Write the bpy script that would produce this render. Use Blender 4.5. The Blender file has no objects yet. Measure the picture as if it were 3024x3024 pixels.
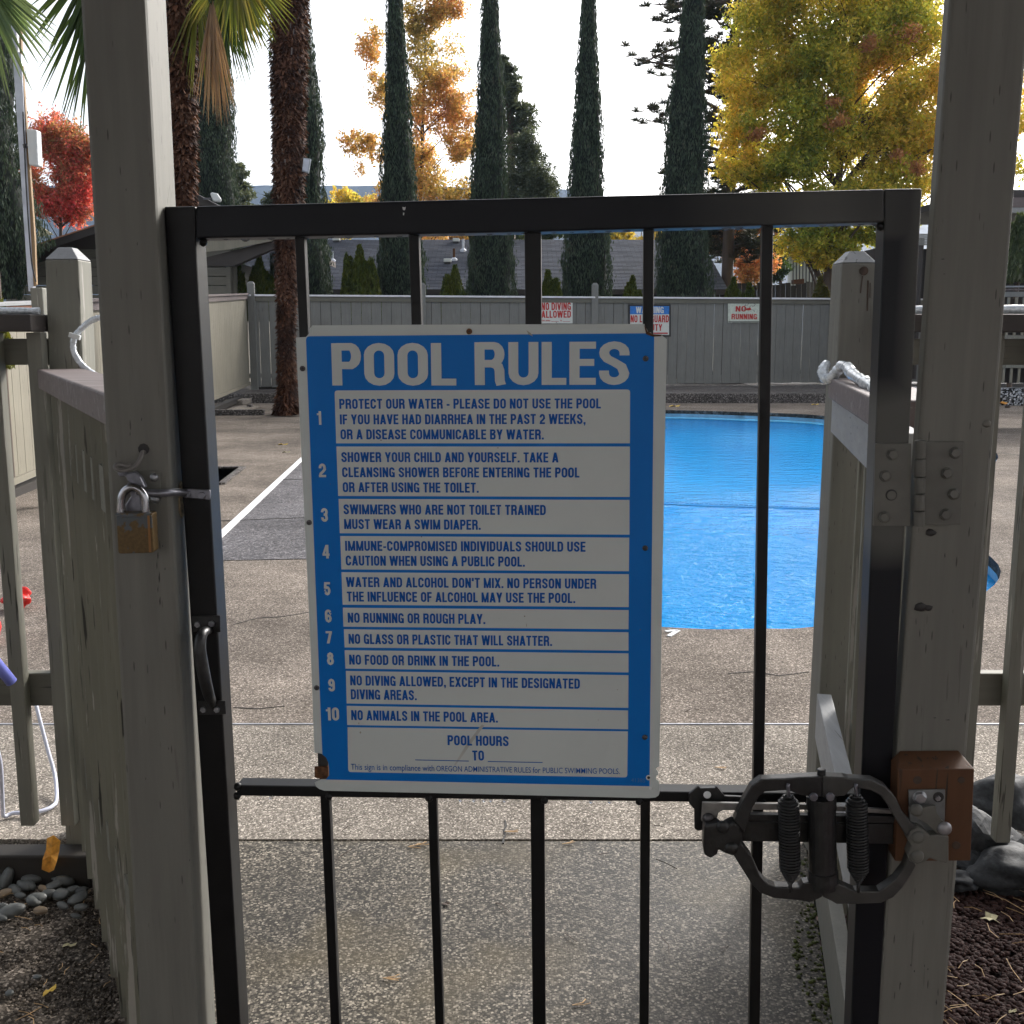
import bpy, bmesh, math, random
import numpy as np
from mathutils import Vector, Matrix

random.seed(7)
RNG = np.random.default_rng(11)
scene = bpy.context.scene
col = scene.collection
# ------------------------------------------------------------------ camera
FPX, PITCH, EYE = 3200.0, math.radians(9.3), 1.4
cam_d = bpy.data.cameras.new('camera')
cam_d.sensor_width = 36.0
cam_d.lens = 36.0 * FPX / 3024.0
cam_d.clip_start, cam_d.clip_end = 0.05, 9000
cam = bpy.data.objects.new('camera', cam_d)
cam.location = (0, 0, EYE)
cam.rotation_euler = (math.pi / 2 - PITCH, 0, 0)
col.objects.link(cam)
scene.camera = cam
# ------------------------------------------------------------------ world and sun
SUN_EL, SUN_AZ = math.radians(29), math.radians(38)      # azimuth: to the right of straight ahead (+Y)
world = bpy.data.worlds.new('World')
scene.world = world
world.use_nodes = True
wt = world.node_tree
wt.nodes.clear()
sky = wt.nodes.new('ShaderNodeTexSky')
sky.sky_type = 'NISHITA'
sky.sun_disc = False
sky.sun_elevation = SUN_EL
sky.sun_rotation = SUN_AZ
sky.air_density, sky.dust_density, sky.ozone_density = 1.0, 4.0, 1.0
hs = wt.nodes.new('ShaderNodeHueSaturation')
hs.inputs['Saturation'].default_value = 0.28
bgn = wt.nodes.new('ShaderNodeBackground')
bgn.inputs['Strength'].default_value = 0.15
wo = wt.nodes.new('ShaderNodeOutputWorld')
wt.links.new(sky.outputs[0], hs.inputs['Color'])
wt.links.new(hs.outputs[0], bgn.inputs['Color'])
wt.links.new(bgn.outputs[0], wo.inputs[0])
sd = bpy.data.lights.new('sun', 'SUN')
sd.energy, sd.angle, sd.color = 1.75, math.radians(12.0), (1.0, 0.96, 0.91)
sun = bpy.data.objects.new('sun', sd)
sdir = Vector((math.sin(SUN_AZ) * math.cos(SUN_EL), math.cos(SUN_AZ) * math.cos(SUN_EL), math.sin(SUN_EL)))
sun.rotation_euler = (-sdir).to_track_quat('-Z', 'Y').to_euler()
sun.location = (6, 10, 12)
col.objects.link(sun)
vs = scene.view_settings
vs.view_transform, vs.look, vs.gamma, vs.exposure = 'Standard', 'None', 1.0, 1.15
vs.use_curve_mapping = False
scene.render.engine = 'CYCLES'
scene.cycles.max_bounces = 6
scene.cycles.transparent_max_bounces = 12

# ------------------------------------------------------------------ places: photograph pixel -> point in the world
SP, CP = math.sin(PITCH), math.cos(PITCH)
def ray(x, y):
    u, v = (x - 1512) / FPX, (y - 1512) / FPX
    return Vector((u, CP - v * SP, -SP - v * CP))
def U(x, y, Y):                      # point at distance Y in front of the camera
    r = ray(x, y); t = Y / r.y
    return Vector((r.x * t, Y, EYE + r.z * t))
def G(x, y, z=0.0):                  # point on level z
    r = ray(x, y); t = (z - EYE) / r.z
    return Vector((r.x * t, r.y * t, z))
class Plane:                         # upright plane through two points
    def __init__(s, a, b):
        s.a = Vector(a); d = Vector((b[0] - a[0], b[1] - a[1], 0)).normalized()
        s.d = d; s.n = Vector((d.y, -d.x, 0))            # towards the camera
        if s.n.y > 0: s.n = -s.n
    def __call__(s, x, y, off=0.0):
        r = ray(x, y); o = s.a + s.n * off
        t = (o - Vector((0, 0, EYE))).dot(s.n) / r.dot(s.n)
        return Vector((0, 0, EYE)) + r * t
GATE = Plane(U(485, 612, 1.53), U(2724, 556, 1.463))
LPOST = Plane((-1, 1.50, 0), (1, 1.50, 0))

# ------------------------------------------------------------------ mesh helpers
def children_offset(parent):
    o = Vector((0, 0, 0)); p = parent
    while p is not None:
        o += p.location; p = p.parent
    return o
def tag(o, label=None, cat=None, group=None, kind=None):
    if label: o['label'] = label
    if cat: o['category'] = cat
    if group: o['group'] = group
    if kind: o['kind'] = kind
    return o
def thing(name, loc, label=None, cat=None, group=None, kind=None):
    o = bpy.data.objects.new(name, None); col.objects.link(o)
    o.location = loc; o.empty_display_size = 0.1
    return tag(o, label, cat, group, kind)
def link_mesh(name, me, mat, parent=None):
    o = bpy.data.objects.new(name, me); col.objects.link(o)
    if mat is not None and not len(me.materials): me.materials.append(mat)
    if parent is not None:
        o.parent = parent
    return o
class MB:
    def __init__(s): s.v = []; s.f = []
    def add(s, vs_, fs_):
        b = len(s.v); s.v += [tuple(p) for p in vs_]; s.f += [tuple(b + i for i in f) for f in fs_]; return s
    def prism(s, poly, vec):                               # polygon extruded along vec
        n = len(poly); vec = Vector(vec)
        a = [Vector(p) for p in poly]; b = [p + vec for p in a]
        fs_ = [tuple(range(n))[::-1], tuple(range(n, 2 * n))]
        for i in range(n):
            j = (i + 1) % n; fs_.append((i, j, n + j, n + i))
        return s.add(a + b, fs_)
    def ringprism(s, outer, inner, vec):
        n = len(outer); vec = Vector(vec)
        o = [Vector(p) for p in outer]; i_ = [Vector(p) for p in inner]
        V = o + i_ + [p + vec for p in o] + [p + vec for p in i_]
        fs_ = []
        for a in range(n):
            b = (a + 1) % n
            fs_ += [(a, b, n + b, n + a), (2*n + a, 3*n + a, 3*n + b, 2*n + b), (a, 2*n + a, 2*n + b, b), (n + a, n + b, 3*n + b, 3*n + a)]
        return s.add(V, fs_)
    def box(s, c, size, rz=0.0):
        c = Vector(c); x, y, z = [q / 2 for q in size]; ca, sa = math.cos(rz), math.sin(rz)
        P = [(-x,-y,-z),(x,-y,-z),(x,y,-z),(-x,y,-z),(-x,-y,z),(x,-y,z),(x,y,z),(-x,y,z)]
        P = [c + Vector((p[0]*ca - p[1]*sa, p[0]*sa + p[1]*ca, p[2])) for p in P]
        return s.add(P, [(0,3,2,1),(4,5,6,7),(0,1,5,4),(1,2,6,5),(2,3,7,6),(3,0,4,7)])
    def beam(s, a, b, w, h, up=(0, 0, 1)):                 # box along a->b
        a, b = Vector(a), Vector(b); d = (b - a).normalized(); u = Vector(up)
        r = d.cross(u).normalized(); u = r.cross(d).normalized()
        P = []
        for p in (a, b):
            for sx, sy in ((-1,-1),(1,-1),(1,1),(-1,1)): P.append(p + r * (sx * w / 2) + u * (sy * h / 2))
        return s.add(P, [(0,3,2,1),(4,5,6,7),(0,1,5,4),(1,2,6,5),(2,3,7,6),(3,0,4,7)])
    def tube(s, path, r, n=8, cap=True):
        path = [Vector(p) for p in path]; m = len(path)
        rs = r if isinstance(r, (list, tuple)) else [r] * m
        prev = None; V = []
        for i, p in enumerate(path):
            d = (path[min(i + 1, m - 1)] - path[max(i - 1, 0)]).normalized()
            if prev is None:
                a = d.orthogonal().normalized()
            else:
                a = (prev - d * prev.dot(d)).normalized()
            prev = a; b = d.cross(a)
            for k in range(n):
                t = 2 * math.pi * k / n
                V.append(p + (a * math.cos(t) + b * math.sin(t)) * rs[i])
        F = []
        for i in range(m - 1):
            for k in range(n):
                l = (k + 1) % n
                F.append((i*n + k, i*n + l, (i+1)*n + l, (i+1)*n + k))
        if cap: F += [tuple(range(n))[::-1], tuple(range((m-1)*n, m*n))]
        return s.add(V, F)
    def disc(s, c, nrm, r, h, n=12, dome=0.0):             # short round bolt head, thickness h along nrm
        c, nrm = Vector(c), Vector(nrm).normalized()
        rings = [(1, 0), (1, h * .7), (.86, h)] if not dome else [(1, 0), (.92, h*.5), (.6, h*.88), (.2, h)]
        a = nrm.orthogonal().normalized(); b = nrm.cross(a); V = []
        for k, z in rings:
            for i in range(n):
                t = 2 * math.pi * (i + .5) / n; V.append(c + nrm * z + (a * math.cos(t) + b * math.sin(t)) * r * k)
        F = []
        for q in range(len(rings) - 1):
            for i in range(n):
                j = (i + 1) % n; F.append((q*n + i, q*n + j, (q+1)*n + j, (q+1)*n + i))
        F.append(tuple(range((len(rings)-1)*n, len(rings)*n)))
        return s.add(V, F)
    def blob(s, c, r, sub=1, noise=0.0, seed=0):           # rounded lump; r = (rx, ry, rz)
        bm = bmesh.new(); bmesh.ops.create_icosphere(bm, subdivisions=sub, radius=1)
        rr = random.Random(seed); off = [rr.uniform(-9, 9) for _ in range(3)]
        V = []
        from mathutils import noise as nz
        for v in bm.verts:
            k = 1 + noise * nz.noise(Vector(v.co) * 1.6 + Vector(off))
            V.append(Vector(c) + Vector((v.co.x * r[0], v.co.y * r[1], v.co.z * r[2])) * k)
        F = [tuple(v.index for v in f.verts) for f in bm.faces]; bm.free()
        return s.add(V, F)
    def build(s, name, mat, parent=None, smooth=False, bevel=0.0, label=None, kind=None, origin=None):
        me = bpy.data.meshes.new(name)
        off = children_offset(parent) if parent is not None else Vector((0, 0, 0))
        loc = Vector((0, 0, 0))
        if origin is not None: loc = Vector(origin) - off
        t = off + loc
        me.from_pydata([(p[0] - t.x, p[1] - t.y, p[2] - t.z) for p in s.v], [], s.f)
        me.update()
        if smooth: me.polygons.foreach_set('use_smooth', [True] * len(me.polygons))
        o = link_mesh(name, me, mat, parent); o.location = loc
        if bevel:
            b = o.modifiers.new('bevel', 'BEVEL'); b.width = bevel; b.segments = 2; b.limit_method = 'ANGLE'; b.angle_limit = math.radians(50)
        if label: o['label'] = label
        if kind: o['kind'] = kind
        return o
def fix_normals(o):
    bm = bmesh.new(); bm.from_mesh(o.data); bmesh.ops.recalc_face_normals(bm, faces=bm.faces); bm.to_mesh(o.data); bm.free(); return o
def quads_mesh(name, V, mat, parent=None, nper=4, smooth=False):
    """V: (N, nper, 3) array, one leaf per row"""
    n = len(V); me = bpy.data.meshes.new(name)
    off = np.array(children_offset(parent)) if parent is not None else np.zeros(3)
    co = (np.asarray(V, dtype=np.float64).reshape(-1, 3) - off).astype(np.float32)
    me.vertices.add(n * nper); me.vertices.foreach_set('co', co.ravel())
    me.loops.add(n * nper); me.loops.foreach_set('vertex_index', np.arange(n * nper, dtype=np.int32))
    me.polygons.add(n); me.polygons.foreach_set('loop_start', np.arange(0, n * nper, nper, dtype=np.int32))
    me.update(calc_edges=True); me.validate()
    return link_mesh(name, me, mat, parent)

# ------------------------------------------------------------------ materials
def N(nt, typ, **kw):
    n = nt.nodes.new(typ)
    for k, v in kw.items():
        if k in n.inputs.keys(): n.inputs[k].default_value = v
        else: setattr(n, k, v)
    return n
def new_mat(name):
    m = bpy.data.materials.new(name); m.use_nodes = True; nt = m.node_tree; nt.nodes.clear()
    out = nt.nodes.new('ShaderNodeOutputMaterial'); b = nt.nodes.new('ShaderNodeBsdfPrincipled')
    nt.links.new(b.outputs[0], out.inputs[0]); return m, nt, b, out
def c4(c): return (c[0], c[1], c[2], 1)
def pos_scaled(nt, sc):
    g = N(nt, 'ShaderNodeNewGeometry'); m = N(nt, 'ShaderNodeVectorMath', operation='MULTIPLY')
    nt.links.new(g.outputs['Position'], m.inputs[0]); m.inputs[1].default_value = sc; return m.outputs[0]
def noise(nt, vec, scale, detail=3.0, rough=0.55):
    n = N(nt, 'ShaderNodeTexNoise', Scale=scale, Detail=detail, Roughness=rough)
    if vec is not None: nt.links.new(vec, n.inputs['Vector'])
    return n.outputs['Fac']
def ramp(nt, fac, stops, interp='LINEAR'):
    r = N(nt, 'ShaderNodeValToRGB'); cr = r.color_ramp; cr.interpolation = interp
    while len(cr.elements) < len(stops): cr.elements.new(0.5)
    for e, (p, c) in zip(cr.elements, stops):
        e.position = p; e.color = c4(c) if hasattr(c, '__len__') else (c, c, c, 1)
    nt.links.new(fac, r.inputs[0]); return r.outputs[0]
def mix(nt, fac, a, b, mode='MIX'):
    m = N(nt, 'ShaderNodeMix', data_type='RGBA', blend_type=mode)
    for s_, v in ((m.inputs[0], fac), (m.inputs[6], a), (m.inputs[7], b)):
        if hasattr(v, 'is_linked') or hasattr(v, 'links'): nt.links.new(v, s_)
        elif hasattr(v, '__len__'): s_.default_value = c4(v)
        else: s_.default_value = v
    return m.outputs[2]
def mth(nt, op, a, b=None, clamp=False):
    m = N(nt, 'ShaderNodeMath', operation=op); m.use_clamp = clamp
    for s_, v in ((m.inputs[0], a), (m.inputs[1], b)):
        if v is None: continue
        if hasattr(v, 'links'): nt.links.new(v, s_)
        else: s_.default_value = v
    return m.outputs[0]
def bump(nt, b, h, strength=0.3, dist=0.01):
    n = N(nt, 'ShaderNodeBump', Strength=strength, Distance=dist); nt.links.new(h, n.inputs['Height']); nt.links.new(n.outputs[0], b.inputs['Normal'])
def wood(name, base, axis='z', cracks=0.6, dashes=True, worn=(0.33, 0.31, 0.28), wear=0.0, rough=0.62):
    m, nt, b, o = new_mat(name)
    st = {'z': (55, 55, 3.2), 'x': (3.2, 55, 55), 'y': (55, 3.2, 55)}[axis]
    p = pos_scaled(nt, st); n1 = noise(nt, p, 1.0, 5, 0.6)
    n2 = noise(nt, pos_scaled(nt, (1, 1, 1)), 3.0, 4)
    ca = mix(nt, ramp(nt, n1, [(0.3, 0.0), (0.7, 1.0)]), tuple(x * 0.86 for x in base), tuple(min(1, x * 1.12) for x in base))
    ca = mix(nt, ramp(nt, n2, [(0.35, 0.0), (0.7, 0.55)]), ca, tuple(x * 0.8 for x in base))
    if wear:
        n4 = noise(nt, p, 0.6, 6, 0.65)
        ca = mix(nt, ramp(nt, n4, [(0.62 - wear * .1, 0.0), (0.64 - wear * .1, 0.8)]), ca, worn)
    st2 = {'z': (120, 120, 7), 'x': (7, 120, 120), 'y': (120, 7, 120)}[axis]
    n3 = noise(nt, pos_scaled(nt, st2), 1.0, 2, 0.5)
    crk = ramp(nt, n3, [(0.68 - cracks * 0.05, 0.0), (0.72 - cracks * .05, cracks)])
    msk = noise(nt, pos_scaled(nt, (4, 4, 1.5)), 1.0, 2)
    crk = mth(nt, 'MULTIPLY', crk, ramp(nt, msk, [(0.42, 0.0), (0.6, 1.0)]))
    ca = mix(nt, crk, ca, (0.02, 0.018, 0.014)); h = mth(nt, 'SUBTRACT', mth(nt, 'MULTIPLY', n1, 0.3), crk)
    if dashes:
        v = N(nt, 'ShaderNodeTexVoronoi', Scale=1.0); v.inputs['Randomness'].default_value = 0.75
        nt.links.new(pos_scaled(nt, {'z': (150, 150, 19), 'x': (19, 150, 150), 'y': (150, 19, 150)}[axis]), v.inputs['Vector'])
        dsh = ramp(nt, v.outputs['Distance'], [(0.10, 0.75), (0.16, 0.0)])
        sep = N(nt, 'ShaderNodeSeparateColor'); nt.links.new(v.outputs['Color'], sep.inputs[0])
        dsh = mth(nt, 'MULTIPLY', dsh, ramp(nt, sep.outputs[0], [(0.45, 0.0), (0.7, 1.0)]))
        ca = mix(nt, dsh, ca, (0.03, 0.028, 0.022)); h = mth(nt, 'SUBTRACT', h, dsh)
    nt.links.new(ca, b.inputs['Base Color']); b.inputs['Roughness'].default_value = rough
    b.inputs['Specular IOR Level'].default_value = 0.35
    bump(nt, b, h, 0.35, 0.003); return m
def plain(name, c, rough=0.5, metal=0.0, nscale=20, amt=0.15, spec=0.5, bmp=0.0):
    m, nt, b, o = new_mat(name)
    n = noise(nt, pos_scaled(nt, (1, 1, 1)), nscale, 4)
    cc = mix(nt, ramp(nt, n, [(0.3, 0.0), (0.7, 1.0)]), tuple(x * (1 - amt) for x in c), tuple(min(1, x * (1 + amt)) for x in c))
    nt.links.new(cc, b.inputs['Base Color']); b.inputs['Roughness'].default_value = rough; b.inputs['Metallic'].default_value = metal
    b.inputs['Specular IOR Level'].default_value = spec
    if bmp: bump(nt, b, n, bmp, 0.002)
    return m
def aggregate(name, dark, light, scale=150, wet=0.0, tint=None, rough=(0.35, 0.75), spec=.08):
    m, nt, b, o = new_mat(name)
    g = N(nt, 'ShaderNodeNewGeometry'); pos = g.outputs['Position']
    v = N(nt, 'ShaderNodeTexVoronoi', Scale=scale); nt.links.new(pos, v.inputs['Vector'])
    sep = N(nt, 'ShaderNodeSeparateColor'); nt.links.new(v.outputs['Color'], sep.inputs[0])
    mid = tuple((a + c) / 2 for a, c in zip(dark, light))
    pc = ramp(nt, sep.outputs[0], [(0.0, tuple(x * .5 for x in dark)), (0.35, dark), (0.6, mid), (0.82, light), (1.0, tuple(min(.8, x * 2.1) for x in light))])
    gap = ramp(nt, v.outputs['Distance'], [(0.5, 0.0), (0.8, 0.6)])
    pc = mix(nt, gap, pc, tuple(x * 0.55 for x in dark))
    big = noise(nt, pos, 0.9, 5, 0.6); med = noise(nt, pos, 7, 5, 0.65)
    st = ramp(nt, big, [(0.35, 0.68), (0.65, 1.15)]); st2 = ramp(nt, med, [(0.3, 0.82), (0.7, 1.15)])
    pc = mix(nt, 1.0, pc, st, 'MULTIPLY'); pc = mix(nt, 1.0, pc, st2, 'MULTIPLY')
    if tint:
        pc = mix(nt, ramp(nt, noise(nt, pos, 1.7, 3), [(0.5, 0.0), (0.68, 0.6)]), pc, tint)
    if wet:
        w = ramp(nt, noise(nt, pos, 0.55, 4), [(0.42, 0.0), (0.6, 1.0)])
        pc = mix(nt, mth(nt, 'MULTIPLY', w, wet), pc, mix(nt, 1.0, pc, (0.5, 0.5, 0.52), 'MULTIPLY'))
        rr = ramp(nt, w, [(0.0, rough[1]), (1.0, rough[0])])
    else: rr = ramp(nt, med, [(0.3, rough[0]), (0.7, rough[1])])
    nt.links.new(pc, b.inputs['Base Color']); nt.links.new(rr, b.inputs['Roughness'])
    hh = mth(nt, 'SUBTRACT', 1.0, v.outputs['Distance']); b.inputs['Specular IOR Level'].default_value = spec; bump(nt, b, hh, 0.25, 0.002)
    return m
def leaf_mat(name, cols, trans=0.45, rough=0.55, spread=0.35, hgrad=None):
    """cols: palette; each leaf takes one by island, drifting over the crown by a broad noise"""
    m, nt, b, o = new_mat(name)
    g = N(nt, 'ShaderNodeNewGeometry')
    big = noise(nt, g.outputs['Position'], spread, 3, 0.5)
    f = mth(nt, 'ADD', mth(nt, 'MULTIPLY', g.outputs['Random Per Island'], 0.42), mth(nt, 'MULTIPLY', mth(nt, 'SUBTRACT', big, 0.26), 1.2))
    n = len(cols); pc = ramp(nt, f, [(0.12 + 0.8 * i / max(1, n - 1), c) for i, c in enumerate(cols)])
    rv = ramp(nt, mth(nt, 'FRACT', mth(nt, 'MULTIPLY', g.outputs['Random Per Island'], 17.3)), [(0, 0.6), (1, 1.35)])
    pc = mix(nt, 1.0, pc, rv, 'MULTIPLY')
    nt.links.new(pc, b.inputs['Base Color']); b.inputs['Roughness'].default_value = rough; b.inputs['Specular IOR Level'].default_value = 0.3
    if trans:
        t = N(nt, 'ShaderNodeBsdfTranslucent'); nt.links.new(mix(nt, 1.0, pc, (1.5, 1.4, 0.9), 'MULTIPLY'), t.inputs[0])
        ms = N(nt, 'ShaderNodeMixShader'); ms.inputs[0].default_value = trans
        nt.links.new(b.outputs[0], ms.inputs[1]); nt.links.new(t.outputs[0], ms.inputs[2]); nt.links.new(ms.outputs[0], o.inputs[0])
    return m

TAUPE = (0.163, 0.159, 0.139)
M = {}
M['post'] = wood('painted_post_wood', TAUPE, 'z', cracks=0.3)
M['slat'] = wood('painted_slat_wood', (0.185, 0.180, 0.148), 'z', cracks=0.8, dashes=False, wear=0.25)
M['slat_inner'] = wood('painted_slat_wood_worn', (0.17, 0.165, 0.13), 'z', cracks=0.95, dashes=False, wear=0.4)
M['rail'] = wood('painted_rail_wood', (0.16, 0.155, 0.125), 'x', cracks=0.7, dashes=False)
M['cap'] = wood('purple_brown_cap_wood', (0.155, 0.125, 0.12), 'x', cracks=0.7, dashes=False, wear=0.3, worn=(0.22, 0.2, 0.19))
M['darkcap'] = wood('dark_brown_cap_wood', (0.05, 0.042, 0.038), 'x', cracks=0.4, dashes=False)
M['whitewood'] = wood('weathered_grey_board', (0.28, 0.285, 0.29), 'y', cracks=0.5, dashes=False)
M['fence'] = wood('grey_fence_paint', (0.20, 0.20, 0.185), 'z', cracks=0.5, dashes=False)
M['fence_side'] = wood('beige_fence_paint', (0.245, 0.225, 0.175), 'z', cracks=0.6, dashes=False)
M['cedar'] = wood('stained_cedar', (0.095, 0.04, 0.016), 'z', cracks=0.9, dashes=False)
M['sleeper'] = wood('old_dark_sleeper', (0.028, 0.024, 0.02), 'x', cracks=0.5, dashes=False)
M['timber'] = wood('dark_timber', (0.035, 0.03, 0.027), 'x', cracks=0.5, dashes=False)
M['copper_board'] = wood('reddish_fence_board', (0.42, 0.2, 0.12), 'x', cracks=0.4, dashes=False)
M['black'] = plain('black_gate_paint', (0.005, 0.005, 0.0055), 0.42, 0, 30, 0.3, 0.28, 0.2)
M['blackmatte'] = plain('black_cast_iron_paint', (0.013, 0.013, 0.0135), 0.38, 0, 90, 0.45, 0.5, 0.6)
M['taupemetal'] = plain('taupe_painted_metal', (0.115, 0.112, 0.098), 0.45, 0, 30, 0.12, 0.4, 0.15)
M['zinc'] = plain('zinc_steel', (0.35, 0.36, 0.38), 0.35, 0.9, 80, 0.25)
M['chrome'] = plain('shackle_steel', (0.38, 0.38, 0.4), 0.2, 1.0, 60, 0.1)
M['darksteel'] = plain('dull_dark_steel', (0.22, 0.22, 0.25), 0.35, 0.7, 60, 0.3, 0.5, 0.2)
M['rust'] = plain('rusty_steel', (0.10, 0.045, 0.02), 0.8, 0.1, 120, 0.6, 0.3, 0.6)
M['screw'] = plain('weathered_screw', (0.09, 0.085, 0.09), 0.4, 0.6, 200, 0.3)
M['silverpole'] = plain('galvanised_pole', (0.5, 0.52, 0.58), 0.45, 0.4, 8, 0.15)
M['woodpole'] = wood('bare_wood_pole', (0.33, 0.22, 0.12), 'z', cracks=0.6, dashes=False)
M['whiteplastic'] = plain('white_plastic', (0.62, 0.63, 0.62), 0.4, 0, 5, 0.05)
M['greyplastic'] = plain('grey_plastic', (0.33, 0.36, 0.38), 0.35, 0, 5, 0.08)
M['rope'] = plain('clear_rope_light_tube', (0.62, 0.66, 0.70), 0.12, 0.15, 90, 0.3, 0.8, 0.8)
M['hose'] = plain('pale_blue_hose', (0.50, 0.52, 0.62), 0.35, 0, 20, 0.05)
M['bluetube'] = plain('lavender_blue_tube', (0.24, 0.27, 0.80), 0.3, 0, 10, 0.1)
M['redfloat'] = plain('red_crinkled_plastic', (0.72, 0.025, 0.02), 0.35, 0, 60, 0.2, 0.5, 0.6)
def brass():
    m, nt, b, o = new_mat('brown_coated_brass')
    p = pos_scaled(nt, (1, 1, 1)); n = noise(nt, p, 38, 4); k = ramp(nt, n, [(0.56, 0.0), (0.6, 1.0)])
    n2 = noise(nt, p, 220, 3)
    c = mix(nt, ramp(nt, n2, [(0.3, 0.0), (0.7, 1.0)]), (0.09, 0.054, 0.017), (0.135, 0.084, 0.028))
    nt.links.new(mix(nt, k, c, (0.085, 0.095, 0.105)), b.inputs['Base Color']); b.inputs['Roughness'].default_value = 0.5; b.inputs['Metallic'].default_value = 0.25; bump(nt, b, n, .3, .002); return m
M['brass'] = brass()
def signpaint(name, c, dirt=(0.14, 0.11, 0.07), amt=0.35):
    m, nt, b, o = new_mat(name); p = pos_scaled(nt, (1, 1, 1))
    n = noise(nt, p, 3.5, 6, 0.7); n2 = noise(nt, pos_scaled(nt, (30, 30, 8)), 1.0, 5, 0.7)
    cc = mix(nt, ramp(nt, n, [(0.35, 0.0), (0.75, amt)]), c, tuple(x * .8 for x in c))
    spk = N(nt, 'ShaderNodeTexVoronoi', Scale=55); nt.links.new(p, spk.inputs['Vector'])
    sep = N(nt, 'ShaderNodeSeparateColor'); nt.links.new(spk.outputs['Color'], sep.inputs[0])
    sp = mth(nt, 'MULTIPLY', ramp(nt, spk.outputs['Distance'], [(0.035, 1.0), (0.07, 0.0)]), ramp(nt, sep.outputs[0], [(0.88, 0.0), (0.92, 0.8)]))
    cc = mix(nt, sp, cc, dirt)
    nt.links.new(cc, b.inputs['Base Color']); b.inputs['Roughness'].default_value = 0.42; b.inputs['Specular IOR Level'].default_value = 0.22
    bump(nt, b, n2, .08, .001); return m
M['signwhite'] = signpaint('aged_white_sign_enamel', (0.54, 0.575, 0.56))
M['signblue'] = signpaint('blue_sign_enamel', (0.0, 0.15, 0.52))
M['signtext'] = signpaint('dark_blue_sign_print', (0.0, 0.085, 0.36), amt=.1)
M['textwhite'] = signpaint('white_sign_print', (0.54, 0.575, 0.56), amt=.15)
M['faint'] = signpaint('faint_blue_grey_print', (0.07, 0.18, 0.40), amt=.1)
M['redtext'] = plain('red_sign_print', (0.45, 0.02, 0.015), 0.5)
M['farwhite'] = plain('white_far_sign', (0.62, 0.64, 0.60), 0.5, amt=.04)
M['farblue'] = plain('blue_far_sign', (0.02, 0.17, 0.55), 0.5)
M['farblack'] = plain('dark_sign_frame', (0.02, 0.018, 0.018), 0.5)
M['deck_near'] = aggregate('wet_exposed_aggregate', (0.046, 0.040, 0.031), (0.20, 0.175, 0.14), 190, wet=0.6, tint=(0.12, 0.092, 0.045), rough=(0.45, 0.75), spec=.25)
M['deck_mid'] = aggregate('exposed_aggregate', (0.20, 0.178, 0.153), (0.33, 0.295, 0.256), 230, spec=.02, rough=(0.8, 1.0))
M['deck_far'] = aggregate('tan_exposed_aggregate', (0.185, 0.158, 0.134), (0.275, 0.238, 0.205), 190, wet=0.3, spec=.02, rough=(0.8, 1.0))
M['pad'] = aggregate('dark_grey_pad', (0.09, 0.085, 0.09), (0.20, 0.19, 0.195), 120)
M['kerbstone'] = aggregate('grey_kerb_concrete', (0.08, 0.072, 0.068), (0.18, 0.165, 0.155), 60)
M['speckkerb'] = aggregate('white_speckled_kerb', (0.03, 0.03, 0.028), (0.5, 0.52, 0.56), 45)
M['jointdark'] = plain('joint_filler', (0.02, 0.018, 0.016), 0.7, 0, 40, .3)
M['tile'] = aggregate('grey_pool_edge', (0.07, 0.085, 0.09), (0.14, 0.16, 0.17), 20)
M['whiteline'] = plain('white_line_paint', (0.72, 0.73, 0.74), 0.6, 0, 9, .12)
M['soil'] = aggregate('dark_brown_soil', (0.075, 0.062, 0.05), (0.20, 0.17, 0.14), 170, rough=(.5, .9))
M['lava'] = plain('dark_red_lava_rock', (0.038, 0.017, 0.014), 0.8, 0, 140, 0.6, .25, .8)
M['basalt'] = plain('dark_basalt_rock', (0.032, 0.034, 0.037), 0.7, 0, 60, 0.5, 0.3, 1.0)
M['cobble'] = plain('smooth_grey_river_stone', (0.095, 0.10, 0.095), 0.5, 0, 25, 0.3, .5, .2)
M['cobble_warm'] = plain('warm_river_stone', (0.22, 0.16, 0.10), 0.5, 0, 25, 0.3, .5, .2)
M['dirtfar'] = aggregate('garden_ground', (0.04, 0.045, 0.02), (0.10, 0.10, 0.05), 6)
M['leaf_yel'] = plain('yellow_fallen_leaf', (0.60, 0.40, 0.06), 0.5, 0, 60, .25)
M['leaf_org'] = plain('orange_fallen_leaf', (0.85, 0.36, 0.06), 0.5, 0, 60, .35)
M['leaf_pale'] = plain('pale_dry_leaf', (0.48, 0.43, 0.25), 0.6, 0, 60, .25)
M['straw'] = plain('dry_pine_needle', (0.42, 0.27, 0.13), 0.6, 0, 60, .4)
M['twig'] = plain('dark_twig', (0.05, 0.03, 0.02), 0.7, 0, 60, .4)
M['moss'] = plain('green_moss', (0.05, 0.06, 0.012), 0.9, 0, 60, .5)
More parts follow.
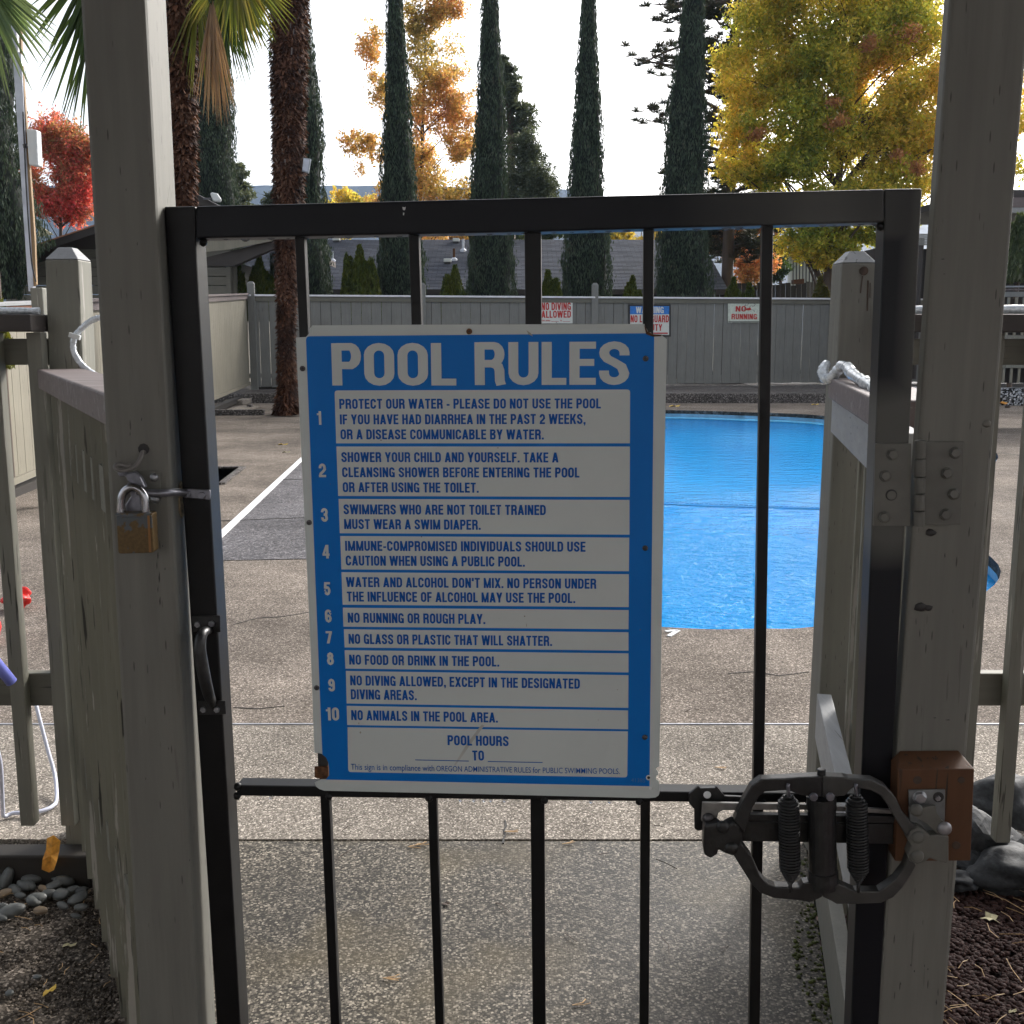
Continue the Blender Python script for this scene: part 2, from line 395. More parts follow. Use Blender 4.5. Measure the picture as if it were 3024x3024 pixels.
# ================================================================== SETTING: ground, deck, pool
def sheet(name, pts, mat, z=None, parent=None, holes=(), kind=None, thick=0.0, label=None):
    bm = bmesh.new(); loops = [pts] + list(holes); es = []
    for lp in loops:
        vs_ = [bm.verts.new((p[0], p[1], p[2] if z is None else z)) for p in lp]
        for i in range(len(vs_)): es.append(bm.edges.new((vs_[i], vs_[(i + 1) % len(vs_)])))
    bmesh.ops.triangle_fill(bm, use_beauty=True, use_dissolve=False, edges=es, normal=(0, 0, 1))
    bmesh.ops.recalc_face_normals(bm, faces=bm.faces)
    for f in bm.faces:
        if f.normal.z < 0: f.normal_flip()
    if thick:
        V = [tuple(v.co) for v in bm.verts]; F = [tuple(v.index for v in f.verts) for f in bm.faces]
        n = len(V); m = MB(); bm.verts.index_update(); be = []
        F = [tuple(v.index for v in f.verts) for f in bm.faces]
        for e in bm.edges:
            if len(e.link_faces) == 1: be.append((e.verts[0].index, e.verts[1].index))
        m.v = [tuple(v.co) for v in bm.verts] + [(v.co.x, v.co.y, v.co.z - thick) for v in bm.verts]
        m.f = F + [(a, b, n + b, n + a) for a, b in be]
        bm.free(); o = m.build(name, mat, parent, label=label, kind=kind); return fix_normals(o)
    me = bpy.data.meshes.new(name); bm.to_mesh(me); bm.free()
    if parent is not None:
        off = children_offset(parent)
        me.transform(Matrix.Translation(-off))
    o = link_mesh(name, me, mat, parent)
    return tag(o, label=label, kind=kind)
def catmull(P, n=8, closed=True):
    P = [Vector(p) for p in P]; m = len(P); out = []
    for i in range(m if closed else m - 1):
        g = (lambda k: P[k % m]) if closed else (lambda k: P[max(0, min(m - 1, k))])
        p0, p1, p2, p3 = g(i - 1), g(i), g(i + 1), g(i + 2)
        for k in range(n):
            t = k / n
            out.append(0.5 * ((2*p1) + (p2 - p0)*t + (2*p0 - 5*p1 + 4*p2 - p3)*t*t + (3*p1 - p0 - 3*p2 + p3)*t*t*t))
    if not closed: out.append(P[-1])
    return out
LP0, LP1 = Vector((-1.19, 2.80, 0)), Vector((-0.565, 1.60, 0))        # line of the left return fence
RP0, RP1 = Vector((0.80, 2.70, 0)), Vector((0.565, 1.55, 0))
DX0, DX1, DY0, DY1 = -14.0, 16.0, -4.0, 22.5
pool_pts = catmull([G(2024,1855), G(2250,1856), G(2402,1851), (2.25,5.45,0), (2.93,6.35,0), (3.3,7.8,0), (4.35,10.2,0), (5.8,12.9,0), (6.2,15.6,0),
                    G(2434,1228), G(2200,1217), G(1966,1211), (1.4,20.2,0), (.4,18,0), (.2,14,0), (.0,10,0), (-.35,7.6,0), (-.3,6,0), (.2,5.3,0)], 6)
pool_pts = [Vector((p.x, p.y, 0)) for p in pool_pts]
pit = [G(560,1383), G(717,1383), G(655,1431), G(500,1431)]
deck = thing('pool_deck', (0, 10, 0), kind='structure')
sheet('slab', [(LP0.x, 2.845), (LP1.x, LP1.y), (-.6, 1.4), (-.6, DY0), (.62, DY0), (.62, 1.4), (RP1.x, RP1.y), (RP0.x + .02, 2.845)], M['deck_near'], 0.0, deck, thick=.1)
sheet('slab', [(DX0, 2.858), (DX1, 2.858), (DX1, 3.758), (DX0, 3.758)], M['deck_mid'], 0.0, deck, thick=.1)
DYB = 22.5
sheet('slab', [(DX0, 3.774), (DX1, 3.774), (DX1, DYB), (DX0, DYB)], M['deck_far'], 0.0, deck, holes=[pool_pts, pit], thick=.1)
sheet('joint_filler', [(DX0, 2.84), (DX1, 2.84), (DX1, 2.86), (DX0, 2.86)], M['jointdark'], -.022, deck)
sheet('joint_filler', [(DX0, 3.75), (DX1, 3.75), (DX1, 3.78), (DX0, 3.78)], M['jointdark'], -.022, deck)
jb = MB(); jb.box((0, 3.768, -.003), (20, .005, .012)); jb.build('joint_strip', M['silverpole'], deck)
padp = [G(588,1657), G(888,1367), G(1000,1262), G(1300,1262), G(1300,1645)]
pad = sheet('rubber_pad', padp, M['pad'], .004, deck)
for a, b in ((G(640,1540), G(1200,1520)), (G(830,1418), G(1200,1410))):
    jm = MB(); jm.beam(Vector((a.x, a.y, .005)), Vector((b.x, b.y, .005)), .012, .004); jm.build('joint_line', M['jointdark'], deck)
a, b = padp[0], padp[1]; d = (b - a).normalized(); nn = Vector((-d.y, d.x, 0)) * .035; c = padp[2]
lm = MB(); lm.beam(Vector((a.x, a.y, .006)) + nn, Vector((c.x, c.y, .006)) + nn, .055, .012); lm.build('white_edge_line', M['whiteline'], deck)
pm = MB(); zz = Vector((0, 0, -.25))
pm.ringprism([p + Vector((0, 0, -.005)) for p in pit], [Vector((p.x * .999 + .001, p.y, 0)) for p in pit], zz)
pm.prism([p + zz for p in pit], (0, 0, -.02)); pm.build('drain_pit', M['jointdark'], deck)
rm = MB()
for i in range(4):
    a, b = pit[i], pit[(i + 1) % 4]; rm.beam(Vector((a.x, a.y, .012)), Vector((b.x, b.y, .012)), .06, .02)
rm.build('pit_rim', M['kerbstone'], deck)
# raised terrace and kerb under the back fence
tm = MB(); tm.box((1, 29.26, .05), (30, 13.5, .3)); t_ = tm.build('terrace', M['kerbstone'], None, kind='structure', bevel=.02)
# the ground round the deck reaches the horizon
gm = MB(); B = 4000; z = -.012
gm.add([(-B,-B,z),(B,-B,z),(B,DY0,z),(-B,DY0,z)], [(0,1,2,3)])
gm.add([(-B,DY0,z),(DX0,DY0,z),(DX0,DYB,z),(-B,DYB,z)], [(0,1,2,3)])
gm.add([(DX1,DY0,z),(B,DY0,z),(B,DYB,z),(DX1,DYB,z)], [(0,1,2,3)])
gm.add([(-B,DYB,z),(B,DYB,z),(B,B,z),(-B,B,z)], [(0,1,2,3)])
gm.build('ground', M['dirtfar'], None, kind='structure')
# pool
def water_mat():
    m, nt, b, o = new_mat('pool_water')
    g = N(nt, 'ShaderNodeNewGeometry'); sp = N(nt, 'ShaderNodeSeparateXYZ'); nt.links.new(g.outputs['Position'], sp.inputs[0])
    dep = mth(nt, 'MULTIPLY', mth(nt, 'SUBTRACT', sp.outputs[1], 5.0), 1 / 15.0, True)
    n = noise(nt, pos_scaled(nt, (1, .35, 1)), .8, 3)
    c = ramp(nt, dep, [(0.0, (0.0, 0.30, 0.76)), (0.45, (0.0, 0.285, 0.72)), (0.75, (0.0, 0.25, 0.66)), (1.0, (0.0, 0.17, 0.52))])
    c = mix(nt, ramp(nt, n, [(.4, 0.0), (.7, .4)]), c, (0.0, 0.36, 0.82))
    nt.links.new(c, b.inputs['Base Color']); b.inputs['Roughness'].default_value = 0.04; b.inputs['IOR'].default_value = 1.33; b.inputs['Specular IOR Level'].default_value = .22
    w1 = noise(nt, pos_scaled(nt, (4, 9, 3)), 1.0, 2, .5); w2 = noise(nt, pos_scaled(nt, (17, 32, 9)), 1.0, 4, .65)
    amp = ramp(nt, dep, [(0.0, 1.0), (0.28, .8), (.42, .2), (1.0, .06)])
    h = mth(nt, 'MULTIPLY', mth(nt, 'ADD', w1, mth(nt, 'MULTIPLY', w2, .6)), amp)
    bump(nt, b, h, 1.0, .07); return m
M['water'] = water_mat()
pool = thing('swimming_pool', (3, 12, 0), kind='structure')
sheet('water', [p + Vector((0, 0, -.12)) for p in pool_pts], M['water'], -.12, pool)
wm = MB(); n = len(pool_pts)
V = [p for p in pool_pts] + [p + Vector((0, 0, -1.5)) for p in pool_pts]
wm.add([p + Vector((0, 0, -.001)) for p in V], [(i, (i + 1) % n, n + (i + 1) % n, n + i) for i in range(n)])
wm.build('basin_wall', M['tile'], pool)
# tile band at the water line
wc = Vector((2.8, 12, 0)); band = MB()
V = []
for zt in (-.065, -.118):
    for p in pool_pts:
        q = p + (wc - p).normalized() * .012; V.append((q.x, q.y, zt))
band.add(V, [(i, (i + 1) % n, n + (i + 1) % n, n + i) for i in range(n)]); band.build('tile_band', plain('pale_blue_tile', (.18, .38, .55), .3, 0, 6, .3), pool)
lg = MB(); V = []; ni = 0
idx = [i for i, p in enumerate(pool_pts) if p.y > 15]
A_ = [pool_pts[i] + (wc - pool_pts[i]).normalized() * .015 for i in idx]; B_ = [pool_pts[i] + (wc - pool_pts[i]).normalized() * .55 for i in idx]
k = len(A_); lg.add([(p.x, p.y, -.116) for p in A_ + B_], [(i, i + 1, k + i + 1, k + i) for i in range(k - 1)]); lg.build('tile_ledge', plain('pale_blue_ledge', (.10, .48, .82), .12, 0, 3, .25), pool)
st_ = MB(); q = G(2010, 1262, -.115); st_.add([(q.x - 1.5 + 1.3 * math.cos(t / 10 * 3.14159), q.y + .2 - 1.4 * math.sin(t / 10 * 3.14159), -.1165) for t in range(11)], [tuple(range(11))]); st_.build('step_shelf', plain('pale_step', (.03, .38, .80), .15, 0, 3, .3), pool)
fl = MB(); p0, p1 = G(1700, 1478, -.115), G(2560, 1506, -.115); fl.tube([p0, (p0 + p1) / 2 + Vector((0, -.08, 0)), p1], .0045, 6); rp = fl.build('float_rope', plain('pale_blue_rope', (.02, .3, .68), .5), None, label='thin rope line floating across the blue swimming pool')
tag(rp, cat='rope')
hk = MB()
for i in range(60):
    t = i / 59; q = p0.lerp(p1, t); a = random.uniform(-.5, .5); hk.beam(q + Vector((0, 0, .008)), q + Vector((.03 * math.cos(a), .03 * math.sin(a) - .02, .010)), .005, .005)
hk.build('rope_twist', plain('blue_twist', (.01, .22, .55), .5), rp, kind='stuff')
for pts, wd in ([(1486,2492),(1487,2478),(1493,2466),(1489,2452),(1495,2440),(1492,2424)], .006), ([(690,1845),(760,1826),(830,1822),(930,1806)], .006), ([(2150,1990),(2230,1984),(2300,1996),(2390,1985)], .004), ([(2600,1330),(2760,1345),(2960,1338),(3020,1346)], .012), ([(690,2090),(760,2094),(840,2086)], .003):
    cm = MB()
    for p, q in zip(pts, pts[1:]):
        a, b = G(*p), G(*q); cm.beam(Vector((a.x, a.y, .001)), Vector((b.x, b.y, .001)), wd * random.uniform(.5, 1), .003)
    cm.build('crack', M['jointdark'], deck)
# painted depth number on the deck
sm = MB(); a, b, c = G(1966,1866), G(2003,1863), G(1975,1880)
for p, q in ((a, b), (b, c)): sm.beam(Vector((p.x, p.y, .003)), Vector((q.x, q.y, .003)), .022, .004)
sm.build('depth_number', M['whiteline'], deck)
# garden beds outside the fence (lower than the deck)
def bumpy(name, x0, x1, y0, y1, inside, z, amp, mat, step, kind='structure'):
    from mathutils import noise as nz
    nx, ny = int((x1 - x0) / step) + 1, int((y1 - y0) / step) + 1; V = []; idx = {}; F = []
    for j in range(ny):
        for i in range(nx):
            x, y = x0 + i * step, y0 + j * step
            if inside(x, y):
                idx[i, j] = len(V); V.append((x, y, z + amp * nz.noise(Vector((x * 9, y * 9, 3))) + amp * .5 * nz.noise(Vector((x * 40, y * 40, 1)))))
    for j in range(ny - 1):
        for i in range(nx - 1):
            k = [(i, j), (i+1, j), (i+1, j+1), (i, j+1)]
            if all(q in idx for q in k): F.append(tuple(idx[q] for q in k))
    m = MB(); m.v = V; m.f = F; return m.build(name, mat, None, kind=kind, smooth=True)
def left_of(x, y, pad=.03):
    t = (y - LP1.y) / (LP0.y - LP1.y); xl = LP1.x + (LP0.x - LP1.x) * max(0, t); return x < xl - pad + .09
def right_of(x, y, pad=0.0):
    t = (y - RP1.y) / (RP0.y - RP1.y); xl = RP1.x + (RP0.x - RP1.x) * max(0, t); return x > xl + pad
bumpy('soil', -3.2, -.5, .8, 2.78, lambda x, y: left_of(x, y), -.092, .02, M['soil'], .02)
bumpy('lava_bed', .5, 3.2, .8, 2.86, lambda x, y: right_of(x, y), -.07, .02, M['lava'], .025)
sheet('soil', [(DX0, DY0), (-.6, DY0), (-.6, 1.4), (-.7, .82), (-3.15, .82), (-3.15, 2.77), (DX0, 2.77)], M['soil'], -.1, kind='structure')
sheet('lava_bed', [(.62, DY0), (DX1, DY0), (DX1, 2.855), (3.15, 2.855), (3.15, .82), (.62, .82)], M['lava'], -.075, kind='structure')
# loose lava stones and needles
def scatter_mesh(name, n, region, rad, mat, seed, zf, flat=.7, label=None, cat=None):
    rr = np.random.default_rng(seed); ico = bmesh.new(); bmesh.ops.create_icosphere(ico, subdivisions=1, radius=1)
    bv = np.array([v.co[:] for v in ico.verts]); bf = np.array([[v.index for v in f.verts] for f in ico.faces]); ico.free()
    V = []; F = []; k = 0
    while k < n:
        x, y = rr.uniform(region[0], region[1]), rr.uniform(region[2], region[3])
        if not zf(x, y)[0]: continue
        r = rad * rr.uniform(.5, 1.5); q = bv * (1 + rr.uniform(-.3, .3, (len(bv), 1))) * r * np.array([rr.uniform(.7, 1.3), rr.uniform(.7, 1.3), flat])
        a = rr.uniform(0, 6.28); R = np.array([[math.cos(a), -math.sin(a), 0], [math.sin(a), math.cos(a), 0], [0, 0, 1]])
        V.append(q @ R.T + np.array([x, y, zf(x, y)[1] + r * .2])); F.append(bf + k * len(bv)); k += 1
    V = np.concatenate(V); F = np.concatenate(F); me = bpy.data.meshes.new(name)
    me.vertices.add(len(V)); me.vertices.foreach_set('co', V.astype(np.float32).ravel())
    me.loops.add(F.size); me.loops.foreach_set('vertex_index', F.ravel().astype(np.int32)); me.polygons.add(len(F)); me.polygons.foreach_set('loop_start', np.arange(0, F.size, 3, dtype=np.int32)); me.update(calc_edges=True)
    o = link_mesh(name, me, mat); return tag(o, label, cat, kind='stuff')
scatter_mesh('lava_gravel', 20000, (.55, 1.75, 1.6, 2.84), .0065, M['lava'], 3, lambda x, y: (right_of(x, y, .03), -.062), label='dark red lava rock mulch right of the gate', cat='gravel')
scatter_mesh('soil_crumbs', 14000, (-1.75, -.6, 1.6, 2.76), .0035, M['soil'], 4, lambda x, y: (left_of(x, y, .05), -.09), label='crumbly dark soil left of the gate', cat='soil')
def needles(name, n, region, test, z, mat, label, seed, L=.035, cat='litter'):
    rr = random.Random(seed); m = MB(); k = 0
    while k < n:
        x, y = rr.uniform(region[0], region[1]), rr.uniform(region[2], region[3])
        if not test(x, y): continue
        k += 1; a = rr.uniform(0, 3.14); l = L * rr.uniform(.4, 1.5); zc = z + rr.uniform(0, .012); b = rr.uniform(-.5, .5)
        p = Vector((x, y, zc)); q = p + Vector((math.cos(a), math.sin(a), rr.uniform(-.1, .3))) * l; r = q + Vector((math.cos(a + b), math.sin(a + b), rr.uniform(-.3, .1))) * l
        m.tube([p, q, r], .0011, 3, False)
    return tag(m.build(name, mat, None), label, cat, kind='stuff')
needles('pine_needles', 260, (.6, 1.7, 1.6, 2.7), lambda x, y: right_of(x, y, .05), -.05, M['straw'], 'dry tan pine needles scattered on the red lava rock', 5)
needles('dry_twigs', 130, (-1.7, -.6, 1.6, 2.7), lambda x, y: left_of(x, y, .06), -.082, M['straw'], 'dry pale twigs scattered on the dark soil', 6, .02)
needles('fallen_needles', 34, (-.5, .75, 2.05, 4.5), lambda x, y: True, .003, M['twig'], 'dark needles scattered on the concrete deck beyond the gate', 8, .03)
scatter_mesh('moss', 200, (.60, .86, 1.75, 2.75), .0045, M['moss'], 12, lambda x, y: (0.0 < RP1.x + (RP0.x-RP1.x)*(y-RP1.y)/(RP0.y-RP1.y) - x < .05 + .02*math.sin(y*9), 0.0), label='green moss clumps growing along the foot of the right fence', cat='moss')

# sleeper at the edge of the left bed
sb = MB(); sb.box((-2.6, 2.805, -.09), (2.9, .075, .17)); tag(sb.build('timber_sleeper', M['sleeper'], bevel=.006), 'dark weathered timber edging board below the left picket fence', 'edging')
# cobbles
cob = [(20,2610,75),(35,2600,0),(120,2593,40),(95,2608,60),(175,2567,55),(190,2615,60),(215,2612,0),(155,2630,60),(70,2628,55),(45,2640,52),(10,2650,50),(110,2665,62),(180,2655,70),(185,2685,40),(130,2635,38),(230,2665,60),(240,2690,45),(35,2705,78),(0,2690,50),(120,2700,45),(100,2672,50),(60,2655,38),(20,2575,40),(-10,2608,55),(85,2625,50),(212,2640,44),(165,2603,40),(28,2942,34),(110,2895,36),(142,2650,50),(60,2597,40),(5,2720,45),(225,2715,34),(240,2640,40)]
for i, (px, py, w) in enumerate(cob):
    if w == 0: continue
    p = G(px, py - 6, -.078); r = w / 3200 * p.y * .54; rr = random.Random(i)
    m = MB(); m.blob((0, 0, 0), (r, r * rr.uniform(.5, .75), r * rr.uniform(.35, .5)), 3, .12, i)
    o = m.build('river_stone', M['cobble_warm'] if i in (10, 19, 14) else M['cobble'], None, smooth=True)
    o.location = p + Vector((0, 0, r * .25)); o.rotation_euler = (rr.uniform(-.3, .3), rr.uniform(-.35, .35), rr.uniform(-.7, .7))
    if px == 20 and py == 2610: o.rotation_euler = (.2, -1.2, .3)
    warm = i in (10, 19, 14)
    tag(o, 'warm tan river stone among the grey cobbles below the picket fence' if warm else 'smooth grey river stone in the cobbles below the left picket fence', 'stone', 'river stones beside the left fence')
    sp_lab = {0: 'grey river stone standing on end against the dark edging board', 9999: ''}.get(i)
    if sp_lab: o['label'] = sp_lab
    if w == 78: o['label'] = 'biggest flat grey river stone at the left end of the front row'
    if w in (34, 36) and py > 2800: o['label'] = 'lone pale grey stone on the soil, ' + ('nearer the left edge of the photo' if px < 60 else 'just below the small yellow leaf side')
# big basalt rocks right
rocks = [((2990,2440,0),(.16,.12,.10),'dark rounded rock behind the others under the right picket fence post',3,None),
         ((2890,2520,0),(.115,.09,.085),'grey faceted rock between the cedar block and the dark rounded rock',5,None),
         ((3010,2590,0),(.15,.10,.055),'flat grey rock nearest the lava gravel at the right edge of the photo',8,None),
         ((2845,2470,0),(.035,.03,.085),'small upright pointed rock just right of the cedar block',11,None),
         ((2842,2608,0),(.055,.04,.02),'small flat pale stone at the edge of the lava rock beside the right gate post',13,None)]
for i, ((px, py, _), r, lab, sd_, _n) in enumerate(rocks):
    p = G(px, py, -.04); m = MB(); m.blob((0, 0, 0), r, 4, .6, sd_)
    o = m.build('rock', M['basalt'], None, smooth=i % 2 == 0); o.location = p + Vector((0, 0, r[2] * .35)); o.rotation_euler = (0, (.0, .1, .15, -.25, 0)[i], i * 1.3 if i < 3 else 0)
    tag(o, lab, 'rock', 'rocks right of the gate')
# leaves
def leaf(px, py, z, size, mat, lab, stand=0.0, rz=0.0, shape='oval', P=None):
    p = G(px, py, z) if P is None else P
    n = 10; V = [(0, 0, 0)]; rr = random.Random(int(px))
    for i in range(n):
        a = 2 * math.pi * i / n
        if shape == 'oval': r = size * (.5 + .5 * abs(math.cos(a)) ** 1.5) * (1 + rr.uniform(-.12, .12)); V.append((r * math.cos(a), r * math.sin(a) * .55, size * .18 * math.cos(3 * a)))
        else: r = size * (1 if i % 2 == 0 else .48); V.append((r * math.cos(a), r * math.sin(a), size * .2 * math.sin(2 * a)))
    m = MB(); m.add(V, [(0, 1 + i, 1 + (i + 1) % n) for i in range(n)])
    o = m.build('fallen_leaf', mat, None, smooth=False); o.location = p
    sl = o.modifiers.new('thick', 'SOLIDIFY'); sl.thickness = .0006
    o.rotation_euler = (0, -stand, rz) if not stand else (math.pi / 2, -stand, rz)
    return tag(o, lab, 'leaf', 'fallen leaves')
leaf(150, 2525, -.05, .06, M['leaf_org'], 'orange yellow leaf standing against the dark edging board', 1.35, .1, P=U(150, 2527, 2.74))
leaf(205, 2790, -.08, .018, M['leaf_pale'], 'pale leaf scrap lying on the dark soil by the slatted fence', 0, .3)
leaf(145, 2925, -.08, .02, M['leaf_yel'], 'small yellow leaf on the dark soil, lowest at the left', 0, 1.2)
leaf(2925, 2710, -.05, .026, M['leaf_pale'], 'pale star shaped leaf on the dark red lava rock', 0, .4, 'star')
leaf(2990, 2985, -.05, .012, M['leaf_pale'], 'tiny white leaf scrap on the lava rock near the bottom right', 0, .4)
leaf(2950, 1188, .0, .12, M['leaf_org'], 'curled orange leaf below the white speckled kerb', 0, .1, 'star', P=U(2955, 1190, 16.6))
leaf(1992, 1199, .01, .12, M['leaf_yel'], 'yellow leaf on the far deck beyond the pool, nearest the blue sign', 0, .3)
leaf(2407, 1194, .01, .09, M['leaf_yel'], 'yellow leaf on the far deck beside the right short post', 0, .3)
leaf(1317, 2668, .004, .012, M['twig'], 'small dark curled leaf on the wet slab behind the gate bars', 0, .3, 'star')
leaf(835, 1312, .004, .07, M['leaf_yel'], 'yellow leaf on the tan deck near the palm tree', 0, .2)
leaf(845, 1335, .004, .06, M['leaf_pale'], 'pale leaf on the tan deck between the palm and the white line', 0, .1)
for i, (px, py) in enumerate([(1225,2495),(1205,2500),(660,2392),(1490,2455),(2110,2265),(1660,2492),(1690,2968),(1130,2888)]):
    m = MB(); p = G(px, py, .004); rr = random.Random(i)
    for k in range(3):
        a = rr.uniform(-.9, .9); q = p + Vector((math.cos(a), math.sin(a) * .5, .05)) * .026; m.tube([p, q, q + Vector((math.cos(a + .5), math.sin(a + .5), -.05)) * .015], .0009, 4)
    tag(m.build('twig', M['straw'], None), ('dry twig on the slab joint right of the second lower bar', 'second dry twig on the joint beside the second lower bar', 'dry twig between the latch stile and the sign bottom', 'dry twig above the joint left of the middle lower bar', 'dry twig on the deck just left of the fifth bar, above the closer', 'dry twig on the joint between middle and fourth lower bars', 'dry twig on the wet slab, lowest and right of the middle bar', 'dry twig on the wet slab between first and second lower bars')[i], 'twig', 'twigs on the deck')
# ================================================================== FENCES, POSTS
def edge_post(name, pl, left, right, z0, z1, depth, mat, off=0.0, back=None, label=None, cat='post', bevel=.004, cap=None, group=None):
    """upright post whose front face lies on plane pl, edges through photograph points"""
    def at(e, z):
        a, b = pl(*e[0], off), pl(*e[1], off); t = (z - a.z) / (b.z - a.z); return a + (b - a) * t
    n = -pl.n; w = (at(right, 0) - at(left, 0)).length
    lo = [at(left, z0), at(right, z0)]; hi = [at(left, z1), at(right, z1)]
    bv = Vector(back) if back is not None else n * depth
    lo += [lo[1] + bv, lo[0] + bv]; hi += [hi[1] + bv, hi[0] + bv]
    root = thing(name, (lo[0] + lo[2]) / 2, label, cat, group)
    m = MB(); m.add(lo + hi, [(0,3,2,1),(4,5,6,7),(0,1,5,4),(1,2,6,5),(2,3,7,6),(3,0,4,7)])
    m.build('shaft', mat, root, bevel=bevel)
    if cap:
        c = sum(hi, Vector()) / 4; tp = [c + (p - c) * .42 + Vector((0, 0, cap)) for p in hi]
        m = MB(); hi2 = [p + Vector((0, 0, .0005)) for p in hi]
        m.add(hi2 + tp, [(0,3,2,1),(4,5,6,7),(0,1,5,4),(1,2,6,5),(2,3,7,6),(3,0,4,7)]); m.build('bevelled_top', M['whitewood'] if name == 'short_post' else mat, root, bevel=.002)
    return root, at
ltall, lat = edge_post('tall_post', LPOST, ((235, 0), (352, 2000)), ((430, 0), (533, 2000)), -.13, 2.36, .093, M['post'], bevel=.006,
                       label='tall taupe wooden post on the latch side, with the padlock on it')
rtall, rat = edge_post('tall_post', GATE, ((2806, 0), (2663, 2000)), ((3046, 0), (2875.5, 2000)), -.08, 2.36, .03, M['post'], bevel=.005,
                       label='tall taupe wooden post on the hinge side, carrying the gate closer')
SPL = Plane((-1, 2.85, 0), (1, 2.85, 0)); SPR = Plane((-1, 2.75, 0), (1, 2.75, 0))
def at_y(x, y, pl, off=0): return pl(x, y, off)
lsh, _ = edge_post('short_post', SPL, ((132, 766), (144, 1100)), ((231, 766), (246, 1100)), -.13, SPL(180, 766).z, .089, M['slat'], cap=.032,
                   label='short weathered post left of the gate with a rope light tied to it')
rsh, _ = edge_post('short_post', SPR, ((2487, 776), (2422.6, 2000)), ((2591, 776), (2520, 2000)), 0, SPR(2530, 776).z, .089, M['post'], cap=.03,
                   label='short weathered post right of the gate with a dark knot and cracks')
km = MB(); kp = SPR(2551, 800, .001); km.disc(kp, SPR.n, .011, .002, 14); ko = km.build('knot', M['twig'], rsh)
for (x0, y0, x1, y1, w) in ((2547, 815, 2541, 866, 3), (2563, 828, 2561, 918, 4), (2570, 835, 2569, 880, 2)):
    c = MB(); c.beam(SPR(x0, y0, .0005), SPR(x1, y1, .0005), w / 3200 * 2.7, .002, SPR.n); c.build('crack', M['twig'], rsh)
# --- left return fence: slats seen edge-on, cap on top
lf = thing('slatted_fence', (LP0 + LP1) / 2, 'weathered vertical board fence running from short post to latch post', 'fence')
dl = (LP1 - LP0).normalized(); Ll = (LP1 - LP0).length; nl = Vector((dl.y, -dl.x, 0))      # towards the outside (left/front)
if nl.x > 0: nl = -nl
capL = [Plane(LP0, LP1)]
PLF = Plane(LP0, LP1)
zt0, zt1 = 1.30, 1.235
cz0, cz1 = SPL(140, 1087).z, SPL(140, 1087).z - .02
nsl = 10; pitch = Ll / nsl
for i in range(nsl):
    t0 = i * pitch + .004; w = pitch * .93; mx = LP0 + dl * (t0 + w / 2); f = (t0 + w / 2) / Ll; mx.z = 0
    off = random.uniform(-.003, .003); z0 = .035 - .16 * f; a = random.uniform(-.05, .05) + .03; m = MB()
    mz = (cz0 - .05 + z0) / 2; ang = math.atan2(dl.y, dl.x) - .03 + a * .4
    m.box((mx.x + .045 + off, mx.y, mz), (.085, .024, cz0 - .05 - z0), -.03 + a * .6); m.build('board', M['slat_inner'], lf, bevel=.002)
m = MB(); a, b = LP0 - nl * .03, LP1 - nl * .03
m.beam(Vector((a.x, a.y, cz0 - .026)), Vector((b.x, b.y, cz0 - .026)), .11, .05); m.build('cap_board', M['cap'], lf, bevel=.004)
for zz_ in (1.12, .3):
    m = MB(); a, b = LP0 - nl * .025, LP1 - nl * .025; m.beam(Vector((a.x, a.y, zz_)), Vector((b.x, b.y, zz_)), .038, .085); m.build('rail', M['rail'], lf)
# --- right return fence: inner side with rails seen
rf = thing('slatted_fence', (RP0 + RP1) / 2, 'vertical board fence with pale inner rails behind the hinge side of the gate', 'fence')
rf['group'] = lf['group'] = 'return fences either side of the gate'
dr = (RP1 - RP0).normalized(); Lr = (RP1 - RP0).length; nr = Vector((dr.y, -dr.x, 0))
if nr.x > 0: nr = -nr                                                # towards the walkway
capz = SPR(2480, 1112).z
nsr = 9; pr = Lr / nsr
for i in range(nsr - 2):
    t0 = i * pr; mx = RP0 + dr * (t0 + pr * .45); m = MB()
    z0 = -.02; m.box((mx.x - nr.x * .10, mx.y - nr.y * .10, (capz - .05 + z0) / 2), (.085, .012, capz - .05 - z0), -.05); m.build('board', M['slat'], rf, bevel=.0015)
m = MB(); a, b = RP0 - nr * .05, RP0.lerp(RP1, .80) - nr * .05; m.beam(Vector((a.x, a.y, capz - .026)), Vector((b.x, b.y, capz - .026)), .13, .05); m.build('cap_board', M['cap'], rf, bevel=.004)
zr = SPR(2480, 1212).z
m = MB(); a, b = RP0 - nr * .01, RP1 - nr * .01; m.beam(Vector((a.x, a.y, zr)), Vector((b.x, b.y, zr)), .03, .10); m.build('rail', M['whitewood'], rf, bevel=.002)
m = MB(); m.beam(Vector((a.x, a.y, .42)), Vector((b.x, b.y, .42)), .036, .12); m.build('rail', M['whitewood'], rf, bevel=.002)
m = MB(); m.beam(Vector((a.x, a.y, .09)), Vector((b.x, b.y, .09)), .03, .16); m.build('kick_board', M['post'], rf, bevel=.002)
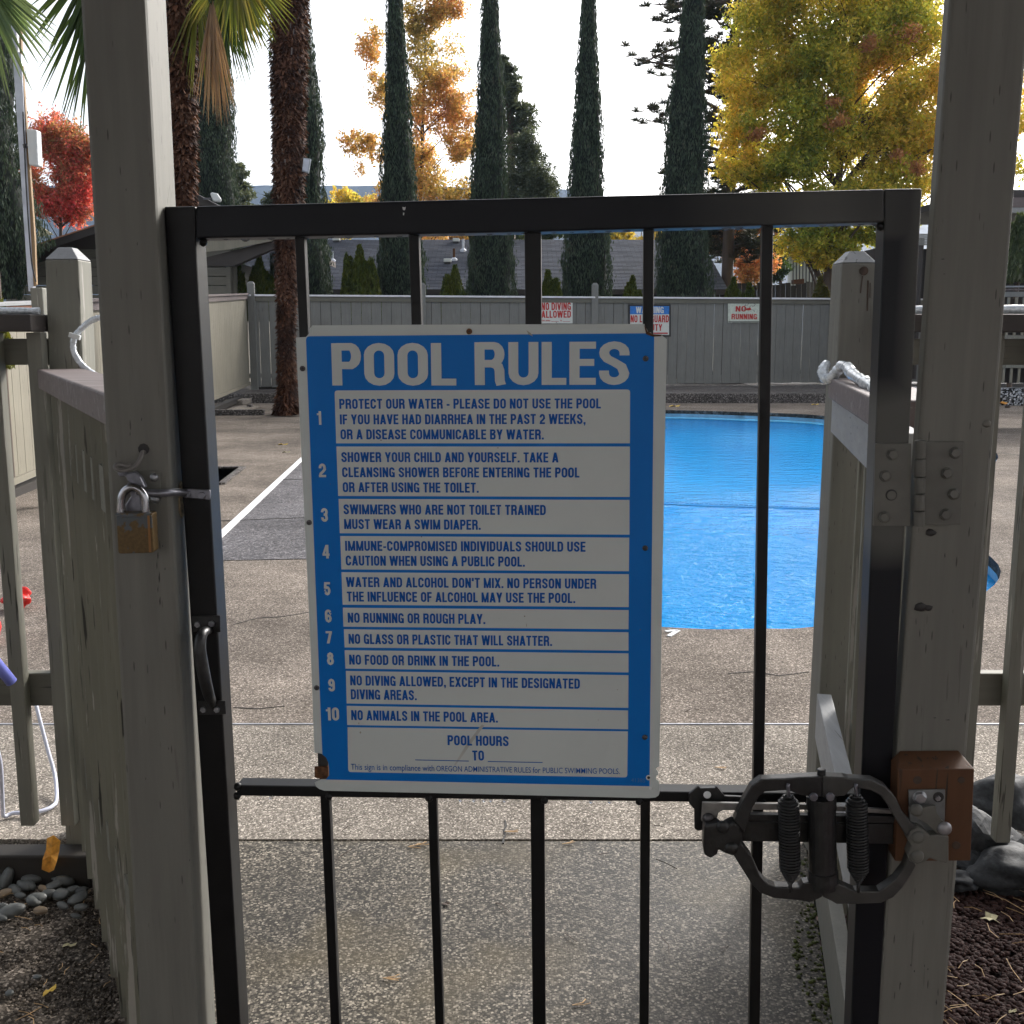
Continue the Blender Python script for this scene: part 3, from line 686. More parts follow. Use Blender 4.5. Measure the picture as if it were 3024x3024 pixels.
# --- picket fences left and right of the gate, outside
def picket_fence(pl, px_pickets, xs, label, off_z=0.0):
    fr = thing('picket_fence', Vector(((xs[0] + xs[1]) / 2, pl.a.y, 0)), label, 'fence', 'picket fences beside the gate'); Y = pl.a.y
    zc = pl(50, 929).z + off_z
    m = MB(); m.box(((xs[0] + xs[1]) / 2, Y - .02, zc - .022), (abs(xs[1] - xs[0]), .13, .044)); m.build('cap_board', M['darkcap'], fr, bevel=.004)
    for y0, y1 in ((1000, 1078), (1990, 2086)):
        z1_, z0_ = pl(50, y0).z + off_z, pl(50, y1).z + off_z; m = MB(); m.box(((xs[0] + xs[1]) / 2, Y + .02, (z0_ + z1_) / 2), (abs(xs[1] - xs[0]) - .002, .034, z1_ - z0_)); m.build('rail', M['rail'], fr, bevel=.003)
    for X in px_pickets:
        m = MB(); m.box((X, Y - .018, (zc - .046 + .06) / 2), (.038, .037, zc - .046 - .06)); m.build('picket', M['slat'], fr, bevel=.002)
    return fr, zc
xa = SPL(117, 1000).x; pf1, zcl = picket_fence(SPL, [xa - .112 * i for i in range(7)], (xa - .85, SPL(133, 950).x), 'picket fence with dark cap board and lower rail, left of the gate')
xb = SPR(2984, 1960).x; pf2, zcr = picket_fence(SPR, [xb + .112 * i for i in range(-2, 6)], (SPR(2593, 950).x + .01, xb + .8), 'picket fence with dark cap board and lower rail, right of the gate')
# rope lights
def rope(name, pts, r, lab, n=10, wob=.0):
    p = catmull(pts, 8, False); rr = random.Random(3); rs = [r * (1 + rr.uniform(-wob, wob)) for _ in p]
    m = MB(); m.tube(p, rs, n); return tag(m.build(name, M['rope'], None, smooth=True), lab, 'rope light', 'rope lights on the fence caps')
Y = 2.85 - .02
r1 = rope('rope_light', [Vector((xa - .85, Y, zcl + .009)), Vector((xa - .3, Y, zcl + .01)), Vector((SPL(133, 950).x - .004, Y, zcl + .009))], .009, 'clear rope light lying along the cap of the left picket fence', wob=.12)
w_ = Plane((-1, 2.80, 0), (1, 2.80, 0))
r2 = rope('rope_light', [w_(300, 938), w_(285, 940), w_(262, 952), w_(236, 975), w_(219, 998), w_(216, 1025), w_(222, 1048), w_(240, 1075), w_(262, 1094), w_(290, 1112)], .0075, 'clear rope light looping down from the left short post to the cap', wob=.1)
tm_ = MB(); a = w_(205, 988, .01); b = w_(237, 998, .01); tm_.beam(a, b, .012, .011, (0, 1, 0)); tag(tm_.build('tie_clip', M['whiteplastic'], r2, bevel=.001))
Yr = 2.73; r3 = rope('rope_light', [Vector((SPR(2600, 950).x, Yr, zcr + .01)), Vector((xb, Yr, zcr + .012)), Vector((xb + .8, Yr, zcr + .01))], .011, 'bright rope light along the cap of the right picket fence', wob=.15)
w2 = Plane((-1, 2.68, 0), (1, 2.68, 0))
def rl(x, y, Yq): return U(x, y, Yq)
r4 = rope('rope_light', [rl(2441, 1074, 2.74), rl(2430, 1092, 2.70), rl(2434, 1114, 2.68), rl(2450, 1120, 2.66), rl(2466, 1104, 2.63), rl(2484, 1082, 2.60), rl(2502, 1084, 2.52), rl(2516, 1104, 2.4), rl(2545, 1124, 2.25), rl(2575, 1142, 2.1), rl(2620, 1180, 1.9)], .011, 'bulky frosted rope light curling off the right fence cap', wob=.3)
# --- back fence, one board at a time
BF0, BF1 = U(736, 1000, 24.1), U(2440, 1000, 26.5); BF0.z = BF1.z = 0
PBF = Plane(BF0, BF1); db = PBF.d
bf = thing('back_fence', (BF0 + BF1) / 2, 'long grey board fence along the far side of the pool', 'fence')
def on(s): return BF0 + db * s
Ltot = (BF1 - BF0).length; ztop = PBF(1500, 874).z
pitchb = PBF.d.dot(PBF(1628, 1000) - PBF(1600, 1000)); zb = PBF(1500, 1137).z
s = -.0; k = 0
bmesh_cache = {}
Lend = Ltot + 7.5
zcap = ztop - .0
while s < Lend:
    key = k % 5; w = pitchb - (.006, .012, .007, .016, .009)[key]
    if key not in bmesh_cache:
        m = MB(); m.box((0, 0, (zcap - .14 + zb) / 2), (w, .02, zcap - .14 - zb)); o = m.build('board', M['fence'], bf, origin=(0, 0, 0)); bmesh_cache[key] = o.data
    else: o = link_mesh('board', bmesh_cache[key], None, bf)
    c = on(s + pitchb / 2); o.location = c - bf.location + Vector((0, 0, random.uniform(-.008, .008))); o.rotation_euler = (0, random.uniform(-.0015, .0015), math.atan2(db.y, db.x))
    s += pitchb; k += 1
m = MB(); a, b = on(-.05), on(Lend); m.beam(a + PBF.n * .0 + Vector((0, 0, zcap - .022)), b + Vector((0, 0, zcap - .022)), .16, .04); m.build('cap_board', wood('wet_pale_cap', (.75, .75, .78), 'x', .2, False, rough=.25), bf, bevel=.006)
m = MB(); m.beam(a + PBF.n * .02 + Vector((0, 0, zcap - .095)), b + PBF.n * .02 + Vector((0, 0, zcap - .095)), .045, .10); m.build('rail', M['rail'], bf)
m = MB(); m.beam(a - PBF.n * .04 + Vector((0, 0, zb + .25)), b - PBF.n * .04 + Vector((0, 0, zb + .25)), .04, .09); m.build('rail', M['rail'], bf)
for px, py in ((2289/1.932*0+1757, 842), (1247, 842), (742, 838), (2900, 842)):
    c = PBF(px, 870, .03); m = MB(); w = .1; zt = PBF(px, py, .03).z
    m.box((c.x, c.y, (zt + .2) / 2), (w * 1.5, .1, zt - .2)); hi = [Vector((c.x + dx * .075, c.y + dy * .05, zt)) for dx, dy in ((-1,-1),(1,-1),(1,1),(-1,1))]
    tp = [Vector((c.x + dx * .04, c.y + dy * .025, zt + .05)) for dx, dy in ((-1,-1),(1,-1),(1,1),(-1,1))]
    m.add(hi + tp, [(4,5,6,7),(0,1,5,4),(1,2,6,5),(2,3,7,6),(3,0,4,7)]); m.build('post', M['fence'], bf)
# dark timbers and stored things under the back fence
for x0, x1, y0, y1 in ((2037, 2130, 1146, 1160), (2130, 2238, 1141, 1160), (2275, 2408, 1137, 1159), (1950, 1990, 1143, 1160), (2990, 3060, 1140, 1160), (745, 850, 1138, 1150)):
    a, b = PBF(x0, y1, -.25), PBF(x1, y0, -.25); m = MB(); m.box(((a.x + b.x) / 2, (a.y + b.y) / 2, (.2 + b.z) / 2), (b.x - a.x, .12, max(.05, b.z - .2)))
    tag(m.build('timber_beam', M['timber'], bevel=.008), 'dark timber lying under the gap of the grey back fence', 'timber', 'timbers under the back fence')
m = MB(); m.box((PBF(2100, 1150, -1.3).x, PBF(2100, 1150, -1.3).y, .33), (1.7, .3, .26)); tag(m.build('storage_bin', M['whiteplastic'], bevel=.03), 'pale grey bin behind the gap under the back fence', 'bin')
# --- side fence on the left, lit boards
SF0, SF1 = Vector((-4.47 + .0946 * 2.2, 7.84, 0)), Vector((BF0.x - .03, BF0.y - .02, 0))
sf = thing('side_fence', (SF0 + SF1) / 2, 'sunlit beige board fence running along the left side of the deck', 'fence')
Ls = (SF1 - SF0).length; ds = (SF1 - SF0).normalized(); ns = Vector((ds.y, -ds.x, 0)); ns = ns if ns.x > 0 else -ns
def ztop_s(f): return 1.60 + (2.28 - 1.60) * f
def zbot_s(f): return .06 + (.30 - .06) * f
nb = int(Ls / .2)
for i in range(nb):
    f = (i + .5) / nb; c = SF0 + ds * (f * Ls); m = MB(); z0, z1 = zbot_s(f), ztop_s(f) - .06
    m.box((c.x, c.y, (z0 + z1) / 2), (Ls / nb - (.006 if i % 3 else .012), .02, z1 - z0), math.atan2(ds.y, ds.x)); m.build('board', M['fence_side'], sf)
for i in range(6):
    f0, f1 = i / 6, (i + 1) / 6; a, b = SF0 + ds * Ls * f0, SF0 + ds * Ls * (f1 - .0008)
    m = MB(); m.beam(a + Vector((0, 0, ztop_s(f0) - .01)), b + Vector((0, 0, ztop_s(f1) - .01)), .15, .035); m.build('cap_board', M['cap'] if i else M['whitewood'], sf, bevel=.004)
    m = MB(); m.beam(a + ns * .03 + Vector((0, 0, ztop_s(f0) - .075)), b + ns * .03 + Vector((0, 0, ztop_s(f1) - .075)), .03, .085); m.build('trim_board', M['copper_board'] if i == 0 else M['cap'], sf)
    m = MB(); m.beam(a + ns * .03 + Vector((0, 0, zbot_s(f0) + .04)), b + ns * .03 + Vector((0, 0, zbot_s(f1) + .04)), .03, .06); m.build('bottom_rail', M['fence_side'], sf)
pp = SF0 + ds * (Ls * .03); m = MB(); m.box((pp.x - .09, pp.y, 1.0), (.12, .12, 1.9)); 
p_ = U(114, 850, 8.9); m2 = MB(); m2.box((p_.x, p_.y, (p_.z + .1) / 2), (.10, .10, p_.z - .1)); m2.build('post', M['slat'], sf, bevel=.01)
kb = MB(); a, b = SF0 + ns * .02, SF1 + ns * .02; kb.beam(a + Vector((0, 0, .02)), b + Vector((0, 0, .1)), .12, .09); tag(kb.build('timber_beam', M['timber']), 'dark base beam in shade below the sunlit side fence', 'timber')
# steps and soil square at the far palm
for (x0, y0, x1, y1, h, lab) in ((650, 1222, 760, 1207, .05, 'low tan concrete step beside the palm bed, nearest the gate'), (668, 1196, 768, 1184, .10, 'square drain cover slab below the sunlit fence'), (740, 1175, 815, 1160, .16, 'pale concrete step behind the palm trunk')):
    a, b = G(x0, y0), G(x1, y1); m = MB(); m.box(((a.x + b.x) / 2, (a.y + b.y) / 2, h / 2 + .004), (abs(b.x - a.x), abs(b.y - a.y) + .3, h)); tag(m.build('concrete_step', M['deck_mid'], bevel=.01), lab, 'step', 'concrete steps by the palm')
a = G(835, 1228); bb = MB(); bb.blob((a.x + .35, a.y + .35, -.02), (.85, .6, .07), 3, .3, 4); tag(bb.build('planting_soil', M['soil'], smooth=True, kind='structure'))
for i, (px, py) in enumerate(((706,1226),(738,1210))):
    p = G(px, py); m = MB(); m.box((p.x, p.y, .05), (.9 if i == 0 else .1, .1, .1)); tag(m.build('bed_edging', M['kerbstone'], bevel=.01), ('front' if i == 0 else 'side') + ' edging stone of the palm planting bed', 'edging')
# --- fence, kerb and carport at the far right
RF = Plane((6, 17, 0), (9, 16.6, 0))
bfr = thing('balustrade_fence', RF(3040, 1150), 'low fence with pale balusters behind the right picket fence', 'fence')
def rbox(name, x0, x1, y0, y1, th, mat, par, off=0.0, bevel=0):
    a, b = RF(x0, y1, off), RF(x1, y0, off); m = MB(); q = [RF(x0, y1, off), RF(x1, y1, off), RF(x1, y0, off), RF(x0, y0, off)]
    zlo, zhi = min(a.z, b.z), max(a.z, b.z); lx, rx = RF(x0, (y0 + y1) / 2, off), RF(x1, (y0 + y1) / 2, off)
    m.prism([Vector((lx.x, lx.y, zlo)), Vector((rx.x, rx.y, zlo)), Vector((rx.x, rx.y, zhi)), Vector((lx.x, lx.y, zhi))], -RF.n * th); return m.build(name, mat, par, bevel=bevel)
rbox('cap_board', 2800, 3500, 841, 849, .14, M['whitewood'], bfr, .07)
rbox('trim_board', 2800, 3500, 850, 858, .04, M['cap'], bfr, .03)
rbox('rail', 2800, 3500, 859, 877, .03, M['fence'], bfr, .02)
for i in range(24): rbox('baluster', 2830 + i * 23, 2837 + i * 23, 878, 1130, .04, M['fence_side'], bfr)
rbox('lower_board', 2800, 3500, 990, 1086, .02, M['slat'], bfr, .025)
rbox('backing', 2800, 3500, 880, 1130, .02, M['timber'], bfr, -.2)
o = rbox('speckled_kerb', 2700, 3600, 1150, 1196, .3, M['speckkerb'], None, .15, .02); tag(o, 'kerb with white speckled paint at the foot of the balustrade fence', 'kerb')
cp = thing('carport', U(3050, 900, 24), 'dark open carport with purple brown fascia behind the right fence', 'carport')
CPP = Plane((8, 24, 0), (14, 24, 0))
def cbox(name, x0, x1, y0, y1, th, mat, par=cp, pl=CPP, off=0, bevel=0):
    a, b = pl(x0, y1, off), pl(x1, y0, off); m = MB(); yy = (a.y + b.y) / 2
    m.box(((a.x + b.x) / 2, yy + th / 2, (a.z + b.z) / 2), (abs(b.x - a.x), th, abs(b.z - a.z))); return m.build(name, mat, par, bevel=bevel)
cbox('fascia', 2880, 3900, 583, 612, .1, M['cap']); cbox('beam', 2880, 3900, 613, 628, .2, M['whitewood'])
cbox('roof', 2880, 3900, 560, 582, 6, M['darkcap'], off=-.2)
cbox('back_wall', 2700, 3900, 735, 1000, .2, M['timber'], off=-5); cbox('side_wall', 2700, 2730, 700, 1120, 5, M['darkcap'], off=-.3)
for i in range(7): cbox('siding_board', 2708, 2760, 690 + i * 5, 694 + i * 5, .03, M['fence'], off=.02 + .002 * (i % 2))
for px in (3060, 3350, 3700): cbox('post', px, px + 14, 629, 1150, .15, M['slat'])
# ================================================================== GATE
gate = thing('metal_gate', GATE(1600, 2600), 'black square tube metal gate with thin upright bars carrying the blue rules sign', 'gate')
gate.location.z = .05
def slab(name, px, th, mat, parent, off=0.0, bevel=0.0, pl=GATE, label=None, smooth=False):
    P = [pl(x, y, off) for x, y in px]; m = MB(); m.prism(P, -pl.n * th); return fix_normals(m.build(name, mat, parent, bevel=bevel, label=label, smooth=smooth))
TB = .043
def gate_right_mat():
    m, nt, b, o = new_mat('black_paint_with_taupe_overspray')
    p = pos_scaled(nt, (1, 1, 1)); sp = N(nt, 'ShaderNodeSeparateXYZ'); nt.links.new(p, sp.inputs[0])
    n = noise(nt, p, 5, 2); zn = mth(nt, 'ADD', sp.outputs[2], mth(nt, 'MULTIPLY', mth(nt, 'SUBTRACT', n, .5), .12))
    f = ramp(nt, mth(nt, 'MULTIPLY', mth(nt, 'SUBTRACT', zn, .3), .77), [(0.30, 0.0), (0.36, 1.0)] )     # around the hinge
    zc = ramp(nt, mth(nt, 'MULTIPLY', mth(nt, 'ABSOLUTE', mth(nt, 'SUBTRACT', zn, 1.20)), 1.0), [(0.085, 1.0), (0.125, 0.0)])
    x0, x1 = GATE(2625, 1000).x, GATE(2700, 1000).x
    xr = ramp(nt, mth(nt, 'MULTIPLY', mth(nt, 'SUBTRACT', sp.outputs[0], x0 - .01), 1 / (x1 - x0 + .02), True), [(0.3, 0.0), (0.85, .9)])
    zt = ramp(nt, mth(nt, 'SUBTRACT', zn, 1.0), [(0.15, 0.0), (0.3, 1.0)]); xr = mth(nt, 'MULTIPLY', xr, zt)
    top = ramp(nt, mth(nt, 'ABSOLUTE', mth(nt, 'SUBTRACT', sp.outputs[0], GATE(2430, 610).x)), [(0.02, .8), (0.05, .6), (0.2, 0.0)])
    tz = ramp(nt, mth(nt, 'SUBTRACT', sp.outputs[2], GATE(2480, 670).z - .02), [(0.0, 0.0), (0.012, 1.0)]); top = mth(nt, 'MULTIPLY', top, tz)
    k = mth(nt, 'MAXIMUM', mth(nt, 'MAXIMUM', zc, xr), top)
    nt.links.new(mix(nt, k, (0.005, 0.006, 0.009), (0.085, 0.084, 0.076)), b.inputs['Base Color']); b.inputs['Roughness'].default_value = 0.42; b.inputs['Specular IOR Level'].default_value = .25; return m
M['gate_right'] = gate_right_mat()
def line_at(a, b, y): t = (y - a[1]) / (b[1] - a[1]); return (a[0] + (b[0] - a[0]) * t, y)
LO = ((483, 610), (639, 3024)); LI = ((577, 705), (709, 3024)); RO = ((2724, 556), (2597, 3000)); RI = ((2612, 656), (2514, 3000))
YB = 3560                                                            # bottom of the gate, below the frame
def ext(e, y): return line_at(e[0], e[1], y)
slab('hinge_stile', [(2612, 557.5), RO[0], ext(RO, YB), ext(RI, YB), RI[0]], TB, M['gate_right'], gate, bevel=.0025)
slab('latch_stile', [LO[0], (577, 609), LI[0], ext(LI, YB), ext(LO, YB)], TB, M['black'], gate, bevel=.0025)
slab('top_rail', [(578, 608.8), (2611, 558), (2611, 656), (1600, 684), (578, 704)], TB, M['gate_right'], gate, bevel=.0025)
slab('bottom_rail', [ext(LI, YB - 90), ext(RI, YB - 90), ext(RI, YB), ext(LI, YB)], TB, M['black'], gate, bevel=.0025)
bars = [((870, 700), (898, 700), (976, 3024), (1002, 3024)), ((1206, 692), (1236.5, 692), (1285, 3024), (1309.5, 3024)), ((1548.6, 688), (1598, 688), (1573, 3024), (1611, 3024)),
        ((1900.6, 678), (1931.7, 678), (1889, 3024), (1916, 3024)), ((2251.7, 668), (2284, 668), (2213, 3024), (2244, 3024))]
for k, (a, b, c, d) in enumerate(bars):
    slab('upright_bar', [line_at(a, c, 690 - k * 8), line_at(b, d, 690 - k * 8), line_at(b, d, YB - 92), line_at(a, c, YB - 92)], .016, M['black'], gate, off=-.012, bevel=.0012)
slab('middle_rail', [(697, 2319), (2010, 2339), (2560, 2345), (2560, 2372), (2010, 2369), (699, 2351)], .03, M['black'], gate, off=-.006, bevel=.002)
# weld beads where bars meet rails
wb = MB()
for (x, y) in ((702, 2322), (700, 2350), (972, 2352), (1267, 2357), (1608, 2362), (1888, 2366), (2224, 2368), (2252, 2366), (600, 715), (2600, 668)):
    wb.blob(GATE(x, y, -.008), (.006, .006, .006), 2, .3, x)
wb.build('weld_beads', M['black'], gate, smooth=True, kind='stuff')
# drops hanging under the rails
def glassdrop():
    m, nt, b, o = new_mat('water_drop'); b.inputs['Base Color'].default_value = (.9, .92, .95, 1); b.inputs['Roughness'].default_value = .03; b.inputs['Transmission Weight'].default_value = .9; b.inputs['IOR'].default_value = 1.33; return m
dm = MB(); rr = random.Random(4); x = 610
while x < 2590:
    y = 705 - (x - 578) * (49 / 2034) + rr.uniform(-1, 2); r = rr.uniform(.0028, .005); dm.blob(GATE(x, y + 1, -.02), (r * 1.5, r, r), 2, 0, 1); x += rr.uniform(35, 90)
for x in (800, 1360, 1400, 1430, 1450, 1490, 1745, 1800, 2318, 2340, 2360): dm.blob(GATE(x, 2354 + (x - 700) * .012, -.02), (.003, .003, .0035), 2, 0, 1)
dm.build('water_drops', glassdrop(), gate, smooth=True, kind='stuff')
# paint scuff on the top rail
for poly in ([(1188, 611), (1196, 612), (1194, 620), (1190, 620)], [(1198, 610), (1197, 618), (1193, 622), (1192, 618)], [(1190, 628), (1194, 628), (1193, 636), (1190, 635)]):
    slab('paint_chip', poly, .0004, M['farwhite'], gate, off=.0006)
# pull handle
hd = slab('handle', [(566, 1820), (650, 1818), (651, 1868), (568, 1866)], .003, M['blackmatte'], gate, off=.0035, bevel=.001)
hd2 = slab('handle', [(583, 2070), (665, 2070), (668, 2110), (586, 2112)], .003, M['blackmatte'], gate, off=.0035, bevel=.001)
gp = [(616, 1862, .004), (606, 1864, .022), (594, 1880, .036), (590, 1915, .042), (596, 1960, .042), (606, 2010, .04), (616, 2050, .032), (624, 2070, .018), (626, 2080, .004)]
m = MB(); m.tube(catmull([GATE(x, y, o) for x, y, o in gp], 6, False), [.0055 + .0035 * math.sin(math.pi * i / 48) for i in range(49)], 10); m.build('handle_grip', M['blackmatte'], hd, smooth=True)
for par, pts in ((hd, ((584, 1844), (625, 1842))), (hd2, ((601, 2095), (641, 2095)))):
    for x, y in pts: m = MB(); m.disc(GATE(x, y, .0035), GATE.n, .0048, .003, 6); m.build('bolt', M['zinc'], par)
# latch arm
la = slab('latch_arm', [(537, 1444), (556, 1443), (600, 1446), (620, 1447), (622, 1462), (619, 1476), (600, 1474), (560, 1471), (540, 1468)], .003, M['darksteel'], gate, off=.004, bevel=.001)
m = MB(); pts = [(545, 1456, .006), (525, 1454, .02), (500, 1455, .036), (465, 1457, .046), (430, 1455, .050), (402, 1450, .056)]
m.tube(catmull([GATE(x, y, o) for x, y, o in pts], 5, False), .0055, 10); m.build('arm_rod', M['darksteel'], la, smooth=True)
for x, y in ((554, 1459), (597, 1463)): m = MB(); m.disc(GATE(x, y, .0045), GATE.n, .0052, .003, 14); m.build('bolt', M['darksteel'], la)
# hinge
hg = slab('hinge', [(2584.6, 1310.6), (2691.7, 1309.5), (2688, 1553.8), (2578.9, 1552.8)], .0035, M['taupemetal'], gate, off=.004, bevel=.0006)
slab('leaf', [(2733, 1306), (2846, 1303), (2838, 1549), (2729, 1550)], .0035, M['taupemetal'], hg, off=.004, bevel=.0006)
kn = [(1304, 1355), (1355.5, 1408), (1409, 1458), (1459, 1509), (1510, 1556)]
for y0, y1 in kn:
    m = MB(); m.tube([GATE(2718 - (y0 - 1304) * .02, y0, .006), GATE(2718 - (y1 - 1304) * .02, y1 - 1.5, .006)], .0076, 14); m.build('knuckle', M['taupemetal'], hg, smooth=False, bevel=.0008)
m = MB(); m.blob(GATE(2718, 1304, .006), (.008, .008, .003), 2); m.build('pin_head', M['taupemetal'], hg, smooth=True)
for x, y in ((1182, 660), (1140, 783), (1132, 1018), (1540, 652), (1492, 768), (1530, 885), (1482, 1003)):
    x, y = 2024 + x / 1.932, 1000 + y / 1.932; m = MB(); m.disc(GATE(x, y, .004), GATE.n, .0085, .0015, 16); m.disc(GATE(x, y, .0055), GATE.n, .0072, .0048, 6); m.build('bolt', M['taupemetal'], hg, bevel=.0005)
m = MB(); m.disc(GATE(2632, 1461.5, .0042), GATE.n, .0078, .0006, 18); m.build('empty_hole', M['farblack'], hg)
m = MB(); m.disc(GATE(2633, 1463, .0046), GATE.n, .0062, .0004, 18); m.build('hole_backing', M['taupemetal'], hg)
# ================================================================== RULES SIGN
sign = thing('pool_rules_sign', GATE(1420, 1650, .005), 'large blue and white POOL RULES sign screwed to the black gate', 'sign')
SO = .0022
outl = [(874,997),(903.6,995),(914,983.6),(916,970),(922,961),(1200,959),(1903.5,956.8),(1906,966),(1915,980.6),(1922,982),(1930,990),(1944,988),(1954,989.5),(1969,1001.4),
        (1966,1180),(1962,1400),(1956,1700),(1950,2100),(1947,2263),(1941,2266),(1936,2270),(1944,2281),(1944,2288),(1938,2291),(1937,2301),(1945,2307),(1948,2340),(1945,2349),(1936,2355),(1915,2357),
        (1500,2347),(957,2335),(943,2330),(933,2322.6),(930,2311),(948,2302),(965,2302),(972,2290),(972,2269),(969,2250),(963,2237),(950,2226),(939,2223),(928.6,2224),(918.5,1947),(905,1650),(886,1263)]
slab('plate', outl, .0016, M['signwhite'], sign, off=SO, bevel=0)
def rrect(tl, tr, br, bl, rt=0, rb=0, n=5):
    """four photo corners to outline with rounded top / bottom corners"""
    P = [Vector(p).to_2d() if len(p) > 2 else Vector(p) for p in (tl, tr, br, bl)]; out = []
    for i in range(4):
        r = rt if i < 2 else rb; p = P[i]
        if not r: out.append((p.x, p.y)); continue
        a = (P[i - 1] - p).normalized() * r; b = (P[(i + 1) % 4] - p).normalized() * r
        for k in range(n + 1):
            t = k / n; q = p + a * (1 - t) ** 2 + b * t ** 2; out.append((q.x, q.y))
    return out
def Z1(x, y): return (850 + x * .59524, 930 + y * .59524)
def Z2(x, y): return (850 + x * .59524, 1650 + y * .59524)
blue = rrect((903, 993), (1932, 984), (1918, 2322), (957, 2302), 13, 0)
blue = [p for p in blue if True]
ib = blue.index((957, 2302)) if (957, 2302) in blue else len(blue) - 1
blue = blue[:ib] + [(962, 2302), (972, 2290), (972, 2269), (969, 2250), (963, 2237), (952, 2228), (947, 2110)]
slab('blue_field', blue, .0003, M['signblue'], sign, off=SO + .0003)
rows = [[Z1(232,375),Z1(1698,370),Z1(1697,637),Z1(240,637)],[Z1(241,653),Z1(1697,653),Z1(1696,903),Z1(250,898)],[Z1(252,913),Z1(1695,918),Z1(1695,1090),Z1(258,1083)],
        [Z1(260,1097),Z1(1694,1105),Z2(1692,62),Z2(266,53)],[Z2(266,67),Z2(1692,77),Z2(1691,240),Z2(272,228)],[Z2(273,243),Z2(1691,255),Z2(1690,350),Z2(276,337)],
        [Z2(278,350),Z2(1690,365),Z2(1690,456),Z2(282,440)],[Z2(282,454),Z2(1690,470),Z2(1690,564),Z2(286,545)],[Z2(288,557),Z2(1690,578),Z2(1689,740),Z2(292,718)],
        [Z2(292,730),Z2(1688,753),Z2(1688,846),Z2(295,825)],[Z2(296,836),Z2(1687,857),Z2(1684,1085),Z2(300,1058)]]
rowobj = []
for i, r in enumerate(rows):
    rowobj.append(slab('rule_panel', rrect(*r, rt=9 if i == 0 else 0, rb=9 if i == 10 else 0), .0003, M['signwhite'], sign, off=SO + .0006))
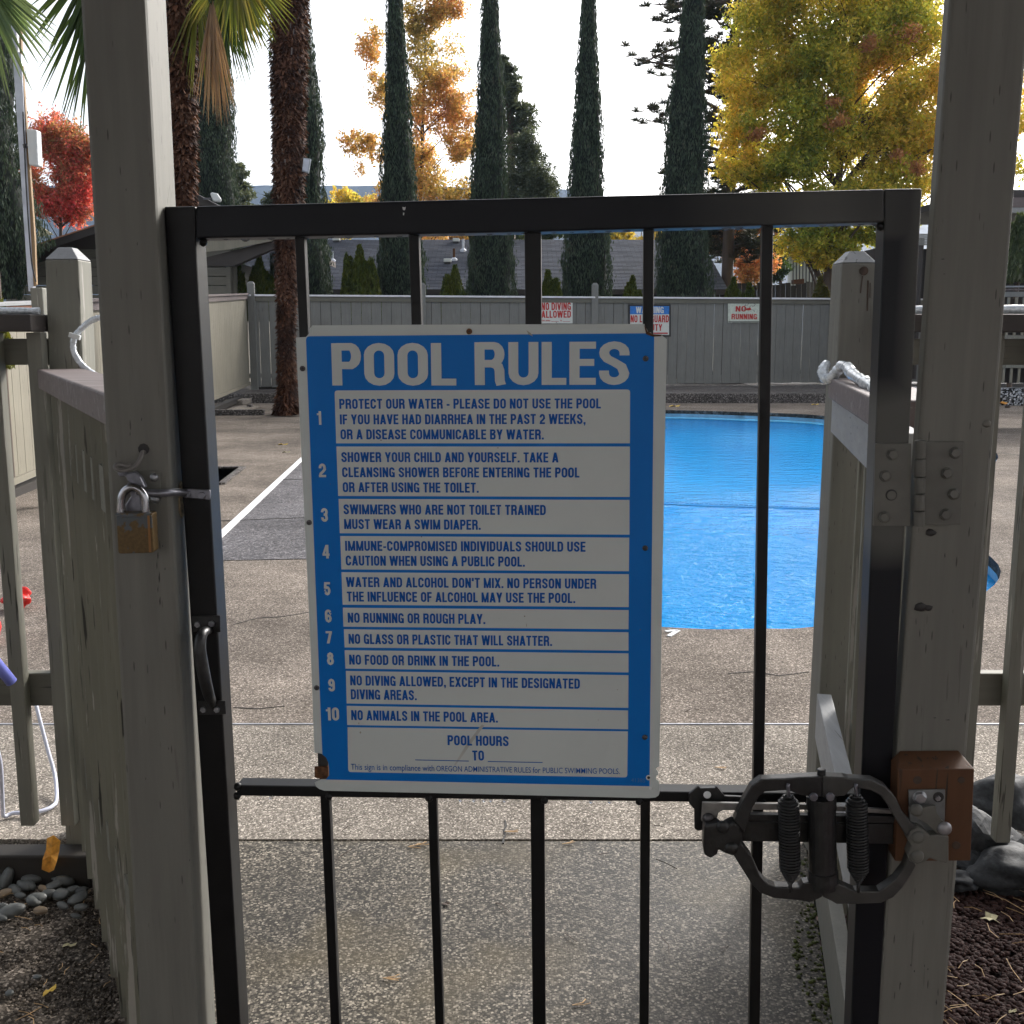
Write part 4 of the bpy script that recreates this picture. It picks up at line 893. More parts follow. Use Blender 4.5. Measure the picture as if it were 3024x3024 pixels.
# ---- stroke alphabet (bold condensed capitals); unit height
T = .19
def arc(cx, cy, rx, ry, a0, a1, n=8):
    return [(cx + rx * math.cos(math.radians(a0 + (a1 - a0) * i / n)), cy + ry * math.sin(math.radians(a0 + (a1 - a0) * i / n))) for i in range(n + 1)]
def glyph(ch):
    """returns width, [('P', pts, closed) | ('Q', four corners)]"""
    h = T / 2; w = .54; m_, Tp, B_ = h, 1 - h * .92, h * .92; R_ = w - h; r = (R_ - m_) / 2; c = w / 2; ry = .2
    bar = lambda y, x0, x1, t=T * .9: ('Q', [(x0, y - t/2), (x1, y - t/2), (x1, y + t/2), (x0, y + t/2)])
    stem = lambda x, y0=0, y1=1: ('Q', [(x - h, y0), (x + h, y0), (x + h, y1), (x - h, y1)])
    dg = lambda xa, ya, xb, yb, t=T * 1.08: ('Q', [(xa - t/2, ya), (xa + t/2, ya), (xb + t/2, yb), (xb - t/2, yb)])
    oval = arc(c, Tp - ry, r, ry, 0, 180) + arc(c, B_ + ry, r, ry, 180, 360)
    G_ = {
     'A': (.58, [dg(.085, 0, .29, 1), dg(.495, 0, .29, 1), bar(.27, .13, .45)]),
     'B': (w, [stem(m_), ('P', [(m_, Tp), (R_ - .12, Tp)] + arc(R_ - .12, .77, .11, Tp - .77, 90, -90, 6) [1:-1] + [(R_ - .12, .54), (m_, .54)], 0), ('P', [(m_, .5), (R_ - .1, .5)] + arc(R_ - .1, (.5 + B_) / 2, .1, (.5 - B_) / 2, 90, -90, 6)[1:-1] + [(R_ - .1, B_), (m_, B_)], 0)]),
     'C': (w, [('P', [(R_, .66)] + arc(c, Tp - ry, r, ry, 0, 180) + arc(c, B_ + ry, r, ry, 180, 360) + [(R_, .36)], 0)]),
     'D': (w, [stem(m_), ('P', [(m_, Tp), (c, Tp)] + arc(c, Tp - .24, r, .24, 90, 0)[1:] + arc(c, B_ + .24, r, .24, 0, -90) + [(m_, B_)], 0)]),
     'E': (.47, [stem(m_), bar(1 - T*.45, T, .47), bar(.52, T, .44), bar(T*.45, T, .47)]),
     'F': (.45, [stem(m_), bar(1 - T*.45, T, .45), bar(.5, T, .42)]),
     'G': (w, [('P', [(R_, .7)] + arc(c, Tp - ry, r, ry, 0, 180) + arc(c, B_ + ry, r, ry, 180, 350), 0), stem(R_, 0, .5), bar(.46, c, R_ - h)]),
     'H': (w, [stem(m_), stem(R_), bar(.52, T, R_ - h)]),
     'I': (T, [stem(m_)]),
     'J': (.44, [('P', [(.44 - h, 1)] + arc(.22, B_ + .16, .22 - h, .16, 0, -180) + [(h, .34)], 0)]),
     'K': (w + .02, [stem(m_), dg(T * 1.1, .36, w - .07, 1), dg(w - .06, 0, .27, .62)]),
     'L': (.44, [stem(m_), bar(T*.45, T, .44)]),
     'M': (.7, [stem(m_), stem(.7 - h), dg(.35, 0, .1, 1, T * .85), dg(.35, 0, .6, 1, T * .85)]),
     'N': (w + .01, [stem(m_), stem(w + .01 - h), dg(w - .085, 0, .095, 1, T * 1.1)]),
     'O': (w, [('P', oval, 1)]),
     'P': (.52, [stem(m_), ('P', [(m_, Tp), (.34, Tp)] + arc(.33, .70, .107, Tp - .70, 90, -90, 8)[1:-1] + [(.34, .40 + .075), (m_, .40 + .075)], 0)]),
     'Q': (w, [('P', oval, 1), dg(.5, -.04, .33, .22)]),
     'R': (w + .01, [stem(m_), ('P', [(m_, Tp), (.34, Tp)] + arc(.34, .72, .11, Tp - .72, 90, -90, 8)[1:-1] + [(.34, .5), (m_, .5)], 0), ('P', [(.32, .5), (.42, .44), (.445, .34), (.45, .1), (.475, 0)], 0)]),
     'S': (w, [('P', [(R_, .68)] + arc(c, Tp - .17, r, .17, 0, 180) + [(m_ + .01, .68), (m_ + .06, .60), (c, .52), (R_ - .05, .42)] + arc(c, B_ + .18, r, .18, 0, -180) + [(m_, .33)], 0)]),
     'T': (.5, [stem(.25, 0, 1 - T * .9), bar(1 - T*.45, 0, .5)]),
     'U': (w, [('P', [(m_, 1)] + arc(c, B_ + ry, r, ry, 180, 360) + [(R_, 1)], 0)]),
     'V': (.56, [dg(.28, 0, .08, 1), dg(.28, 0, .48, 1)]),
     'W': (.82, [dg(.23, 0, .08, 1), dg(.23, 0, .41, 1, T*.95), dg(.59, 0, .41, 1, T*.95), dg(.59, 0, .74, 1)]),
     'X': (.56, [dg(.085, 0, .475, 1), dg(.475, 0, .085, 1)]),
     'Y': (.56, [stem(.28, 0, .42), dg(.28, .38, .085, 1), dg(.28, .38, .475, 1)]),
     'Z': (.48, [bar(1 - T*.45, 0, .48), bar(T*.45, 0, .48), dg(.09, T*.8, .39, 1 - T*.8)]),
     '0': (.5, [('P', arc(.25, Tp - ry, .25 - h, ry, 0, 180) + arc(.25, B_ + ry, .25 - h, ry, 180, 360), 1)]),
     '1': (.34, [stem(.34 - h), bar(.78, .02, .34 - T, T * .75)]),
     '2': (.5, [('P', [(h, .66)] + arc(.25, Tp - .18, .25 - h, .18, 180, 0) + [(.42, .58), (.3, .42), (.13, .26), (.1, .1)], 0), bar(T*.45, 0, .5)]),
     '3': (.5, [('P', [(h, .7)] + arc(.25, Tp - .18, .25 - h, .18, 170, -20) + [(.36, .53), (.2, .53)], 0), ('P', [(.2, .53), (.36, .52)] + arc(.25, B_ + .19, .25 - h, .19, 25, -180) + [(h, .32)], 0)]),
     '4': (.52, [stem(.36), bar(.28, 0, .52), dg(.07, .28, .33, 1, T * .9)]),
     '5': (.5, [bar(1 - T*.45, .08, .48), ('P', [(.14, 1), (.1, .5)], 0), ('P', [(.1, .5), (.2, .6)] + arc(.25, B_ + .25, .25 - h, .26, 70, -180) + [(h, .3)], 0)]),
     '6': (.5, [('P', arc(.25, B_ + .22, .25 - h, .22, 0, 360)[:-1], 1), ('P', [(.25 + (.25 - h), .72)] + arc(.25, Tp - .2, .25 - h, .2, 0, 180) + [(h, .3)], 0)]),
     '7': (.48, [bar(1 - T*.45, 0, .48), dg(.16, 0, .38, 1 - T * .5)]),
     '8': (.5, [('P', arc(.25, Tp - .19, .22 - h, .19, 0, 360)[:-1], 1), ('P', arc(.25, B_ + .23, .25 - h, .23, 0, 360)[:-1], 1)]),
     '9': (.5, [('P', arc(.25, Tp - .22, .25 - h, .22, 0, 360)[:-1], 1), ('P', [(.5 - h, .7), (.5 - h, .3)] + arc(.25, B_ + .2, .25 - h, .2, 0, -180), 0)]),
     '.': (T, [stem(m_, 0, T)]), ',': (T, [stem(m_, 0, T), ('Q', [(T*.35, 0), (T, 0), (T*.6, -.16), (T*.2, -.16)])]),
     '-': (.28, [bar(.38, 0, .28)]), "'": (T, [stem(m_, .66, 1)]), ' ': (.2, []),
    }
    return G_[ch]
def strip(pts, closed, t):
    n = len(pts); L_, R2 = [], []
    for i in range(n):
        a = Vector(pts[i - 1] if (i > 0 or closed) else pts[i]); b = Vector(pts[i]); c = Vector(pts[(i + 1) % n] if (i < n - 1 or closed) else pts[i])
        d1 = (b - a); d2 = (c - b)
        d1 = d1.normalized() if d1.length > 1e-6 else d2.normalized(); d2 = d2.normalized() if d2.length > 1e-6 else d1
        d = (d1 + d2)
        d = d.normalized() if d.length > 1e-6 else d1
        nn_ = Vector((-d.y, d.x)); k = 1 / max(.6, nn_.dot(Vector((-d1.y, d1.x))))
        L_.append(b + nn_ * t / 2 * k); R2.append(b - nn_ * t / 2 * k)
    return [(L_[i], L_[(i + 1) % n], R2[(i + 1) % n], R2[i]) for i in range(n if closed else n - 1)]
def write(text, pL, pR, hpx, mat, parent, pl=GATE, off=0.0, name='lettering', gap=.085):
    """lettering from photo point pL (left end of the base line) to pR (right end), capitals hpx high"""
    x = 0; items = []
    for ch in text:
        w, st = glyph(ch); items.append((x, st)); x += w + gap
    W = x - gap
    a, b = pl(pL[0], pL[1], off), pl(pR[0], pR[1], off); ex = (b - a) / W
    mid = ((pL[0] + pR[0]) / 2, (pL[1] + pR[1]) / 2); up = pl(mid[0], mid[1] - hpx, off) - pl(mid[0], mid[1], off)
    upn = Vector((0, 0, 1)); e = (b - a).normalized(); upn = (upn - e * e.z).normalized(); ey = upn * up.length
    m = MB(); q = 0
    for x0, st in items:
        for s_ in st:
            q = (q + 1) % 4; dz = pl.n * (.00006 * q)
            if s_[0] == 'Q': m.add([a + ex * (x0 + p[0]) + ey * p[1] + dz for p in s_[1]], [(0, 1, 2, 3)])
            else:
                for quad in strip(s_[1], s_[2], T * .97): m.add([a + ex * (x0 + p[0]) + ey * p[1] + dz for p in quad], [(0, 1, 2, 3)])
    return m.build(name, mat, parent)
TO = SO + .0009
T = .18
write('POOL', Z1(221,350), Z1(836,350), 125, M['textwhite'], sign, off=SO + .0008, name='title_lettering', gap=.055)
write('RULES', Z1(928,348), Z1(1694,346), 127, M['textwhite'], sign, off=SO + .0008, name='title_lettering', gap=.055)
T = .19
L1 = [(0,'PROTECT OUR WATER - PLEASE DO NOT USE THE POOL',Z1(256,466),Z1(1553,464)),(0,'IF YOU HAVE HAD DIARRHEA IN THE PAST 2 WEEKS,',Z1(259,543),Z1(1477,541)),(0,'OR A DISEASE COMMUNICABLE BY WATER.',Z1(262,617),Z1(1270,618)),
 (1,'SHOWER YOUR CHILD AND YOURSELF. TAKE A',Z1(266,730),Z1(1342,732)),(1,'CLEANSING SHOWER BEFORE ENTERING THE POOL',Z1(270,805),Z1(1447,807)),(1,'OR AFTER USING THE TOILET.',Z1(273,879),Z1(947,882)),
 (2,'SWIMMERS WHO ARE NOT TOILET TRAINED',Z1(277,989),Z1(1280,993)),(2,'MUST WEAR A SWIM DIAPER.',Z1(280,1062),Z1(957,1066)),(3,'IMMUNE-COMPROMISED INDIVIDUALS SHOULD USE',Z1(285,1170),Z1(1477,1175)),(3,'CAUTION WHEN USING A PUBLIC POOL.',Z1(288,1243),Z1(1176,1249)),
 (4,"WATER AND ALCOHOL DON'T MIX. NO PERSON UNDER",Z2(290,140),Z2(1530,149)),(4,'THE INFLUENCE OF ALCOHOL MAY USE THE POOL.',Z2(294,212),Z2(1426,220)),(5,'NO RUNNING OR ROUGH PLAY.',Z2(298,317),Z2(980,324)),
 (6,'NO GLASS OR PLASTIC THAT WILL SHATTER.',Z2(302,422),Z2(1311,433)),(7,'NO FOOD OR DRINK IN THE POOL.',Z2(305,525),Z2(1049,535)),(8,'NO DIVING ALLOWED, EXCEPT IN THE DESIGNATED',Z2(310,628),Z2(1449,645)),
 (8,'DIVING AREAS.',Z2(313,697),Z2(640,702)),(9,'NO ANIMALS IN THE POOL AREA.',Z2(315,800),Z2(1042,813)),(10,'POOL HOURS',Z2(793,925),Z2(1096,930)),(10,'TO',Z2(916,1001),Z2(974,1001))]
for i, t, a, b in L1: write(t, a, b, 29.5, M['signtext'], rowobj[i], off=TO, name='rule_lettering')
for a, b in ((Z2(632, 998), Z2(898, 1004)), (Z2(992, 1006), Z2(1264, 1011))):
    m = MB(); p, q = GATE(*a, TO), GATE(*b, TO); m.beam(p, q, .0002, .0012, (0, 0, 1)); m.build('blank_line', M['signtext'], rowobj[10])
for t, a, b, h in (('1', Z1(145,545), Z1(167,545), 40), ('2', Z1(155,805), Z1(190,805), 40), ('3', Z1(166,1026), Z1(200,1026), 40), ('4', Z1(173,1208), Z1(208,1208), 40), ('5', Z2(180,180), Z2(213,180), 38),
                ('6', Z2(186,316), Z2(219,316), 38), ('7', Z2(190,420), Z2(221,420), 36), ('8', Z2(195,527), Z2(230,527), 37), ('9', Z2(202,658), Z2(235,658), 37), ('10', Z2(190,802), Z2(256,802), 38)):
    write(t, a, b, h, M['textwhite'], sign, off=SO + .0008, name='rule_number')
def font_text(text, pL, pR, hpx, mat, parent, name, off=TO, pl=GATE, bold=.0):
    cu = bpy.data.curves.new('t', 'FONT'); cu.body = text; cu.offset = bold; cu.resolution_u = 3
    o = bpy.data.objects.new('t', cu); col.objects.link(o); bpy.context.view_layer.update()
    me = bpy.data.meshes.new_from_object(o.evaluated_get(bpy.context.evaluated_depsgraph_get())); bpy.data.objects.remove(o)
    xs = [v.co.x for v in me.vertices]; x0, x1 = min(xs), max(xs)
    a, b = pl(*pL, off), pl(*pR, off); e = (b - a).normalized(); up = Vector((0, 0, 1)); up = (up - e * e.z).normalized()
    mid = ((pL[0] + pR[0]) / 2, (pL[1] + pR[1]) / 2); hh = (pl(mid[0], mid[1] - hpx, off) - pl(*mid, off)).length / .70; sc_ = (b - a).length / (x1 - x0)
    offp = children_offset(parent)
    for v in me.vertices:
        p = a + e * (v.co.x - x0) * sc_ + up * v.co.y * hh - offp; v.co = p
    me.name = name; return link_mesh(name, me, mat, parent)
font_text('This sign is in compliance with', Z2(313, 1046), Z2(727, 1054), 17.5, M['signtext'], rowobj[10], 'small_print', bold=.006)
font_text('OREGON ADMINISTRATIVE RULES', Z2(737, 1054), Z2(1206, 1062), 16.5, M['signtext'], rowobj[10], 'small_print', bold=.002)
font_text('for', Z2(1215, 1062), Z2(1253, 1063), 17, M['signtext'], rowobj[10], 'small_print', bold=.006)
font_text('PUBLIC SWIMMING POOLS.', Z2(1265, 1063), Z2(1647, 1068), 16.5, M['signtext'], rowobj[10], 'small_print', bold=.002)
font_text('41385', Z2(1703, 1107), Z2(1773, 1110), 11.5, M['faint'], sign, 'number_print', off=SO + .0009)
for p, r in ((Z1(900,82), .0042), (Z1(73,266), .004), (Z1(1775,217), .004), (Z1(106,1030), .004), (Z1(1773,1157), .004), (Z2(143,640), .004), (Z2(1771,886), .004)):
    m = MB(); m.disc(GATE(*p, SO + .0004), GATE.n, r, .0026, 14, dome=1); sc1 = m.build('screw', M['rust'] if p == Z1(900,82) else M['screw'], sign, smooth=False)
    m = MB(); c = GATE(*p, SO + .003); m.box(c, (.0042, .0003, .0008)); m.box(c, (.0008, .0003, .0042)); m.build('cross_slot', M['farblack'], sc1)
m = MB(); m.disc(GATE(*Z2(1790, 1086), SO + .0006), GATE.n, .004, .0003, 14); m.build('screw_hole', M['signwhite'], sign)
m = MB(); m.disc(GATE(*Z2(1790, 1086), SO + .0009), GATE.n, .0022, .0002, 10); m.build('screw_hole', M['farblack'], sign)
m = MB(); m.disc(GATE(*Z2(1800, 1139), SO + .0006), GATE.n, .0022, .0003, 10); m.build('screw_hole', M['whiteline'], sign)
# torn corners with rusty scraps
slab('rusty_edge', [Z1(1768,48), Z1(1785,82), Z1(1815,96), Z1(1858,98), Z1(1850,106), Z1(1812,108), Z1(1778,96)], .002, M['rust'], sign, off=SO + .0012)
slab('bent_flap', [Z2(132,1032), Z2(200,1030), Z2(202,1092), Z2(150,1090), Z2(133,1085)], .002, M['rust'], sign, off=-.001)
slab('bent_flap', [Z2(148,966), Z2(178,968), Z2(200,1000), Z2(200,1030), Z2(150,1030)], .002, M['farblack'], sign, off=-.003)
stain = plain('grey_scuff', (0.30, 0.28, 0.23), .5)
slab('scuff', [Z2(962,822), Z2(975,828), Z2(900,930), Z2(832,1026), Z2(824,1024), Z2(890,915)], .0001, plain('smudge', (0.42, 0.42, 0.39), .5), sign, off=SO + .00078)
for x, y, w, h in ((1184, 330, 4, 22), (575, 522, 10, 9), (1636, 650, 6, 6), (360, 862, 10, 14), (352, 816, 8, 9), (1540, 800, 5, 5)):
    a = Z2(x, y); slab('scuff', [(a[0]-w*.3, a[1]), (a[0], a[1]-h*.3), (a[0]+w*.3, a[1]), (a[0], a[1]+h*.3)], .0001, stain, sign, off=TO + .0002)
a = Z1(1190, 92); slab('scuff', [(a[0]-4, a[1]-10), (a[0]+8, a[1]-2), (a[0]+16, a[1]+9), (a[0]+2, a[1]+2)], .0001, stain, sign, off=SO + .0007)
# ================================================================== CEDAR BLOCK AND GATE CLOSER
def C4(x, y): return (2000 + x * .46584, 2200 + y * .46584)
blk = thing('cedar_block', GATE(*C4(1620, 400), .02), 'orange stained cedar block with chamfered top fixed to the hinge post', 'block')
bo = .036
front = [C4(1398, 155), C4(1885, 155), C4(1860, 735), C4(1380, 738)]
FP = [GATE(x, y, bo) for x, y in front]; BP = [GATE(x, y, .001) for x, y in (C4(1370, 88), C4(1872, 84), C4(1838, 738), C4(1352, 742))]
bd = GATE.n * -(bo - .001)
m = MB(); back = [p + bd for p in FP]; wdir = GATE.d
back[0] = back[0] + wdir * .012 + Vector((0, 0, .0)); back[1] = back[1] - wdir * .012
top0 = [back[0] + Vector((0, 0, .014)), back[1] + Vector((0, 0, .014))]
V = FP + [FP[3] + bd, FP[2] + bd, FP[0] + bd, FP[1] + bd] + top0      # 0-3 front, 4 bl back, 5 br back, 6 tl back, 7 tr back, 8,9 chamfer top
m.add(V, [(0,1,2,3), (0,3,4,6), (1,7,5,2), (3,2,5,4), (6,4,5,7), (0,8,9,1), (6,8,0), (7,1,9), (6,7,9,8)])
fix_normals(m.build('block', M['cedar'], blk, bevel=.0015))
for x, y, r in ((1522, 222, .006), (1800, 222, .005), (1768, 636, .006)): m = MB(); m.disc(GATE(*C4(x, y), bo), GATE.n, r, .0008, 10); m.build('knot', M['twig'], blk)
gc = thing('gate_closer', GATE(*C4(930, 560), .05), 'black cast iron spring gate closer with two coil springs, from gate to cedar block', 'gate closer')
def cslab(name, pts, th, mat, off, par=gc, bevel=.001): return slab(name, [C4(*p) for p in pts], th, mat, par, off=off, bevel=bevel)
def arm(name, pts, th, mat, off, par=gc):                            # thick outline between two polylines in the photo
    outer = [p[0] for p in pts]; inner = [p[1] for p in pts]; P = [GATE(*C4(*p), off) for p in outer]; Q = [GATE(*C4(*p), off) for p in inner]
    m = MB(); n = len(P); d = -GATE.n * th; V = P + Q + [p + d for p in P] + [q + d for q in Q]; F = [(0, n, 3*n, 2*n), (n - 1, 3*n - 1, 4*n - 1, 2*n - 1)]
    for i in range(n - 1): F += [(i, i+1, n+i+1, n+i), (2*n+i, 3*n+i, 3*n+i+1, 2*n+i+1), (i, 2*n+i, 2*n+i+1, i+1), (n+i, n+i+1, 3*n+i+1, 3*n+i)]
    m.add(V, F); return fix_normals(m.build(name, mat, par, bevel=.0018))
M['closer_fade'] = plain('black_iron_with_taupe_overspray', (0.045, 0.044, 0.041), 0.42, 0, 30, .4, .5, .3)
OFF = .052
arm('upper_arm', [((360, 480), (425, 560)), ((420, 350), (478, 400)), ((470, 262), (520, 330)), ((530, 218), (555, 298)), ((700, 212), (700, 288)), ((780, 205), (790, 322)), ((920, 200), (920, 335))], .018, M['blackmatte'], OFF)
arm('upper_arm', [((921, 200), (921, 335)), ((1060, 206), (1060, 325)), ((1090, 212), (1120, 268)), ((1240, 222), (1235, 292)), ((1320, 262), (1290, 325)), ((1385, 335), (1340, 390)), ((1430, 430), (1390, 480)), ((1500, 510), (1440, 560)), ((1545, 520), (1480, 620))], .018, M['closer_fade'], OFF)
arm('lower_arm', [((350, 690), (405, 615)), ((400, 770), (470, 705)), ((470, 880), (525, 830)), ((530, 940), (580, 885)), ((610, 972), (625, 900)), ((780, 988), (775, 908)), ((840, 1000), (800, 878)), ((880, 985), (850, 870)), ((920, 965), (920, 890))], .018, M['blackmatte'], OFF)
arm('lower_arm', [((921, 965), (921, 890)), ((975, 990), (1030, 882)), ((1010, 1010), (1080, 905)), ((1140, 1010), (1130, 928)), ((1290, 1005), (1280, 928)), ((1370, 968), (1330, 895)), ((1430, 905), (1385, 850)), ((1480, 830), (1440, 780)), ((1515, 765), (1470, 690))], .018, M['closer_fade'], OFF)
# left end: bracket on the gate with link
lb = cslab('gate_bracket', [(75, 312), (135, 262), (150, 275), (238, 272), (250, 264), (300, 325), (480, 332), (480, 362), (170, 362), (165, 540), (130, 545), (110, 532), (108, 410), (75, 370)], .006, M['blackmatte'], .012)
m = MB(); m.disc(GATE(*C4(190, 316), .0125), GATE.n, .0055, .0006, 14); m.build('bolt_hole', M['whiteline'], lb)
lk = cslab('link_plate', [(160, 366), (820, 378), (1400, 415), (1400, 440), (820, 412), (290, 415), (262, 430), (250, 480), (235, 497), (175, 500), (152, 480)], .006, plain('worn_link_steel', (.22, .21, .2), .4, .3, 60, .25), .030)
m = MB(); m.disc(GATE(*C4(197, 465), .0305), GATE.n, .0085, .006, 16, dome=1); m.build('rivet', M['screw'], lk, smooth=True)
cslab('cross_bar', [(440, 440), (1480, 455), (1480, 500), (440, 485)], .01, M['blackmatte'], .026)
cslab('cross_bar', [(400, 488), (1500, 505), (1500, 632), (400, 610)], .014, M['blackmatte'], .024)
cslab('pivot_casting', [(172, 512), (260, 500), (290, 528), (360, 490), (400, 520), (415, 600), (400, 690), (350, 706), (305, 690), (262, 665), (255, 695), (212, 722), (172, 700), (165, 640)], .024, M['blackmatte'], OFF - .002, bevel=.003)
for x, y in ((290, 520), (345, 655)): m = MB(); m.disc(GATE(*C4(x, y), OFF - .002), GATE.n, .0095, .004, 16, dome=1); m.build('rivet', M['blackmatte'], gc, smooth=True)
# right end: bracket on the cedar block
rb = cslab('post_bracket', [(1468, 288), (1700, 284), (1695, 520), (1690, 620), (1480, 600), (1470, 450)], .004, plain('galvanised_bracket', (.17, .175, .175), .5, .3, 60, .2), bo + .005)
m = MB(); m.disc(GATE(*C4(1537, 332), bo + .005), GATE.n, .0098, .0015, 16); m.disc(GATE(*C4(1537, 332), bo + .0065), GATE.n, .0088, .005, 6); m.build('bolt', M['zinc'], rb, bevel=.0008)
m = MB(); m.disc(GATE(*C4(1655, 330), bo + .0052), GATE.n, .0075, .0005, 16); m.build('empty_hole', M['farblack'], rb)
m = MB(); m.disc(GATE(*C4(1652, 338), bo + .0058), GATE.n, .004, .002, 6); m.build('recessed_screw', M['zinc'], rb)
m = MB(); m.disc(GATE(*C4(1516, 412), bo + .0185), GATE.n, .009, .005, 16, dome=1); m.build('rivet', M['taupemetal'], rb, smooth=True)
cslab('link_plate', [(1478, 395), (1520, 385), (1560, 398), (1600, 388), (1640, 385), (1645, 430), (1680, 480), (1735, 520), (1735, 560), (1700, 568), (1650, 565), (1580, 500), (1500, 448), (1474, 425)], .006, M['taupemetal'], bo + .018)
m = MB(); m.disc(GATE(*C4(1695, 528), bo + .0185), GATE.n, .0098, .006, 16, dome=1); m.build('rivet', plain('bare_rivet', (.3, .29, .3), .35, .5), rb, smooth=True)
cslab('hinge_casting', [(1478, 550), (1530, 518), (1575, 545), (1600, 575), (1660, 570), (1722, 578), (1722, 745), (1705, 752), (1660, 740), (1600, 720), (1570, 745), (1520, 758), (1475, 740), (1462, 695), (1485, 640), (1462, 600)], .02, M['taupemetal'], OFF + .004, bevel=.002)
for x, y in ((1525, 585), (1522, 705)): m = MB(); m.disc(GATE(*C4(x, y), OFF + .004), GATE.n, .0092, .004, 20, dome=1); m.build('rivet', M['taupemetal'], gc, smooth=True)
# closer cylinder and top bolt
def lathe(name, pts, off, mat, par, n=20, smooth=True):              # (x, y, radius px) down the photo
    P = [GATE(*C4(x, y), off) for x, y, r in pts]; R = [r * .46584 / FPX * 1.42 for x, y, r in pts]; m = MB(); m.tube(P, R, n); return m.build(name, mat, par, smooth=smooth)
lathe('cylinder', [(912, 322, 60), (912, 325, 98), (914, 400, 100), (915, 402, 94), (922, 790, 94), (923, 795, 102), (924, 860, 104), (924, 862, 92), (924, 900, 90)], OFF - .008, M['blackmatte'], gc, smooth=False)
lathe('top_bolt', [(914, 152, 24), (914, 156, 28), (914, 190, 29), (914, 192, 18), (914, 225, 18)], OFF - .008, M['blackmatte'], gc, smooth=False)
for x in (862, 968): m = MB(); m.disc(GATE(*C4(x, 326), OFF + .012), GATE.n, .006, .004, 8); m.build('nut', M['darksteel'], gc)
for x0, x1 in ((705, 716), (1135, 1148)):
    turns = 30; P = []; ns_ = turns * 14
    A, Bb = GATE(*C4(x0, 318), OFF - .006), GATE(*C4(x1, 880), OFF - .006); ax = (Bb - A); e1 = GATE.d; e2 = GATE.n
    for i in range(ns_ + 1):
        t = i / ns_; k = min(1, .38 + t * 7, .12 + (1 - t) * 5.2); r = 66 * .46584 / FPX * 1.42 * k; th = 2 * math.pi * turns * t
        P.append(A + ax * t + (e1 * math.cos(th) + e2 * math.sin(th)) * r)
    sm_ = MB(); sm_.tube(P, .0019, 5); spn = sm_.build('coil_spring', M['blackmatte'], gc, smooth=True)
    lathe('spring_core', [(x0, 335, 20), (x0 + 1, 370, 50), (x1, 800, 50), (x1, 860, 20)], OFF - .006, M['farblack'], spn)
    m = MB(); m.tube([GATE(*C4(x0, 335), OFF - .002), GATE(*C4(x0, 300), OFF), GATE(*C4(x0 - 4, 262), OFF + .003), GATE(*C4(x0, 245), OFF + .002)], .0026, 8); m.build('spring_hook', M['darksteel'], spn, smooth=True)
    m = MB(); m.tube([GATE(*C4(x1, 850), OFF - .004), GATE(*C4(x1, 935), OFF)], .0026, 8); m.build('spring_hook', M['blackmatte'], spn, smooth=True)
# ================================================================== HASP, WIRE, PADLOCK on the latch post
def R4(x, y): return (x / 1.932, 1000 + y / 1.932)
hs_ = thing('hasp', LPOST(*R4(820, 840), .002), 'dark steel hasp with two screws on the latch post', 'hasp')
slab('hasp_plate', rrect(R4(745, 752), R4(918, 755), R4(912, 948), R4(745, 945), 10, 10), .0025, plain('taupe_painted_plate', (.12, .118, .1), .45), hs_, off=.003, pl=LPOST, bevel=.0006)
for x, y in ((879, 792), (884, 916)): m = MB(); m.disc(LPOST(*R4(x, y), .003), LPOST.n, .0062, .0035, 14, dome=1); m.build('screw', M['zinc'], hs_, smooth=True)
slab('latch_fork', [R4(665, 765), R4(690, 750), R4(720, 770), R4(765, 760), R4(800, 790), R4(830, 850), R4(800, 860), R4(760, 830), R4(725, 815), R4(715, 785), R4(680, 790)], .012, M['darksteel'], hs_, off=.026, pl=LPOST, bevel=.002)
slab('hasp_tongue', [R4(722, 820), R4(790, 850), R4(800, 900), R4(808, 1000), R4(720, 1000), R4(712, 950), R4(745, 900), R4(735, 860)], .006, M['darksteel'], hs_, off=.018, pl=LPOST, bevel=.0015)
m = MB(); m.tube(catmull([LPOST(*R4(x, y), o) for x, y, o in ((825, 650, 0), (812, 650, .012), (795, 695, .02), (760, 735, .026), (720, 748, .03), (685, 752, .034), (660, 742, .034), (662, 722, .032), (690, 718, .03), (720, 728, .028), (748, 722, .026))], 6, False), .003, 8)
m.build('bent_wire', plain('grey_bent_wire', (.16, .15, .14), .5, .3), hs_, smooth=True)
hm = MB(); hm.disc(LPOST(*R4(820, 630), .0006), LPOST.n, .008, .0006, 9); tag(hm.build('worn_hole', M['farblack'], ltall))
pd = thing('padlock', LPOST(*R4(765, 1110), .03), 'brown brass padlock with steel shackle hanging from the hasp on the latch post', 'padlock')
slab('body', rrect(R4(662, 1012), R4(866, 1006), R4(878, 1222), R4(674, 1228), 4, 9), .022, M['brass'], pd, off=.042, pl=LPOST, bevel=.003)
slab('top_flange', [R4(655, 998), R4(868, 998), R4(870, 1006), R4(800, 1022), R4(720, 1022), R4(656, 1006)], .02, M['brass'], pd, off=.043, pl=LPOST, bevel=.001)
slab('side_strip', [R4(840, 1010), R4(852, 1010), R4(862, 1218), R4(850, 1218)], .001, plain('orange_brown_edge', (.26, .12, .035), .45, .2), pd, off=.0432, pl=LPOST)
sh = [(692, 1005), (690, 960), (695, 905), (715, 868), (745, 850), (772, 850), (802, 868), (825, 905), (833, 955), (834, 1005)]
m = MB(); m.tube(catmull([LPOST(*R4(x, y), .031) for x, y in sh], 6, False), .0056, 12); m.build('shackle', M['chrome'], pd, smooth=True)
m = MB(); m.disc(LPOST(*R4(1033, 958), .002), Vector((1, 0, 0)), .001, .001, 6)
